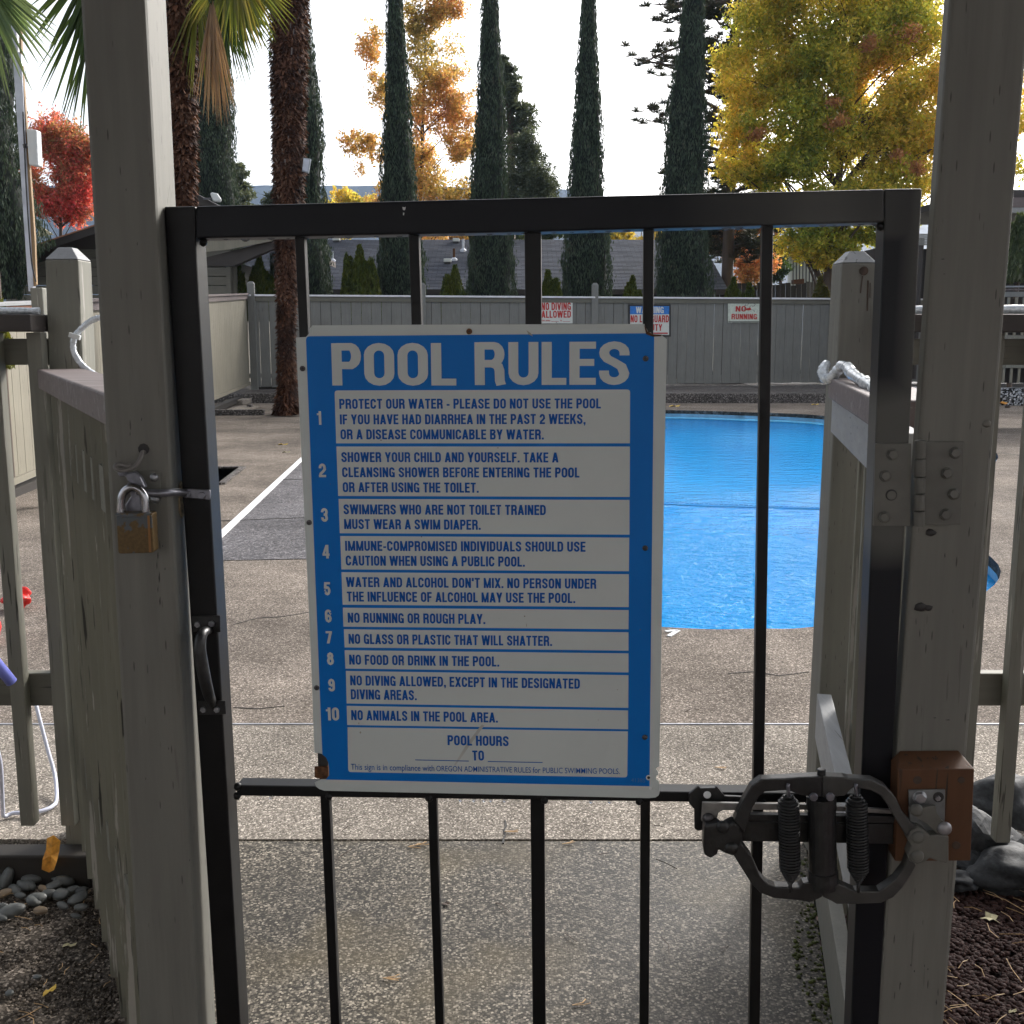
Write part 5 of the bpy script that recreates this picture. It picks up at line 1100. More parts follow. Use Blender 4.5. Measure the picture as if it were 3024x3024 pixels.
# splintered hole in the side of the latch post
c = lat(((430, 0), (533, 2000)), LPOST(540, 1495).z) + Vector((.0008, .045, 0)); m = MB(); m.blob(c, (.0015, .017, .024), 2, .5, 2); m.build('splintered_hole', plain('bare_splintered_wood', (.28, .22, .13), .8, 0, 150, .8, .3, 1.0), ltall)
for i, (x, y, w, h) in enumerate(((466,1640,3,26),(463,1668,2,30),(470,1705,4,34),(466,1740,2,20),(472,1775,4,28),(459,1612,3,10),(487,1680,3,7),(480,1612,2,8),(384,1281,2,14),(418,1238,2,12),(560,2540,2,9),(430,2300,2,8),(498,2210,2,10),(372,560,2,10),(405,720,2,12),(330,1010,2,10))):
    P = [LPOST(x - w * .5, y, .0004), LPOST(x, y + h * .5, .0004), LPOST(x + w * .6, y + h * .2, .0004), LPOST(x + w * .3, y - h * .5, .0004)]; m = MB(); m.prism(P, (0, .0003, 0)); m.build('gouge', M['farblack'], ltall)
for i, (x, y, w, h) in enumerate(((2790,1640,3,16),(2705,1835,2,22),(2716,1870,2,26),(2845,1850,2,14),(2760,2120,10,3),(2798,2126,14,3),(2690,2850,3,10),(2700,2868,3,8),(2730,2852,2,9),(2740,2862,3,6),(2660,2905,2,9),(2770,2930,2,26),(2765,2960,3,18),(2783,765,12,3),(2788,809,8,2),(2720,1500,2,10))):
    P = [GATE(x - w * .5, y, .0004), GATE(x, y + h * .5, .0004), GATE(x + w * .6, y + h * .2, .0004), GATE(x + w * .3, y - h * .5, .0004)]; m = MB(); m.prism(P, (0, .0003, 0)); m.build('gouge', M['farblack'], rtall)
# nail heads and scars on the hinge post
for x, y, r in ((2750, 1573, .008), (2720, 1793, .009), (2742, 1795, .006), (2914, 1251, .007)):
    m = MB(); m.blob(GATE(x, y, .0), (r, .002, r * .7), 2, .5, int(x)); m.build('nail_scar', M['farblack'] if x != 2914 else M['post'], rtall, smooth=True)
# ================================================================== unseen gateway roof and wall behind the viewer, added to shade the front faces
rfo = thing('gateway_shade_roof', (0, .6, 2.36), 'unseen flat boarded roof added for shade above the gateway, on the two tall posts', 'roof')  # out of view, added to shade the gateway
m = MB(); m.box((0, 1.52, 2.44), (3.4, .10, .15)); m.build('beam', M['post'], rfo)
m = MB(); m.box((0, .1, 2.56), (3.8, 4.0, .06)); m.build('deck_board', M['slat'], rfo)
m = MB(); m.box((0, -2.0, 2.44), (3.6, .1, .15)); m.build('beam', M['post'], rfo)
for sx in (-1.75, 1.75): m = MB(); m.box((sx, -2.0, 1.15), (.12, .12, 2.4)); m.build('post', M['post'], rfo)
hw = thing('shade_wall', (0, -4, 0), 'tall unseen grey wall added behind the viewer to shade the gate side', 'building')  # added blocker: height cuts sky light, grey tone sets the bounce
m = MB(); m.box((0, -4.2, 3.5), (22, .3, 7.0)); m.build('wall', plain('grey_shade_wall_paint', (.30, .30, .31), .7), hw)
m = MB(); m.box((0, -5.0, 7.2), (24, 5.4, .2)); m.build('roof', M['darkcap'], hw)
# hose, tube, float, seen between the left pickets
m = MB(); pts = [U(-15, 2190, 2.95), U(2, 2260, 2.95), U(8, 2380, 2.97), U(14, 2430, 2.98), U(45, 2455, 3.0), U(95, 2462, 3.0), U(135, 2452, 3.02), U(160, 2435, 3.05), U(170, 2400, 3.1), U(162, 2290, 3.2), U(140, 2210, 3.25), U(110, 2095, 3.3), U(100, 2040, 3.35)]
pts = [Vector((p.x, p.y, max(.012, p.z))) for p in pts]
m.tube(catmull(pts, 8, False), .006, 8); tag(m.build('garden_hose', M['hose'], smooth=True), 'pale blue hose hanging in a loop behind the left picket fence', 'hose')
m = MB(); a, b = U(-60, 1898, 2.60), U(34, 2014, 2.66)
m.tube([a, b], .0145, 18, False); o = m.build('plastic_tube', M['bluetube'], smooth=True); so = o.modifiers.new('t', 'SOLIDIFY'); so.thickness = .002; so.offset = -1
tag(o, 'lavender blue plastic tube poking through the left picket fence', 'tube')
m = MB(); c = G(52, 1800, .0); m.blob((c.x, c.y, .06), (.065, .05, .06), 4, .6, 5); tag(m.build('beach_toy', M['redfloat']), 'red crumpled plastic toy on the deck behind the left picket fence', 'toy')
m = MB(); c = G(-30, 1900, .0); m.blob((c.x, c.y, .07), (.05, .05, .08), 3, .3, 6); tag(m.build('beach_ball', M['redfloat']), 'second red plastic piece at the left edge, nearer the blue tube', 'toy')
# ================================================================== SIGNS ON THE BACK FENCE
def fsign(name, x0, x1, y0, y1, mat, lab, frame=None):
    r = thing(name, PBF((x0 + x1) / 2, (y0 + y1) / 2, .02), lab, 'sign', 'small signs on the back fence')
    if frame: slab('frame', [(x0 - 5, y1 + 5), (x1 + 5, y1 + 5), (x1 + 5, y0 - 5), (x0 - 5, y0 - 5)], .02, frame, r, off=.032, pl=PBF)
    slab('plate', [(x0, y1), (x1, y1), (x1, y0), (x0, y0)], .01, mat, r, off=.038, pl=PBF); return r
FO = .041
s1 = fsign('no_diving_sign', 1588, 1691, 890, 955, M['farwhite'], 'white NO DIVING ALLOWED sign with red letters on the back fence')
write('NO DIVING', (1599, 916), (1686, 915), 22, M['redtext'], s1, PBF, FO); write('ALLOWED', (1599, 939), (1686, 938), 21, M['redtext'], s1, PBF, FO)
write('POOL HOURS', (1599, 949), (1625, 949), 4.5, M['redtext'], s1, PBF, FO); write('TO', (1654, 949), (1659, 949), 4.5, M['redtext'], s1, PBF, FO)
for x0, x1 in ((1628, 1650), (1662, 1684)): slab('blank_line', [(x0, 950), (x1, 950), (x1, 949), (x0, 949)], .002, M['redtext'], s1, off=FO, pl=PBF)
for x, y in ((1643, 893), (1643, 952)): m = MB(); m.disc(PBF(x, y, .038), PBF.n, .01, .004, 8); m.build('screw', M['screw'], s1)
s2 = fsign('warning_sign', 1861, 1976, 904, 989, M['farwhite'], 'WARNING NO LIFEGUARD ON DUTY sign in a dark frame on the back fence', M['farblack'])
slab('blue_band', [(1861, 928), (1976, 928), (1976, 904), (1861, 904)], .003, M['farblue'], s2, off=FO, pl=PBF)
write('WARNING', (1878, 925), (1960, 925), 19, M['farwhite'], s2, PBF, .043)
write('NO LIFEGUARD', (1862, 952), (1975, 952), 21, M['redtext'], s2, PBF, FO); write('ON DUTY', (1883, 977), (1955, 977), 20, M['redtext'], s2, PBF, FO)
slab('red_line', [(1866, 986), (1972, 986), (1972, 982), (1866, 982)], .002, M['redtext'], s2, off=FO, pl=PBF)
s3 = fsign('no_running_sign', 2150, 2244, 890, 953, plain('cream_sign', (.55, .60, .52), .5), 'cream NO RUNNING sign with a small running figure on the back fence')
write('NO', (2172, 920), (2203, 920), 16, M['redtext'], s3, PBF, FO); write('RUNNING', (2160, 943), (2235, 943), 16, M['redtext'], s3, PBF, FO)
slab('lower_edge', [(2151, 952), (2243, 952), (2243, 949), (2151, 949)], .002, M['screw'], s3, off=FO, pl=PBF)
slab('red_shorts', [(2203, 911), (2216, 908), (2219, 915), (2211, 917), (2203, 916)], .002, M['redtext'], s3, off=FO, pl=PBF)
fg = MB()
for pts in ([(2205, 903), (2212, 896), (2222, 894), (2231, 899), (2226, 904), (2216, 903), (2213, 909)], [(2204, 901), (2198, 905), (2202, 898)], [(2217, 914), (2226, 916), (2229, 921)], [(2203, 914), (2193, 915), (2189, 911)], [(2222, 905), (2230, 903)]):
    P = [PBF(x, y, FO + .002) for x, y in pts]
    for a, b in zip(P, P[1:]): fg.beam(a, b, .002, .008, (0, 0, 1))
fg.build('figure_line', M['screw'], s3)
# ================================================================== FOLIAGE
def leaf_quads(C, size, aspect=1.0, up=0.0, rng=RNG, droop=None):
    """random leaf rhombs at centres C (N,3); up>0 stands them up along z"""
    n = len(C); a = rng.normal(size=(n, 3)); a /= np.linalg.norm(a, axis=1, keepdims=True)
    if up: a = a * (1 - up) + np.array([0, 0, 1.0]) * up
    a /= np.linalg.norm(a, axis=1, keepdims=True)
    b = rng.normal(size=(n, 3)); b -= (b * a).sum(1, keepdims=True) * a; b /= np.linalg.norm(b, axis=1, keepdims=True)
    s = size * rng.uniform(.6, 1.35, (n, 1)); a = a * s * aspect; b = b * s
    return np.stack([C - a, C - a * .1 + b * .55, C + a, C - a * .1 - b * .55], axis=1)
def branchy(base, tip_list, mat, parent, r0, name='trunk'):
    m = MB()
    for pts, ra, rb in tip_list:
        P = catmull(pts, 4, False); n = len(P); m.tube(P, [ra + (rb - ra) * i / (n - 1) for i in range(n)], 7)
    return m.build(name, mat, parent, smooth=True)
M['bark'] = wood('brown_tree_bark', (.085, .06, .045), 'z', .9, False); M['barkgrey'] = wood('grey_tree_bark', (.10, .09, .08), 'z', .9, False)
def px_r(w, Y): return w / FPX * Y
# --- cypresses: tight dark columns
M['cypress'] = leaf_mat('cypress_foliage', [(.022, .038, .026), (.036, .056, .036), (.052, .078, .046), (.07, .095, .065), (.09, .085, .055)], .15, .7, 2.6)
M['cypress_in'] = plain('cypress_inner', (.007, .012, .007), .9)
def column(name, prof, Y, label, dens=1.0, group='columnar cypress trees beyond the pool fence', base=True, seed=0, leafs=.07):
    """prof: (y px, left px, right px) from top to bottom"""
    rng = np.random.default_rng(seed + 5); rows = []
    for y, xl, xr in prof:
        c, l = U((xl + xr) / 2, y, Y), U(xl, y, Y); rows.append((c.z, c.x, abs(c.x - l.x)))
    rows.sort(); zs = np.array([r[0] for r in rows]); cx = np.array([r[1] for r in rows]); rad = np.array([r[2] for r in rows])
    root = thing(name, (float(cx[0]), Y, 0), label, 'tree', group)
    H = zs[-1] - zs[0]; area = 2 * math.pi * float(((rad[1:] + rad[:-1]) / 2 * np.diff(zs)).sum()); n = int(area * 900 * dens)
    z = rng.uniform(zs[0], zs[-1], n * 2); r = np.interp(z, zs, rad); keep = rng.uniform(0, rad.max(), n * 2) < r; z = z[keep][:n]; r = r[keep][:n]; n = len(z)
    th = rng.uniform(0, 2 * math.pi, n)
    lump = 1 + .09 * np.sin(3 * th + z * 1.7 + seed) + .07 * np.sin(7 * th + z * 5.1) + .04 * np.sin(2 * th - z * 9) + .05 * np.sin(11 * th + 3 * np.sin(z * 4))
    rr_ = r * lump * (1 - np.abs(rng.normal(0, .07, n))); sp = rng.uniform(size=n) < .10; rr_[sp] *= rng.uniform(1.02, 1.20, sp.sum())
    C = np.stack([np.interp(z, zs, cx) + rr_ * np.cos(th), Y + rr_ * np.sin(th), z], 1)
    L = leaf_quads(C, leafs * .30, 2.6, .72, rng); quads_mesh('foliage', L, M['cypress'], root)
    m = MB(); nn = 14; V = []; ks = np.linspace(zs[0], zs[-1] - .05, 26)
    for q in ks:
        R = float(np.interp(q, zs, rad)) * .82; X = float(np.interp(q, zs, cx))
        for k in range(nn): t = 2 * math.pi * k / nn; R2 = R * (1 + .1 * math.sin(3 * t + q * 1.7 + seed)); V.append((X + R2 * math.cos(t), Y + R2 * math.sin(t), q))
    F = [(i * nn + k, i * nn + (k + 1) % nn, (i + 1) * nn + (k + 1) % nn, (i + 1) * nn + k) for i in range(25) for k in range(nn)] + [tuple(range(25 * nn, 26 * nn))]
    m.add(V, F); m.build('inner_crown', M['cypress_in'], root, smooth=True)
    m = MB(); m.tube([(float(cx[0]), Y, 0), (float(cx[0]), Y, float(zs[0]) + .6)], [.14, .12], 8); m.build('trunk', M['bark'], root); return root
cyp = [([(-330,1150,1163),(-120,1149,1178),(0,1144,1189),(250,1141,1197),(500,1135,1209),(750,1132,1216),(1000/1.932+0,1129,1226)] , 0)]
column('cypress_tree', [(-420,1158,1164),(-200,1150,1180),(0,1144,1189),(160,1140,1200),(300,1136,1209),(430,1130,1222),(560,1127,1230),(700,1118,1238),(780,1115,1252),(880,1114,1258)], 29, 'tall dark cypress directly in front of the orange autumn tree', seed=1)
column('cypress_tree', [(-460,1436,1444),(-220,1432,1462),(0,1424,1472),(130,1420,1478),(260,1410,1487),(400,1400,1492),(560,1392,1500),(700,1384,1510),(790,1380,1516),(880,1378,1518)], 29.3, 'tall dark cypress just left of the grey green conifer', seed=2)
column('cypress_tree', [(-420,1734,1740),(-200,1724,1750),(0,1717,1759),(150,1709,1766),(300,1697,1773),(420,1686,1776),(560,1680,1784),(700,1670,1800),(790,1656,1798),(880,1662,1800)], 29.6, 'tall dark cypress standing alone against white sky', seed=3)
column('cypress_tree', [(-500,2040,2050),(-250,2028,2066),(0,2016,2079),(200,1996,2082),(330,1968,2083),(480,1960,2083),(600,1955,2085),(720,1944,2088),(800,1940,2094),(880,1938,2096)], 30, 'dark cypress beside the pine, left of the big yellow tree', seed=4)
column('cypress_tree', [(-420,868,880),(-200,862,894),(0,848,904),(150,840,925),(300,836,948),(415,832,957),(500,830,947),(600,826,958),(720,815,970),(800,808,976),(880,806,978)], 28, 'dark cypress half hidden behind the right palm trunk', seed=5)
column('cypress_tree', [(-200,610,650),(0,585,668),(150,578,678),(260,574,683),(330,570,688),(450,568,692),(600,566,704),(720,565,706),(880,570,720)], 34.5, 'broad dark cypress behind the hanging dead palm frond', seed=6, dens=.9)
column('cypress_tree', [(-300,-95,-20),(0,-140,20),(130,-150,38),(300,-160,50),(500,-170,66),(640,-160,102),(720,-150,116),(800,-150,70),(880,-150,60)], 24, 'very broad dark cypress at the left edge behind the antenna pole', seed=7, dens=.9)
# --- small golden green thujas
M['thuja'] = leaf_mat('thuja_foliage', [(.03, .05, .010), (.06, .085, .014), (.10, .115, .018), (.05, .055, .015)], .25, .6, 2.5)
def bush(name, px, pytop, wpx, Y, label, mat, seed, base=880, group='small thujas along the pool fence', peaks=3, leafs=.035, cat='shrub'):
    rng = np.random.default_rng(seed); c = U(px, base, Y); top = U(px, pytop, Y).z; R = px_r(wpx / 2, Y); z0 = max(.1, c.z - .5)
    root = thing(name, (c.x, Y, .0), label, cat, group); C = []
    tips = [(0, 0, 1.0)] + [(rng.uniform(-.6, .6), rng.uniform(-.5, .5), rng.uniform(.62, .85)) for _ in range(peaks + 3)]
    for tx, ty, th_ in tips:
        n = int(5200 * R * th_); h = (top - z0) * th_; zz_ = rng.uniform(0, 1, n) ** 1.1; rr_ = R * .62 * (1 - zz_) ** .75 + .02; a = rng.uniform(0, 6.28, n); q = rr_ * np.sqrt(rng.uniform(.45, 1, n))
        C.append(np.stack([c.x + tx * R + q * np.cos(a), Y + ty * R + q * np.sin(a), z0 + zz_ * h], 1))
    C = np.concatenate(C); quads_mesh('foliage', leaf_quads(C, leafs, 2.2, .6, rng), mat, root)
    m = MB(); m.tube([(c.x, Y, 0), (c.x, Y, z0 + .8)], .05, 6); m.build('trunk', M['bark'], root); return root
bush('thuja_shrub', 1065, 727, 118, 27.6, 'tallest golden green thuja, between two cypresses left of the roof vents', M['thuja'], 21)
bush('thuja_shrub', 1025, 752, 60, 27.4, 'narrow side peak thuja left of the tallest golden thuja', M['thuja'], 22)
bush('thuja_shrub', 1345, 787, 105, 27.4, 'golden green thuja below the dark vent pipe', M['thuja'], 23)
bush('thuja_shrub', 1618, 800, 90, 27.7, 'small thuja above the NO DIVING sign', M['thuja'], 24)
bush('thuja_shrub', 1867, 818, 70, 28, 'smallest thuja, above the WARNING sign', M['thuja'], 25)
bush('thuja_shrub', 770, 757, 110, 27, 'wide bushy thuja left of the right palm trunk', M['thuja'], 26)
bush('thuja_shrub', 2165, 822, 60, 28.3, 'brownish green thuja at the foot of the pine', M['thuja'], 27)
bush('thuja_shrub', 2210, 838, 40, 28.3, 'low thuja right of the pine foot', M['thuja'], 28)
bush('thuja_shrub', 708, 770, 36, 26.8, 'narrow dark thuja beside the shelter post', M['thuja'], 29)
bush('round_shrub', 2420, 820, 70, 29, 'round green and rust shrub in front of the stockade fence', leaf_mat('rusty_shrub_foliage', [(.06, .08, .015), (.10, .10, .02), (.16, .06, .02)], .3), 30, group=None)
bush('round_shrub', -10, 840, 70, 9.5, 'yellow green shrub at the far left edge above the picket fence', leaf_mat('yellowgreen_shrub', [(.08, .10, .015), (.16, .16, .02)], .3), 31, group=None, base=905, leafs=.02)
# --- broadleaved autumn trees built from leaf sprays round branch ends
def tree(name, Y, base_px, blobs, mat, label, leafsize, n_leaf, seed, bark='bark', trunk_w=.18, group='autumn trees beyond the fence', spray=.10, cat='tree', ground=0.0, limbs=26, up=0.0, gaps=-.1):
    """blobs: (px, py, rx px, ry px, weight)"""
    rng = np.random.default_rng(seed); rr = random.Random(seed)
    B = []
    for px, py, rx, ry, w in blobs:
        c = U(px, py, Y); B.append((np.array(c), px_r(rx, Y), px_r(ry, Y), w))
    bx = U(base_px[0], base_px[1], Y).x; root = thing(name, (bx, Y, 0), label, cat, group)
    wt_ = np.array([b[3] * b[1] * b[2] for b in B]); wt_ = wt_ / wt_.sum(); C = []; ends = []
    per = 26
    for b, wq in zip(B, wt_):
        c, rx, rz, w = b; k = max(3, int(n_leaf * wq / per)); dpt = max(rx * .8, rz * .5)
        p = rng.normal(size=(k * 4, 3)); p /= np.linalg.norm(p, axis=1, keepdims=True); rad_ = rng.uniform(.1, 1.22, (k * 4, 1)) ** .55; p *= rad_
        W = c + p * np.array([rx, dpt, rz]); Lm = max(.5, .42 * min(rx, rz)); K = rng.normal(size=(7, 3)) / Lm; ph = rng.uniform(0, 6.28, 7); f_ = np.sin(W @ K.T + ph).sum(1) / 2.6
        ok = f_ > (gaps + (rad_[:, 0] - .85) * 2.2 * (rad_[:, 0] > .85)); p = p[ok][:k]; k = len(p)
        if k < 2: continue
        ce = c + p * np.array([rx, dpt, rz]); ends.append(ce)
        s = spray * min(rx, rz) * rng.uniform(.5, 1.5, (k, 1, 1)) + .05
        q = rng.normal(size=(k, per, 3)) * s * np.array([1.0, 1.0, .8]); dirn = np.concatenate([p[:, :1], p[:, 1:2], np.abs(p[:, 2:]) * .6 + .5], 1); q = q * .6 + (rng.uniform(-.5, 2.0, (k, per, 1)) * s * dirn[:, None, :]); C.append((ce[:, None, :] + q).reshape(-1, 3))
    C = np.concatenate(C); quads_mesh('crown', leaf_quads(C, leafsize, 1.15, up, rng), mat, root)
    ends = np.concatenate(ends); zt = max(b[0][2] + b[2] * .7 for b in B); zb_ = min(b[0][2] - b[2] for b in B)
    m = MB(); cxm = float(np.average([b[0][0] for b in B], weights=wt_)); top = Vector((cxm, Y, zt)); base = Vector((bx, Y, ground))
    spine = catmull([base, base.lerp(top, .35) + Vector((rr.uniform(-.2, .2), 0, 0)), base.lerp(top, .7), top], 6, False); ns_ = len(spine)
    m.tube(spine, [trunk_w * (1 - .9 * i / (ns_ - 1)) for i in range(ns_)], 8)
    for k in range(limbs):
        e = Vector(ends[rr.randrange(len(ends))]); zz_ = max(ground + 1.2, e.z - abs((e - Vector((cxm, Y, e.z))).length) * rr.uniform(.5, 1.1)); t = min(1, max(0, (zz_ - ground) / (zt - ground)))
        s0 = spine[min(ns_ - 1, int(t * (ns_ - 1)))]; mid = s0.lerp(e, .55) + Vector((0, 0, .12 * (e - s0).length)); P = catmull([s0, mid, e], 5, False); r0 = trunk_w * .32 * (1.1 - t)
        m.tube(P, [r0 * (1 - .85 * i / (len(P) - 1)) for i in range(len(P))], 5, False)
    m.build('trunk', M[bark], root, smooth=True); return root
OR = leaf_mat('orange_autumn_leaves', [(.27, .25, .09), (.44, .34, .12), (.56, .37, .14), (.58, .31, .15), (.6, .34, .24)], .5, .5, .35)
tree('orange_sweetgum', 46, (1230, 870), [(1262,-60,70,70,1),(1238,80,50,80,1),(1330,60,60,75,1.2),(1290,200,85,80,.9),(1160,150,80,55,.9),(1120,250,40,60,.6),(1340,260,70,60,1),(1250,330,80,70,1),(1370,340,55,65,.9),(1170,310,60,50,.6),
     (1060,430,55,32,1),(1120,450,50,38,1),(1300,450,90,70,1.1),(1390,480,45,70,1.2),(1090,530,40,40,.7),(1250,560,90,60,1.2),(1360,600,70,60,1.2),(1150,600,60,45,.8),(1250,690,110,40,1)], OR, 'tall thin orange and gold autumn tree behind two cypresses', .062, 44000, 41, trunk_w=.13, spray=.15, limbs=80, gaps=-.12)
YG = leaf_mat('far_yellow_leaves', [(.26, .27, .06), (.52, .44, .08), (.7, .55, .12), (.55, .36, .1)], .55, .5, .3)
tree('yellow_tree', 60, (1000, 870), [(985,610,60,45,1),(1060,620,60,40,1),(930,650,60,40,1),(1010,660,80,40,1),(1100,650,50,40,.8)], YG, 'low yellow green tree beyond the roof between palm and cypress', .085, 14000, 42)
tree('yellow_tree', 62, (1870, 870), [(1830,700,40,24,1),(1890,705,45,26,1),(1950,700,40,30,1)], YG, 'yellow tree top above the grey roof behind the gate bars', .09, 9000, 43)
tree('orange_tree', 55, (1420, 870), [(1270,705,60,18,1),(1350,702,50,16,1),(1180,708,60,16,.8)], OR, 'low orange tree top just above the ridge of the grey roof', .08, 6000, 58)
tree('green_tree', 58, (1600, 870), [(1600,700,70,26,1),(1680,704,60,20,1),(1520,690,40,30,1)], leaf_mat('far_green_leaves', [(.04, .06, .025), (.08, .10, .03)], .3), 'dull green tree top above the grey roof left of the centre', .09, 7000, 59)
MG = leaf_mat('yellow_green_maple_leaves', [(.15, .22, .05), (.32, .37, .07), (.54, .49, .09), (.74, .58, .13), (.80, .53, .20)], .58, .5, .42)
maple = tree('yellow_maple', 33, (2432, 850), [(2480,-40,240,110,1),(2300,60,110,100,1),(2560,120,200,110,1),(2390,170,150,110,1),(2700,40,110,130,.9),(2690,230,110,110,.8),(2170,160,55,60,.8),(2120,190,36,28,.5),(2230,260,110,75,1),(2500,290,190,110,1.1),
     (2330,380,170,90,1.1),(2170,420,60,50,.7),(2560,420,170,80,1),(2700,400,90,90,.8),(2230,500,110,50,.9),(2420,510,200,60,1.1),(2620,540,120,60,1),(2420,610,200,70,1.2),(2600,640,110,60,1.1),(2380,720,120,50,1.1),(2540,730,110,45,1.1),(2680,620,60,70,.8),(2470,775,70,30,1),
     (2850,300,150,200,.5),(2980,120,120,150,.5),(3000,420,70,120,.6)], MG, 'big yellow and green maple filling the upper right', .052, 230000, 44, trunk_w=.2, spray=.12, limbs=140, gaps=-.12)
RB = leaf_mat('dark_red_leaf_cluster', [(.30, .14, .07), (.45, .24, .10)], .45, .5, 1)
C = []
for px, py, r in ((2676,100,22),(2693,92,16),(2572,120,14),(2480,352,16),(2240,395,16),(2230,402,12),(2465,365,10),(2650,455,12),(2700,490,16),(2712,505,12),(2465,300,12),(2560,140,12)):
    c = np.array(U(px, py, 31.0)); C.append(c + RNG.normal(size=(110, 3)) * px_r(r * .8, 31) * np.array([RNG.uniform(.8, 1.5), 1, RNG.uniform(.6, 1)]))
quads_mesh('red_leaves', leaf_quads(np.concatenate(C), .05, 1.1), RB, maple)
OR2 = leaf_mat('bright_orange_leaves', [(.42, .32, .12), (.55, .32, .12), (.6, .27, .12), (.55, .2, .12)], .5, .5, .5)
tree('orange_maple', 48, (2240, 870), [(2110,700,70,40,1),(2220,720,60,60,1.1),(2130,790,55,60,1),(2230,800,55,60,1),(2180,660,60,30,.8),(2260,690,30,40,1)], OR2, 'bright orange tree behind the pine trunk and roof end', .06, 30000, 45)
tree('green_tree', 50, (2320, 870), [(2305,800,34,45,1),(2290,750,30,30,.8)], leaf_mat('plain_green_leaves', [(.03, .06, .015), (.06, .10, .02)], .35), 'small plain green tree left of the white building', .055, 9000, 46, group=None)
RED = leaf_mat('scarlet_maple_leaves', [(.24, .2, .09), (.46, .2, .13), (.66, .15, .15), (.72, .12, .17)], .58, .5, .55)
tree('red_maple', 40, (185, 870), [(150,400,55,50,.8),(190,440,70,60,1),(120,480,50,60,1),(230,520,60,80,1),(170,560,80,70,1.2),(110,560,40,60,1),(220,620,60,50,1.1),(140,640,70,45,1.1),(260,460,40,60,.8),(115,390,20,30,.7)], RED, 'scarlet maple between the antenna pole and the latch post', .05, 46000, 47, trunk_w=.12, spray=.14, limbs=80, gaps=-.3)
# --- conifers
def conifer(name, Y, px, ytop, ybot, wbot, mat, label, seed, n=9000, leafs=.05, sparse=1.0, lean=0, cat='tree', group=None, base=870, trunkw=.18, x_extra=0):
    rng = np.random.default_rng(seed); rr = random.Random(seed); top = U(px, ytop, Y); bot = U(px + lean, ybot, Y); R = px_r(wbot / 2, Y)
    root = thing(name, (bot.x, Y, 0), label, cat, group); m = MB(); m.tube([(bot.x, Y, 0), bot, top], [trunkw, trunkw * .85, .02], 8); C = []
    H = top.z - bot.z; nl = int(34 * sparse)
    for k in range(nl):
        t = (k + rr.random()) / nl; z = bot.z + H * t; L = (R * (1 - t) ** .8 + .12) * rr.uniform(.55, 1.15)
        a = rr.uniform(0, 6.28); d = Vector((math.cos(a), math.sin(a) * .8, rr.uniform(-.12, .25))); s = Vector((bot.x + (top.x - bot.x) * t, Y, z)); e = s + d * L
        P = [s, s.lerp(e, .5) + Vector((0, 0, .05 * L)), e + Vector((0, 0, -.05 * L))]; m.tube(P, [.035 * (1 - t) + .012, .02, .006], 4, False)
        k2 = int(n / nl); tt = rng.uniform(.2, 1.02, k2) ** .8; base_ = np.outer(1 - tt, np.array(s)) + np.outer(tt, np.array(e)); C.append(base_ + rng.normal(size=(k2, 3)) * np.array([.16, .16, .09]) * (.4 + .8 * L))
    m.build('trunk', M['bark'], root); quads_mesh('crown', leaf_quads(np.concatenate(C), leafs, 2.4, .1, rng), mat, root); return root
DG = leaf_mat('grey_green_conifer', [(.05, .065, .045), (.085, .105, .07), (.12, .14, .085)], .3, .6, .6)
tree('grey_green_conifer', 42, (1560, 870), [(1545,420,30,30,1),(1560,470,50,40,1),(1550,530,80,50,1),(1580,560,70,45,1),(1540,600,90,40,1),(1600,620,45,30,1),(1520,450,30,60,1)], DG, 'grey green rounded conifer just right of the second centre cypress', .045, 34000, 50, spray=.12, limbs=30, group=None, up=.35)
conifer('thin_fir', 44, 1490, 170, 400, 130, DG, 'thin sparse fir top peeking out above the grey green conifer', 51, 5500, .06, .9, lean=20)
conifer('blue_fir', 52, 700, 490, 640, 150, DG, 'fir with level branches between broad cypress and palm trunk', 52, 3600, .07, .55, lean=10)
conifer('dark_fir', 45, 812, 566, 640, 70, DG, 'small dark fir peeking out left of the palm trunk', 53, 2200, .06, .5)
PN = leaf_mat('pine_needle_clumps', [(.03, .036, .024), (.06, .07, .045), (.12, .09, .06)], .15, .6, 1.5)
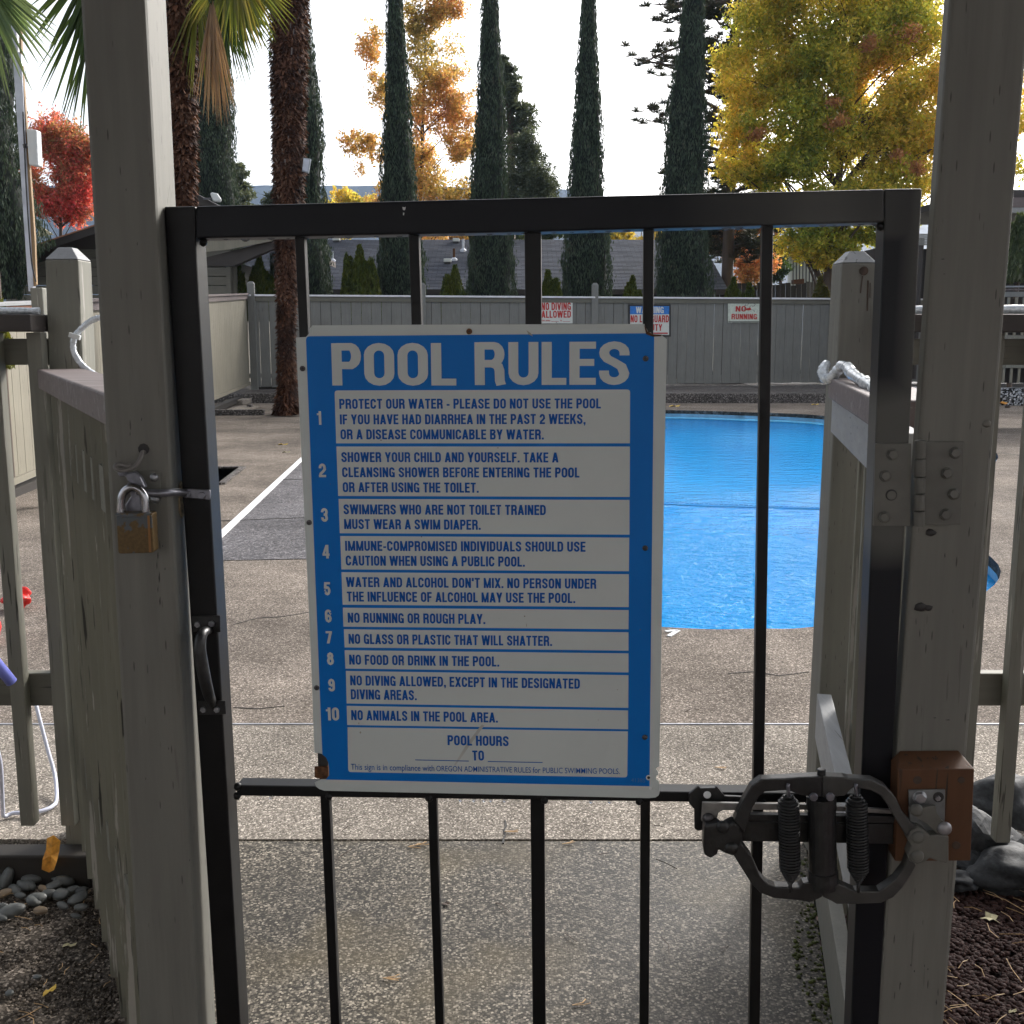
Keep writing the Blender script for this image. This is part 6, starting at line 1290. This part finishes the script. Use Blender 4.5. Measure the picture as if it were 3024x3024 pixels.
def pine():
    rr = random.Random(9); rng = np.random.default_rng(9); Y = 38; root = thing('ponderosa_pine', U(2150, 870, Y), 'tall open pine with dark clumped needles left of the yellow maple', 'tree'); root.location.z = 0
    m = MB(); P = [U(2146, 900, Y), U(2150, 760, Y), U(2158, 560, Y), U(2168, 330, Y), U(2175, 100, Y), U(2180, -250, Y), U(2182, -500, Y)]; P[0].z = 0
    m.tube(catmull(P, 4, False), [px_r(38 - i * 1.1, Y) * .5 for i in range(25)], 9); C = []
    ends = [(1865,170),(1900,185),(1945,190),(1925,15),(1965,60),(1990,20),(1910,355),(1950,345),(1985,250),(1950,490),(1975,400),(2000,500),(2100,30),(2110,110),(2090,230),(2120,300),(2095,380),(2110,450),(2130,520),(2100,560),(2060,640),(2110,690),(2090,740),(2230,60),(2230,150),(2220,240),(2215,340),(2240,700),(2265,740),(2270,690),(2070,700),(2190,690),(2120,620),(2230,570),(2200,480),(2240,420),(2210,-40),(2120,-60),(2260,20),(2245,560),(2085,20),(2100,160),(2110,200),(2115,600)]
    for ex, ey in ends:
        e = U(ex, ey, Y + rr.uniform(-1.5, 1.5)); sy = ey + rr.uniform(-5, 50) - (30 if abs(ex - 2160) > 150 else 0); s = U(2160, sy, Y); mid = s.lerp(e, .5) + Vector((0, 0, rr.uniform(-.5, .7)))
        Q = catmull([s, mid, e], 5, False); m.tube(Q, [.07 * (1 - i / len(Q)) + .012 for i in range(len(Q))], 5, False)
        for k in range(rr.randint(13, 22)):
            t = rr.uniform(.25, 1.04) ** .8; c = s.lerp(e, t) + Vector((rr.uniform(-.5, .5), rr.uniform(-.5, .5), rr.uniform(-.35, .45))); nn = 70
            if k % 2 == 0: m.tube([s.lerp(e, max(0, t - .12)), c], [.018, .006], 4, False)
            d = rng.normal(size=(nn, 3)); d /= np.linalg.norm(d, axis=1, keepdims=True); d[:, 2] = np.abs(d[:, 2]) * .9; L = .27; w = rng.normal(size=(nn, 3)); w -= (w * d).sum(1, keepdims=True) * d; w /= np.linalg.norm(w, axis=1, keepdims=True)
            c0 = np.array(c); tp = c0 + d * L * rng.uniform(.6, 1.1, (nn, 1)); C.append(np.stack([c0 + d * .02 - w * .011, tp - w * .008, tp + w * .008, c0 + d * .02 + w * .011], 1))
    m.build('trunk', M['bark'], root, smooth=True); quads_mesh('needles', np.concatenate(C), PN, root)
pine()
m_t = MB(); P = [U(2545, 460, 36), U(2541, 380, 36), U(2543, 250, 36), U(2548, 60, 36)]
# --- palms
M['palmtrunk'] = plain('palm_fibre', (.065, .028, .016), .9, 0, 26, .6, .2, 1.0)
M['palmbark'] = leaf_mat('palm_fibre_shreds', [(.025, .012, .008), (.06, .026, .014), (.12, .05, .025), (.2, .12, .08)], .1, .8, 3.0)
M['palmstub'] = plain('pale_cut_leaf_stub', (.20, .15, .12), .7)
M['frond'] = leaf_mat('palm_frond_green', [(.03, .055, .014), (.05, .085, .02), (.075, .11, .03)], .35, .35, 1.0)
M['frond_y'] = leaf_mat('palm_frond_yellowing', [(.07, .10, .02), (.15, .15, .03), (.30, .21, .06)], .4, .4, 2.0)
M['frond_d'] = leaf_mat('dead_palm_frond', [(.17, .09, .045), (.30, .19, .11), (.40, .28, .17)], .3, .5, 2.0)
M['frond_p'] = leaf_mat('pale_palm_frond', [(.10, .15, .07), (.16, .21, .11), (.24, .28, .17)], .35, .4, 1.0)
def palm_trunk(prof, Y, root, seed):
    rng = np.random.default_rng(seed); zs, cx, rad = [], [], []
    for y, xl, xr in prof: c = U((xl + xr) / 2, y, Y); zs.append(c.z); cx.append(c.x); rad.append(px_r((xr - xl) / 2, Y))
    o = np.argsort(zs); zs, cx, rad = np.array(zs)[o], np.array(cx)[o], np.array(rad)[o]; m = MB()
    P = [(float(x), Y, float(z)) for x, z in zip(cx, zs)]; m.tube(P, [float(r) * .9 for r in rad], 16); tr = m.build('trunk', M['palmtrunk'], root, smooth=True)
    H = zs[-1] - zs[0]; n = int(H * 2300); z = rng.uniform(zs[0], zs[-1], n); a = rng.uniform(0, 6.28, n); r = np.interp(z, zs, rad) * rng.uniform(.86, 1.04, n); X = np.interp(z, zs, cx)
    C = np.stack([X + r * np.cos(a), Y + r * np.sin(a), z], 1); out = np.stack([np.cos(a), np.sin(a), -rng.uniform(.3, 1.8, n)], 1); out /= np.linalg.norm(out, axis=1, keepdims=True)
    w = np.stack([-np.sin(a), np.cos(a), rng.normal(0, .5, n)], 1) * rng.uniform(.006, .03, (n, 1)); L = rng.uniform(.03, .1, (n, 1))
    quads_mesh('fibre', np.stack([C - w, C + w, C + out * L + w * .3, C + out * L - w * .3], 1), M['palmbark'], tr)
    n = int(H * 9); V = []
    sb_ = MB(); rr = random.Random(seed)
    for i in range(n):
        z1 = rr.uniform(zs[0] + .2, zs[-1]); a1 = rr.uniform(math.pi, 2 * math.pi); R1 = float(np.interp(z1, zs, rad)) * 1.0; X1 = float(np.interp(z1, zs, cx)); p = Vector((X1 + R1 * .95 * math.cos(a1), Y + R1 * .95 * math.sin(a1), z1))
        d = Vector((math.cos(a1) * .6, math.sin(a1) * .6, 1)).normalized(); sb_.beam(p, p + d * rr.uniform(.04, .11), rr.uniform(.012, .03), .01, (math.cos(a1), math.sin(a1), 0))
    sb_.build('leaf_stub', M['palmstub'], tr, kind='stuff'); return tr
def fan(base, tip, spread, n, L, mat, root, seed, width=.028, droop=.25, normal=None, petiole=True, name='frond', fold=0.0):
    """fan leaf: segments radiate from base around the base->tip direction"""
    rr = random.Random(seed); base, tip = Vector(base), Vector(tip); ax = (tip - base); Lx = ax.length; ax.normalize()
    nm = Vector(normal) if normal is not None else Vector((0, -1, .25)); nm = (nm - ax * nm.dot(ax)).normalized(); side = ax.cross(nm); V = []; F = []; m = MB()
    for i in range(n):
        t = (i / (n - 1) - .5) * 2; a = math.radians(spread) * t; l = L * (1 - .22 * abs(t)) * rr.uniform(.86, 1.06); d = (ax * math.cos(a) + side * math.sin(a) + nm * (fold * abs(t) + rr.uniform(-.12, .12))).normalized(); w = side * math.cos(a) - ax * math.sin(a); w = (w + nm * rr.uniform(-.5, .5)).normalized()
        pts = []; K = 5
        for k in range(K + 1):
            s_ = k / K; p = base + d * (l * s_) + Vector((0, 0, -droop * l * s_ * s_ * (.6 + .6 * rr.random() if k == K else .8))); ww = width * (.35 + 1.3 * s_ if s_ < .5 else 1.0 - (s_ - .5) * 1.86); pts.append((p, ww))
        b0 = len(m.v); vs_ = []
        for p, ww in pts: vs_ += [p - w * ww / 2 + nm * ww * .3, p, p + w * ww / 2 + nm * ww * .3]
        fs_ = []
        for k in range(K): fs_ += [(3*k, 3*k+1, 3*k+4, 3*k+3), (3*k+1, 3*k+2, 3*k+5, 3*k+4)]
        m.add(vs_, fs_)
    return m.build(name, mat, root)
def petiole(a, b, root, mat=None, r=.014):
    m = MB(); a, b = Vector(a), Vector(b); m.tube(catmull([a, a.lerp(b, .5) + Vector((0, 0, .15)), b], 5, False), r, 6); return m.build('leaf_stalk', mat or M['frond'], root)
palm2 = thing('fan_palm', G(845, 1222), 'fan palm trunk standing in the bare bed on the deck, nearest the pool fence corner', 'palm', 'palms left of the pool')
palm_trunk([(1226,806,892),(1150,824,872),(1000,824,866),(880,822,872),(740,818,876),(600,811,892),(420,810,896),(200,805,900),(0,800,905),(-300,806,900),(-420,810,895)], 19.0, palm2, 61)
crown2 = U(853, -430, 19.0)
for i in range(16):
    a = i * 2.4; rr = random.Random(i); e = crown2 + Vector((math.cos(a), math.sin(a), rr.uniform(.1, 1.0))) * 1.0; petiole(crown2, e, palm2); d = (e - crown2).normalized(); fan(e, e + d, 75, 26, 1.0, M['frond'], palm2, i, .04, .25, normal=(0, 0, 1))
palm1 = thing('fan_palm', (U(548, 700, 13).x, 13, 0), 'shaggy fan palm with a hanging dead frond, directly right of the latch post', 'palm', 'palms left of the pool')
palm_trunk([(1500,505,560),(1000,500,560),(760,505,562),(600,520,570),(450,512,573),(300,503,572),(150,496,572),(0,490,574),(-80,488,576)], 13.0, palm1, 62)
cr1 = U(545, -70, 13.0)
def F1(sx, sy, ex, ey, spread, n, Lpx, mat, seed, Y=13, w=.035, droop=.1, pet=True, fold=0.0):
    a = U(sx, sy, Y); b = U(ex, ey, Y); d = (b - a).length
    if pet: petiole(cr1, a, palm1)
    return fan(a, b, spread, n, Lpx / FPX * Y, mat, palm1, seed, w, droop, fold=fold)
F1(690, -110, 730, 40, 66, 44, 235, M['frond_y'], 1, 12.6, .05, .10)
F1(670, -60, 700, 60, 30, 22, 250, M['frond'], 2, 13.2, .04, .05)
F1(622, 10, 640, 330, 13, 34, 330, M['frond_d'], 3, 12.5, .02, .02)
F1(628, 0, 655, 330, 10, 16, 340, M['frond_d'], 13, 12.45, .012, .02)
F1(585, -20, 572, 230, 22, 18, 270, M['frond_y'], 4, 12.8, .026, .02)
F1(655, 10, 690, 250, 20, 18, 260, M['frond'], 5, 12.9, .022, .02)
F1(300, -140, 170, 110, 30, 26, 330, M['frond'], 6, 12.4, .06, .05)
F1(290, -60, 225, 200, 20, 18, 400, M['frond'], 7, 12.5, .05, .02)
F1(262, 120, 232, 390, 14, 10, 300, M['frond'], 8, 12.5, .028, .0)
F1(560, -120, 560, 60, 60, 22, 180, M['frond'], 9, 13.5, .035, .1)
for i in range(12):
    a = i * 2.4 + .3; rr = random.Random(40 + i); e = cr1 + Vector((math.cos(a), math.sin(a), rr.uniform(.5, 1.3))) * .9; petiole(cr1, e, palm1); d = (e - cr1).normalized(); fan(e, e + d, 75, 26, .9, M['frond'], palm1, 80 + i, .04, .25, normal=(0, 0, 1))
palm3 = thing('fan_palm', (-4.6, 8.6, 0), 'fan palm whose pale frond hangs into the top left corner', 'palm', 'palms left of the pool')
m = MB(); m.tube([(-4.9, 8.6, 0), (-4.9, 8.6, 4.3)], .14, 10); m.build('trunk', M['palmtrunk'], palm3)
cc = Vector((-4.9, 8.6, 4.4)); a = U(-70, -90, 8.3); petiole(cc, a, palm3); fan(a, U(5, 160, 8.3), 44, 26, 330 / FPX * 8.3, M['frond_p'], palm3, 5, .045, .05)
for i in range(10):
    aa = i * 2.4 + 2; e = cc + Vector((math.cos(aa), math.sin(aa), .6)) * .8
    if e.x > -4.4: continue
    petiole(cc, e, palm3); d = (e - cc).normalized(); fan(e, e + d, 70, 22, .8, M['frond_p'], palm3, 90 + i, .035, .25, normal=(0, 0, 1))
fl_ = thing('floodlight', U(905, 490, 18.9), 'square glass floodlight fixed to the right side of the palm trunk', 'floodlight')
Q = Plane((-5, 18.8, 0), (5, 19.6, 0)); slab('housing', [(892, 505), (911, 511), (918, 469), (896, 466)], .08, M['greyplastic'], fl_, pl=Q, off=.1, bevel=.004); slab('glass', [(894, 502), (909, 507), (914, 472), (897, 469)], .004, M['silverpole'], fl_, pl=Q, off=.106)
m = MB(); m.beam(U(905, 490, 19.0), U(880, 495, 19.0), .03, .03); m.build('bracket', M['darksteel'], fl_)
# ================================================================== BUILDINGS
# house with the grey shingle roof
house = thing('grey_roof_house', U(1500, 870, 42), 'low house with long grey shingled roof behind the cypresses', 'house'); house.location.z = 0
e0, e1 = U(660, 852, 36), U(2150, 858, 36); r0, r1 = U(700, 707, 42), U(2070, 709, 42); r0.z = r1.z = (r0.z + r1.z) / 2; e0.z = e1.z = (e0.z + e1.z) / 2; e0.y = e1.y = 36
def shingle():
    m, nt, b, o = new_mat('grey_asphalt_shingle'); bt = N(nt, 'ShaderNodeTexBrick', Scale=1.0); bt.inputs['Mortar Size'].default_value = .012; bt.inputs['Brick Width'].default_value = .32; bt.inputs['Row Height'].default_value = .14; bt.inputs['Bias'].default_value = 0
    bt.inputs['Color1'].default_value = (.05, .056, .072, 1); bt.inputs['Color2'].default_value = (.10, .108, .132, 1); bt.inputs['Mortar'].default_value = (.04, .042, .05, 1)
    g = N(nt, 'ShaderNodeNewGeometry'); mm = N(nt, 'ShaderNodeMapping'); nt.links.new(g.outputs['Position'], mm.inputs[0])
    sx = N(nt, 'ShaderNodeSeparateXYZ'); nt.links.new(g.outputs['Position'], sx.inputs[0]); cb = N(nt, 'ShaderNodeCombineXYZ'); nt.links.new(sx.outputs[0], cb.inputs[0]); nt.links.new(mth(nt, 'MULTIPLY', sx.outputs[1], 1.07), cb.inputs[1]); nt.links.new(cb.outputs[0], bt.inputs['Vector'])
    nt.links.new(mix(nt, ramp(nt, noise(nt, g.outputs['Position'], .8, 4), [(.3, 0.0), (.7, .5)]), bt.outputs[0], (.085, .092, .112)), b.inputs['Base Color']); b.inputs['Roughness'].default_value = .9; b.inputs['Specular IOR Level'].default_value = .1; bump(nt, b, bt.outputs['Fac'], -.3, .02); return m
M['shingle'] = shingle()
m = MB(); nc = 38; V = []; F = []                                    # stepped shingle courses
def lerp2(a, b, t): return a + (b - a) * t
for i in range(nc):
    t0, t1 = i / nc, (i + 1) / nc; a0, a1 = lerp2(e0, r0, t0), lerp2(e1, r1, t0); b0, b1 = lerp2(e0, r0, t1), lerp2(e1, r1, t1); up = Vector((0, -.004, .012)); k = len(V)
    V += [a0, a1, a0 + up, a1 + up, b0, b1]; F += [(k, k+1, k+3, k+2), (k+2, k+3, k+5, k+4)]
m.add(V, F); rf_ = m.build('roof', M['shingle'], house)
hipb = Vector((e1.x + .2, 48, e1.z)); m = MB(); m.add([e1 + Vector((.002, 0, 0)), hipb, r1 + Vector((.002, 0, 0))], [(0, 1, 2)]); m.add([r0, r1, hipb, Vector((e0.x, 48, e0.z))], [(0, 1, 2, 3)]); m.build('rear_roof', M['shingle'], house)
m = MB(); m.beam(e0 + Vector((0, -.04, -.08)), e1 + Vector((.05, -.04, -.08)), .1, .16); m.build('gutter', M['darkcap'], house)
m = MB(); m.box(((e0.x + e1.x) / 2, 42.4, 1.3), (abs(e1.x - e0.x) - .8, 12, 2.6)); m.build('wall', M['darkcap'], house)
def on_roof(px, py):
    n = (e1 - e0).cross(r0 - e0).normalized(); r = ray(px, py); o = Vector((0, 0, EYE)); t = (e0 - o).dot(n) / r.dot(n); return o + r * t
def vent_box(px, py, w, lab):
    p = on_roof(px, py + 8); m = MB(); m.box(p + Vector((0, 0, .10)), (w, .28, .12)); o = m.build('vent_hood', M['farwhite'], rf_, bevel=.02); m = MB(); m.box(p + Vector((0, -.0, .0)), (w * .85, .24, .12)); m.build('vent_base', M['farblack'], rf_)
def vent_pipe(px, py, h, mat, r=.045):
    p = on_roof(px, py); m = MB(); m.tube([p, p + Vector((0, 0, h))], r, 10); m.build('vent_pipe', mat, rf_); m = MB(); m.tube([p + Vector((0, 0, -.05)), p + Vector((0, 0, .03)), p + Vector((0, 0, .09))], [.13, .12, .05], 12); m.build('pipe_flange', M['silverpole'], rf_)
vent_box(1347, 709, .24, ''); vent_box(1322, 770, .26, ''); vent_box(994, 706, .26, ''); vent_pipe(1368, 741, .42, M['silverpole']); vent_pipe(1341, 768, .40, M['rust']); vent_pipe(982, 771, .34, M['greyplastic'])
# lapped-board shelter on the left
sh_ = thing('pool_shelter', U(300, 880, 24), 'brown roofed shelter with lapped board walls behind the sunlit side fence', 'shelter'); sh_.location.z = 0
SH = Plane((-20, 25.2, 0), (0, 25.2, 0)); SW = Plane((-20, 26.3, 0), (0, 26.3, 0))
M['soffit'] = wood('dark_brown_soffit', (.045, .028, .022), 'y', .4, False); M['siding'] = wood('taupe_siding', (.20, .19, .16), 'x', .3, False)
apx, apl, apr = (570, 572), (-60, 783), (828, 708)
def roofslab(name, p, q, th_px, mat, y0=25.2, y1=33):
    a, b = SH(*p), SH(*q); m = MB(); th = Vector((0, 0, -.16)); dy = Vector((0, y1 - y0, 0)); V = [a, b, b + th, a + th]; V += [v + dy for v in V]; m.add(V, [(0,1,2,3),(4,7,6,5),(0,4,5,1),(3,2,6,7),(1,5,6,2),(0,3,7,4)]); return fix_normals(m.build(name, mat, sh_))
roofslab('roof_slope', apl, apx, 0, M['soffit']); roofslab('roof_slope', (571, 572), apr, 0, M['soffit'])
for p, q in ((apl, apx), (apx, apr)):
    a, b = SH(*p, .03), SH(*q, .03); m = MB(); m.beam(a + Vector((0, 0, -.07)), b + Vector((0, 0, -.07)), .05, .17, (0, 0, 1)); m.build('fascia_board', M['darkcap'], sh_)
    m = MB(); m.beam(a + Vector((0, .3, .02)), b + Vector((0, .3, .02)), .7, .03, (0, 0, 1)); m.build('roof_edge', M['copper_board'] if p == apl else M['darkcap'], sh_)
y = 905
W0, W1 = (18, 678)
k = 0; ya = 735
while ya < 960:
    xl = 18 if ya > 775 else 18 + (775 - ya) * 3.2; xr = 678
    if ya > 700: slab('siding_board', [(xl, ya + 26), (xr, ya + 26), (xr, ya + 1), (xl, ya + 1)], .03, M['siding'], sh_, off=.004 * (k % 2), pl=SW, bevel=.003)
    ya += 27; k += 1
slab('corner_board', [(668, 960), (681, 960), (681, 740), (668, 740)], .08, M['siding'], sh_, off=.05, pl=SW)
m = MB(); a, b = SW(668, 800), SW(681, 800); m.box((a.x + .1, 29, 1.6), (.1, 5.2, 3.0)); m.build('side_wall', M['siding'], sh_)
# eave beams under the right slope
PE = Plane((-20, 24.9, 0), (0, 24.9, 0))
slab('gable_board', [(560, 750), (668, 738), (800, 712), (812, 702), (700, 690), (560, 690)], .1, M['fence_side'], sh_, off=.0, pl=PE)
slab('eave_beam', [(600, 762), (668, 745), (812, 708), (815, 730), (690, 785), (600, 785)], .3, M['darkcap'], sh_, off=-.15, pl=PE)
slab('underside_beam', [(560, 690), (700, 690), (812, 704), (560, 704)], .1, M['whitewood'], sh_, off=.03, pl=PE)
slab('small_house_gable', [(113, 664), (155, 692), (113, 700)], .1, plain('cream_gable', (.5, .44, .28), .6), sh_, off=0, pl=Plane((-30, 38, 0), (0, 38, 0)))
# small floodlight on the shelter roof
f2 = thing('floodlight', U(638, 580, 25), 'white floodlight on a bracket above the shelter roof', 'floodlight')
Q2 = Plane((-20, 25, 0), (0, 25, 0)); slab('housing', [(628, 595), (650, 597), (652, 588), (641, 571), (622, 567), (620, 573)], .12, M['whiteplastic'], f2, pl=Q2, bevel=.03)
m = MB(); m.beam(U(600, 587, 25), U(626, 586, 25), .04, .04); m.build('bracket', M['screw'], f2)
# antenna pole
ap = thing('antenna_pole', U(104, 850, 8.95), 'tall pale pole with a wooden strip and a white antenna box, far left', 'pole')
PP = Plane((-6, 8.95, 0), (0, 8.95, 0))
slab('metal_pole', [(84, 860), (98, 860), (62, 160), (50, 150), (44, 60), (40, 0), (36, -300), (22, -300), (32, 60), (40, 200)], .05, M['silverpole'], ap, pl=PP)
slab('wooden_strip', [(96, 848), (107, 840), (102, 700), (64, 170), (58, -50), (52, -50), (58, 170), (84, 650)], .03, M['woodpole'], ap, off=-.012, pl=PP)
slab('antenna_box', rrect((77, 380), (108, 383), (113, 490), (85, 487), 5, 5), .09, M['whiteplastic'], ap, off=.03, pl=PP, bevel=.012)
m = MB(); m.beam(PP(84, 430, .0), PP(70, 432, .0), .03, .03); m.build('clamp', M['screw'], ap)
m = MB(); m.tube(catmull([PP(68, 330, .02), PP(78, 560, .02), PP(92, 760, .03), PP(106, 832, .03)], 6, False), .006, 6); m.build('cable', M['farblack'], ap)
# white building with battens and stockade fence at the right
wbd = thing('white_building', U(2420, 870, 52), 'white building with dark upright battens seen under the yellow maple', 'building'); wbd.location.z = 0
WP = Plane((0, 52, 0), (40, 52, 0))
slab('wall', [(2328, 900), (2404, 900), (2404, 757), (2332, 750)], .3, M['farwhite'], wbd, pl=WP)
slab('wall', [(2410, 900), (2475, 900), (2475, 770), (2410, 766)], .3, M['farwhite'], wbd, off=-.4, pl=WP)
slab('corner_panel', [(2404, 860), (2411, 860), (2411, 765), (2404, 758)], .2, M['farblack'], wbd, off=.02, pl=WP)
for i in range(7): slab('batten', [(2341 + i * 9.6, 850), (2343.4 + i * 9.6, 850), (2344.4 + i * 9.6, 754), (2342 + i * 9.6, 754)], .05, M['farblack'], wbd, off=.06, pl=WP)
slab('roof', [(2310, 752), (2500, 766), (2500, 745), (2310, 735)], 6, M['darkcap'], wbd, off=.5, pl=WP)
st = thing('stockade_fence', U(2350, 870, 40), 'dark brown ragged stockade fence below the white building', 'fence'); st.location.z = 0
SP_ = Plane((0, 40, 0), (30, 40, 0)); rr = random.Random(5); x = 2080
while x < 2640:
    t = 838 + rr.uniform(-5, 6); t = t - 6 if x > 2340 else t
    if x > 2380: t = 832 - (x - 2380) * .05 + rr.uniform(-2, 2)
    w = rr.uniform(11, 15) if x < 2380 else 9; slab('stockade_board', [(x, 900), (x + w, 900), (x + w, t + rr.uniform(-1, 2)), (x, t)], .04, M['timber'] if x < 2380 else M['barkgrey'], st, off=rr.uniform(-.03, .03), pl=SP_); x += w + 1.2
bs = thing('wooden_bench_box', U(2355, 870, 38), 'low reddish wooden box on top of the stockade line', 'box'); bs.location.z = 2.0
slab('box', [(2343, 838), (2375, 838), (2375, 823), (2343, 826)], .3, M['cedar'], bs, pl=Plane((0, 38, 0), (30, 38, 0)))
# rhododendron behind the right fence
bush('rhododendron', 3010, 640, 150, 21, 'dark leafed rhododendron with pale sprays under the carport beam', leaf_mat('rhododendron_leaves', [(.03, .05, .02), (.09, .12, .05), (.28, .28, .22)], .3), 71, base=740, group=None, leafs=.05)
# ================================================================== HILLS
from mathutils import noise as mnz
def hills(Y, yf, mat, seed):
    V = []; n = 90; 
    for i in range(n + 1):
        px = -800 + i * (4600 / n); a = U(px, yf(px) + 5 * mnz.noise(Vector((px * .02, seed, 0))), Y); V += [(a.x, Y, a.z), (a.x * .97, Y - 200, a.z * .45), (a.x * .9, Y - 450, -2)]
    F = []
    for i in range(n): F += [(3*i, 3*i+1, 3*i+4, 3*i+3), (3*i+1, 3*i+2, 3*i+5, 3*i+4)]
    m = MB(); m.add(V, F); m.build('hills', mat, None, kind='structure', smooth=True)
M['hill'] = aggregate('forested_hill', (.012, .025, .03), (.03, .045, .05), .02)
hills(1200, lambda x: 548 if x < 1150 else 548 + (x - 1150) * .02 if x < 1700 else 559 + (x - 1700) * .25 if x < 1900 else 640, M['hill'], 1)

# ================================================================== HAZE that turns the far hills blue
m = bpy.data.materials.new('thin_haze'); m.use_nodes = True; nt = m.node_tree; nt.nodes.clear(); out = nt.nodes.new('ShaderNodeOutputMaterial'); pv = nt.nodes.new('ShaderNodeVolumePrincipled')
pv.inputs['Color'].default_value = (.5, .68, 1.0, 1); pv.inputs['Density'].default_value = .00016; pv.inputs['Anisotropy'].default_value = .3; nt.links.new(pv.outputs[0], out.inputs['Volume'])
hz = MB(); hz.box((0, 600, 90), (3400, 1300, 184)); tag(hz.build('haze', m), kind='stuff')
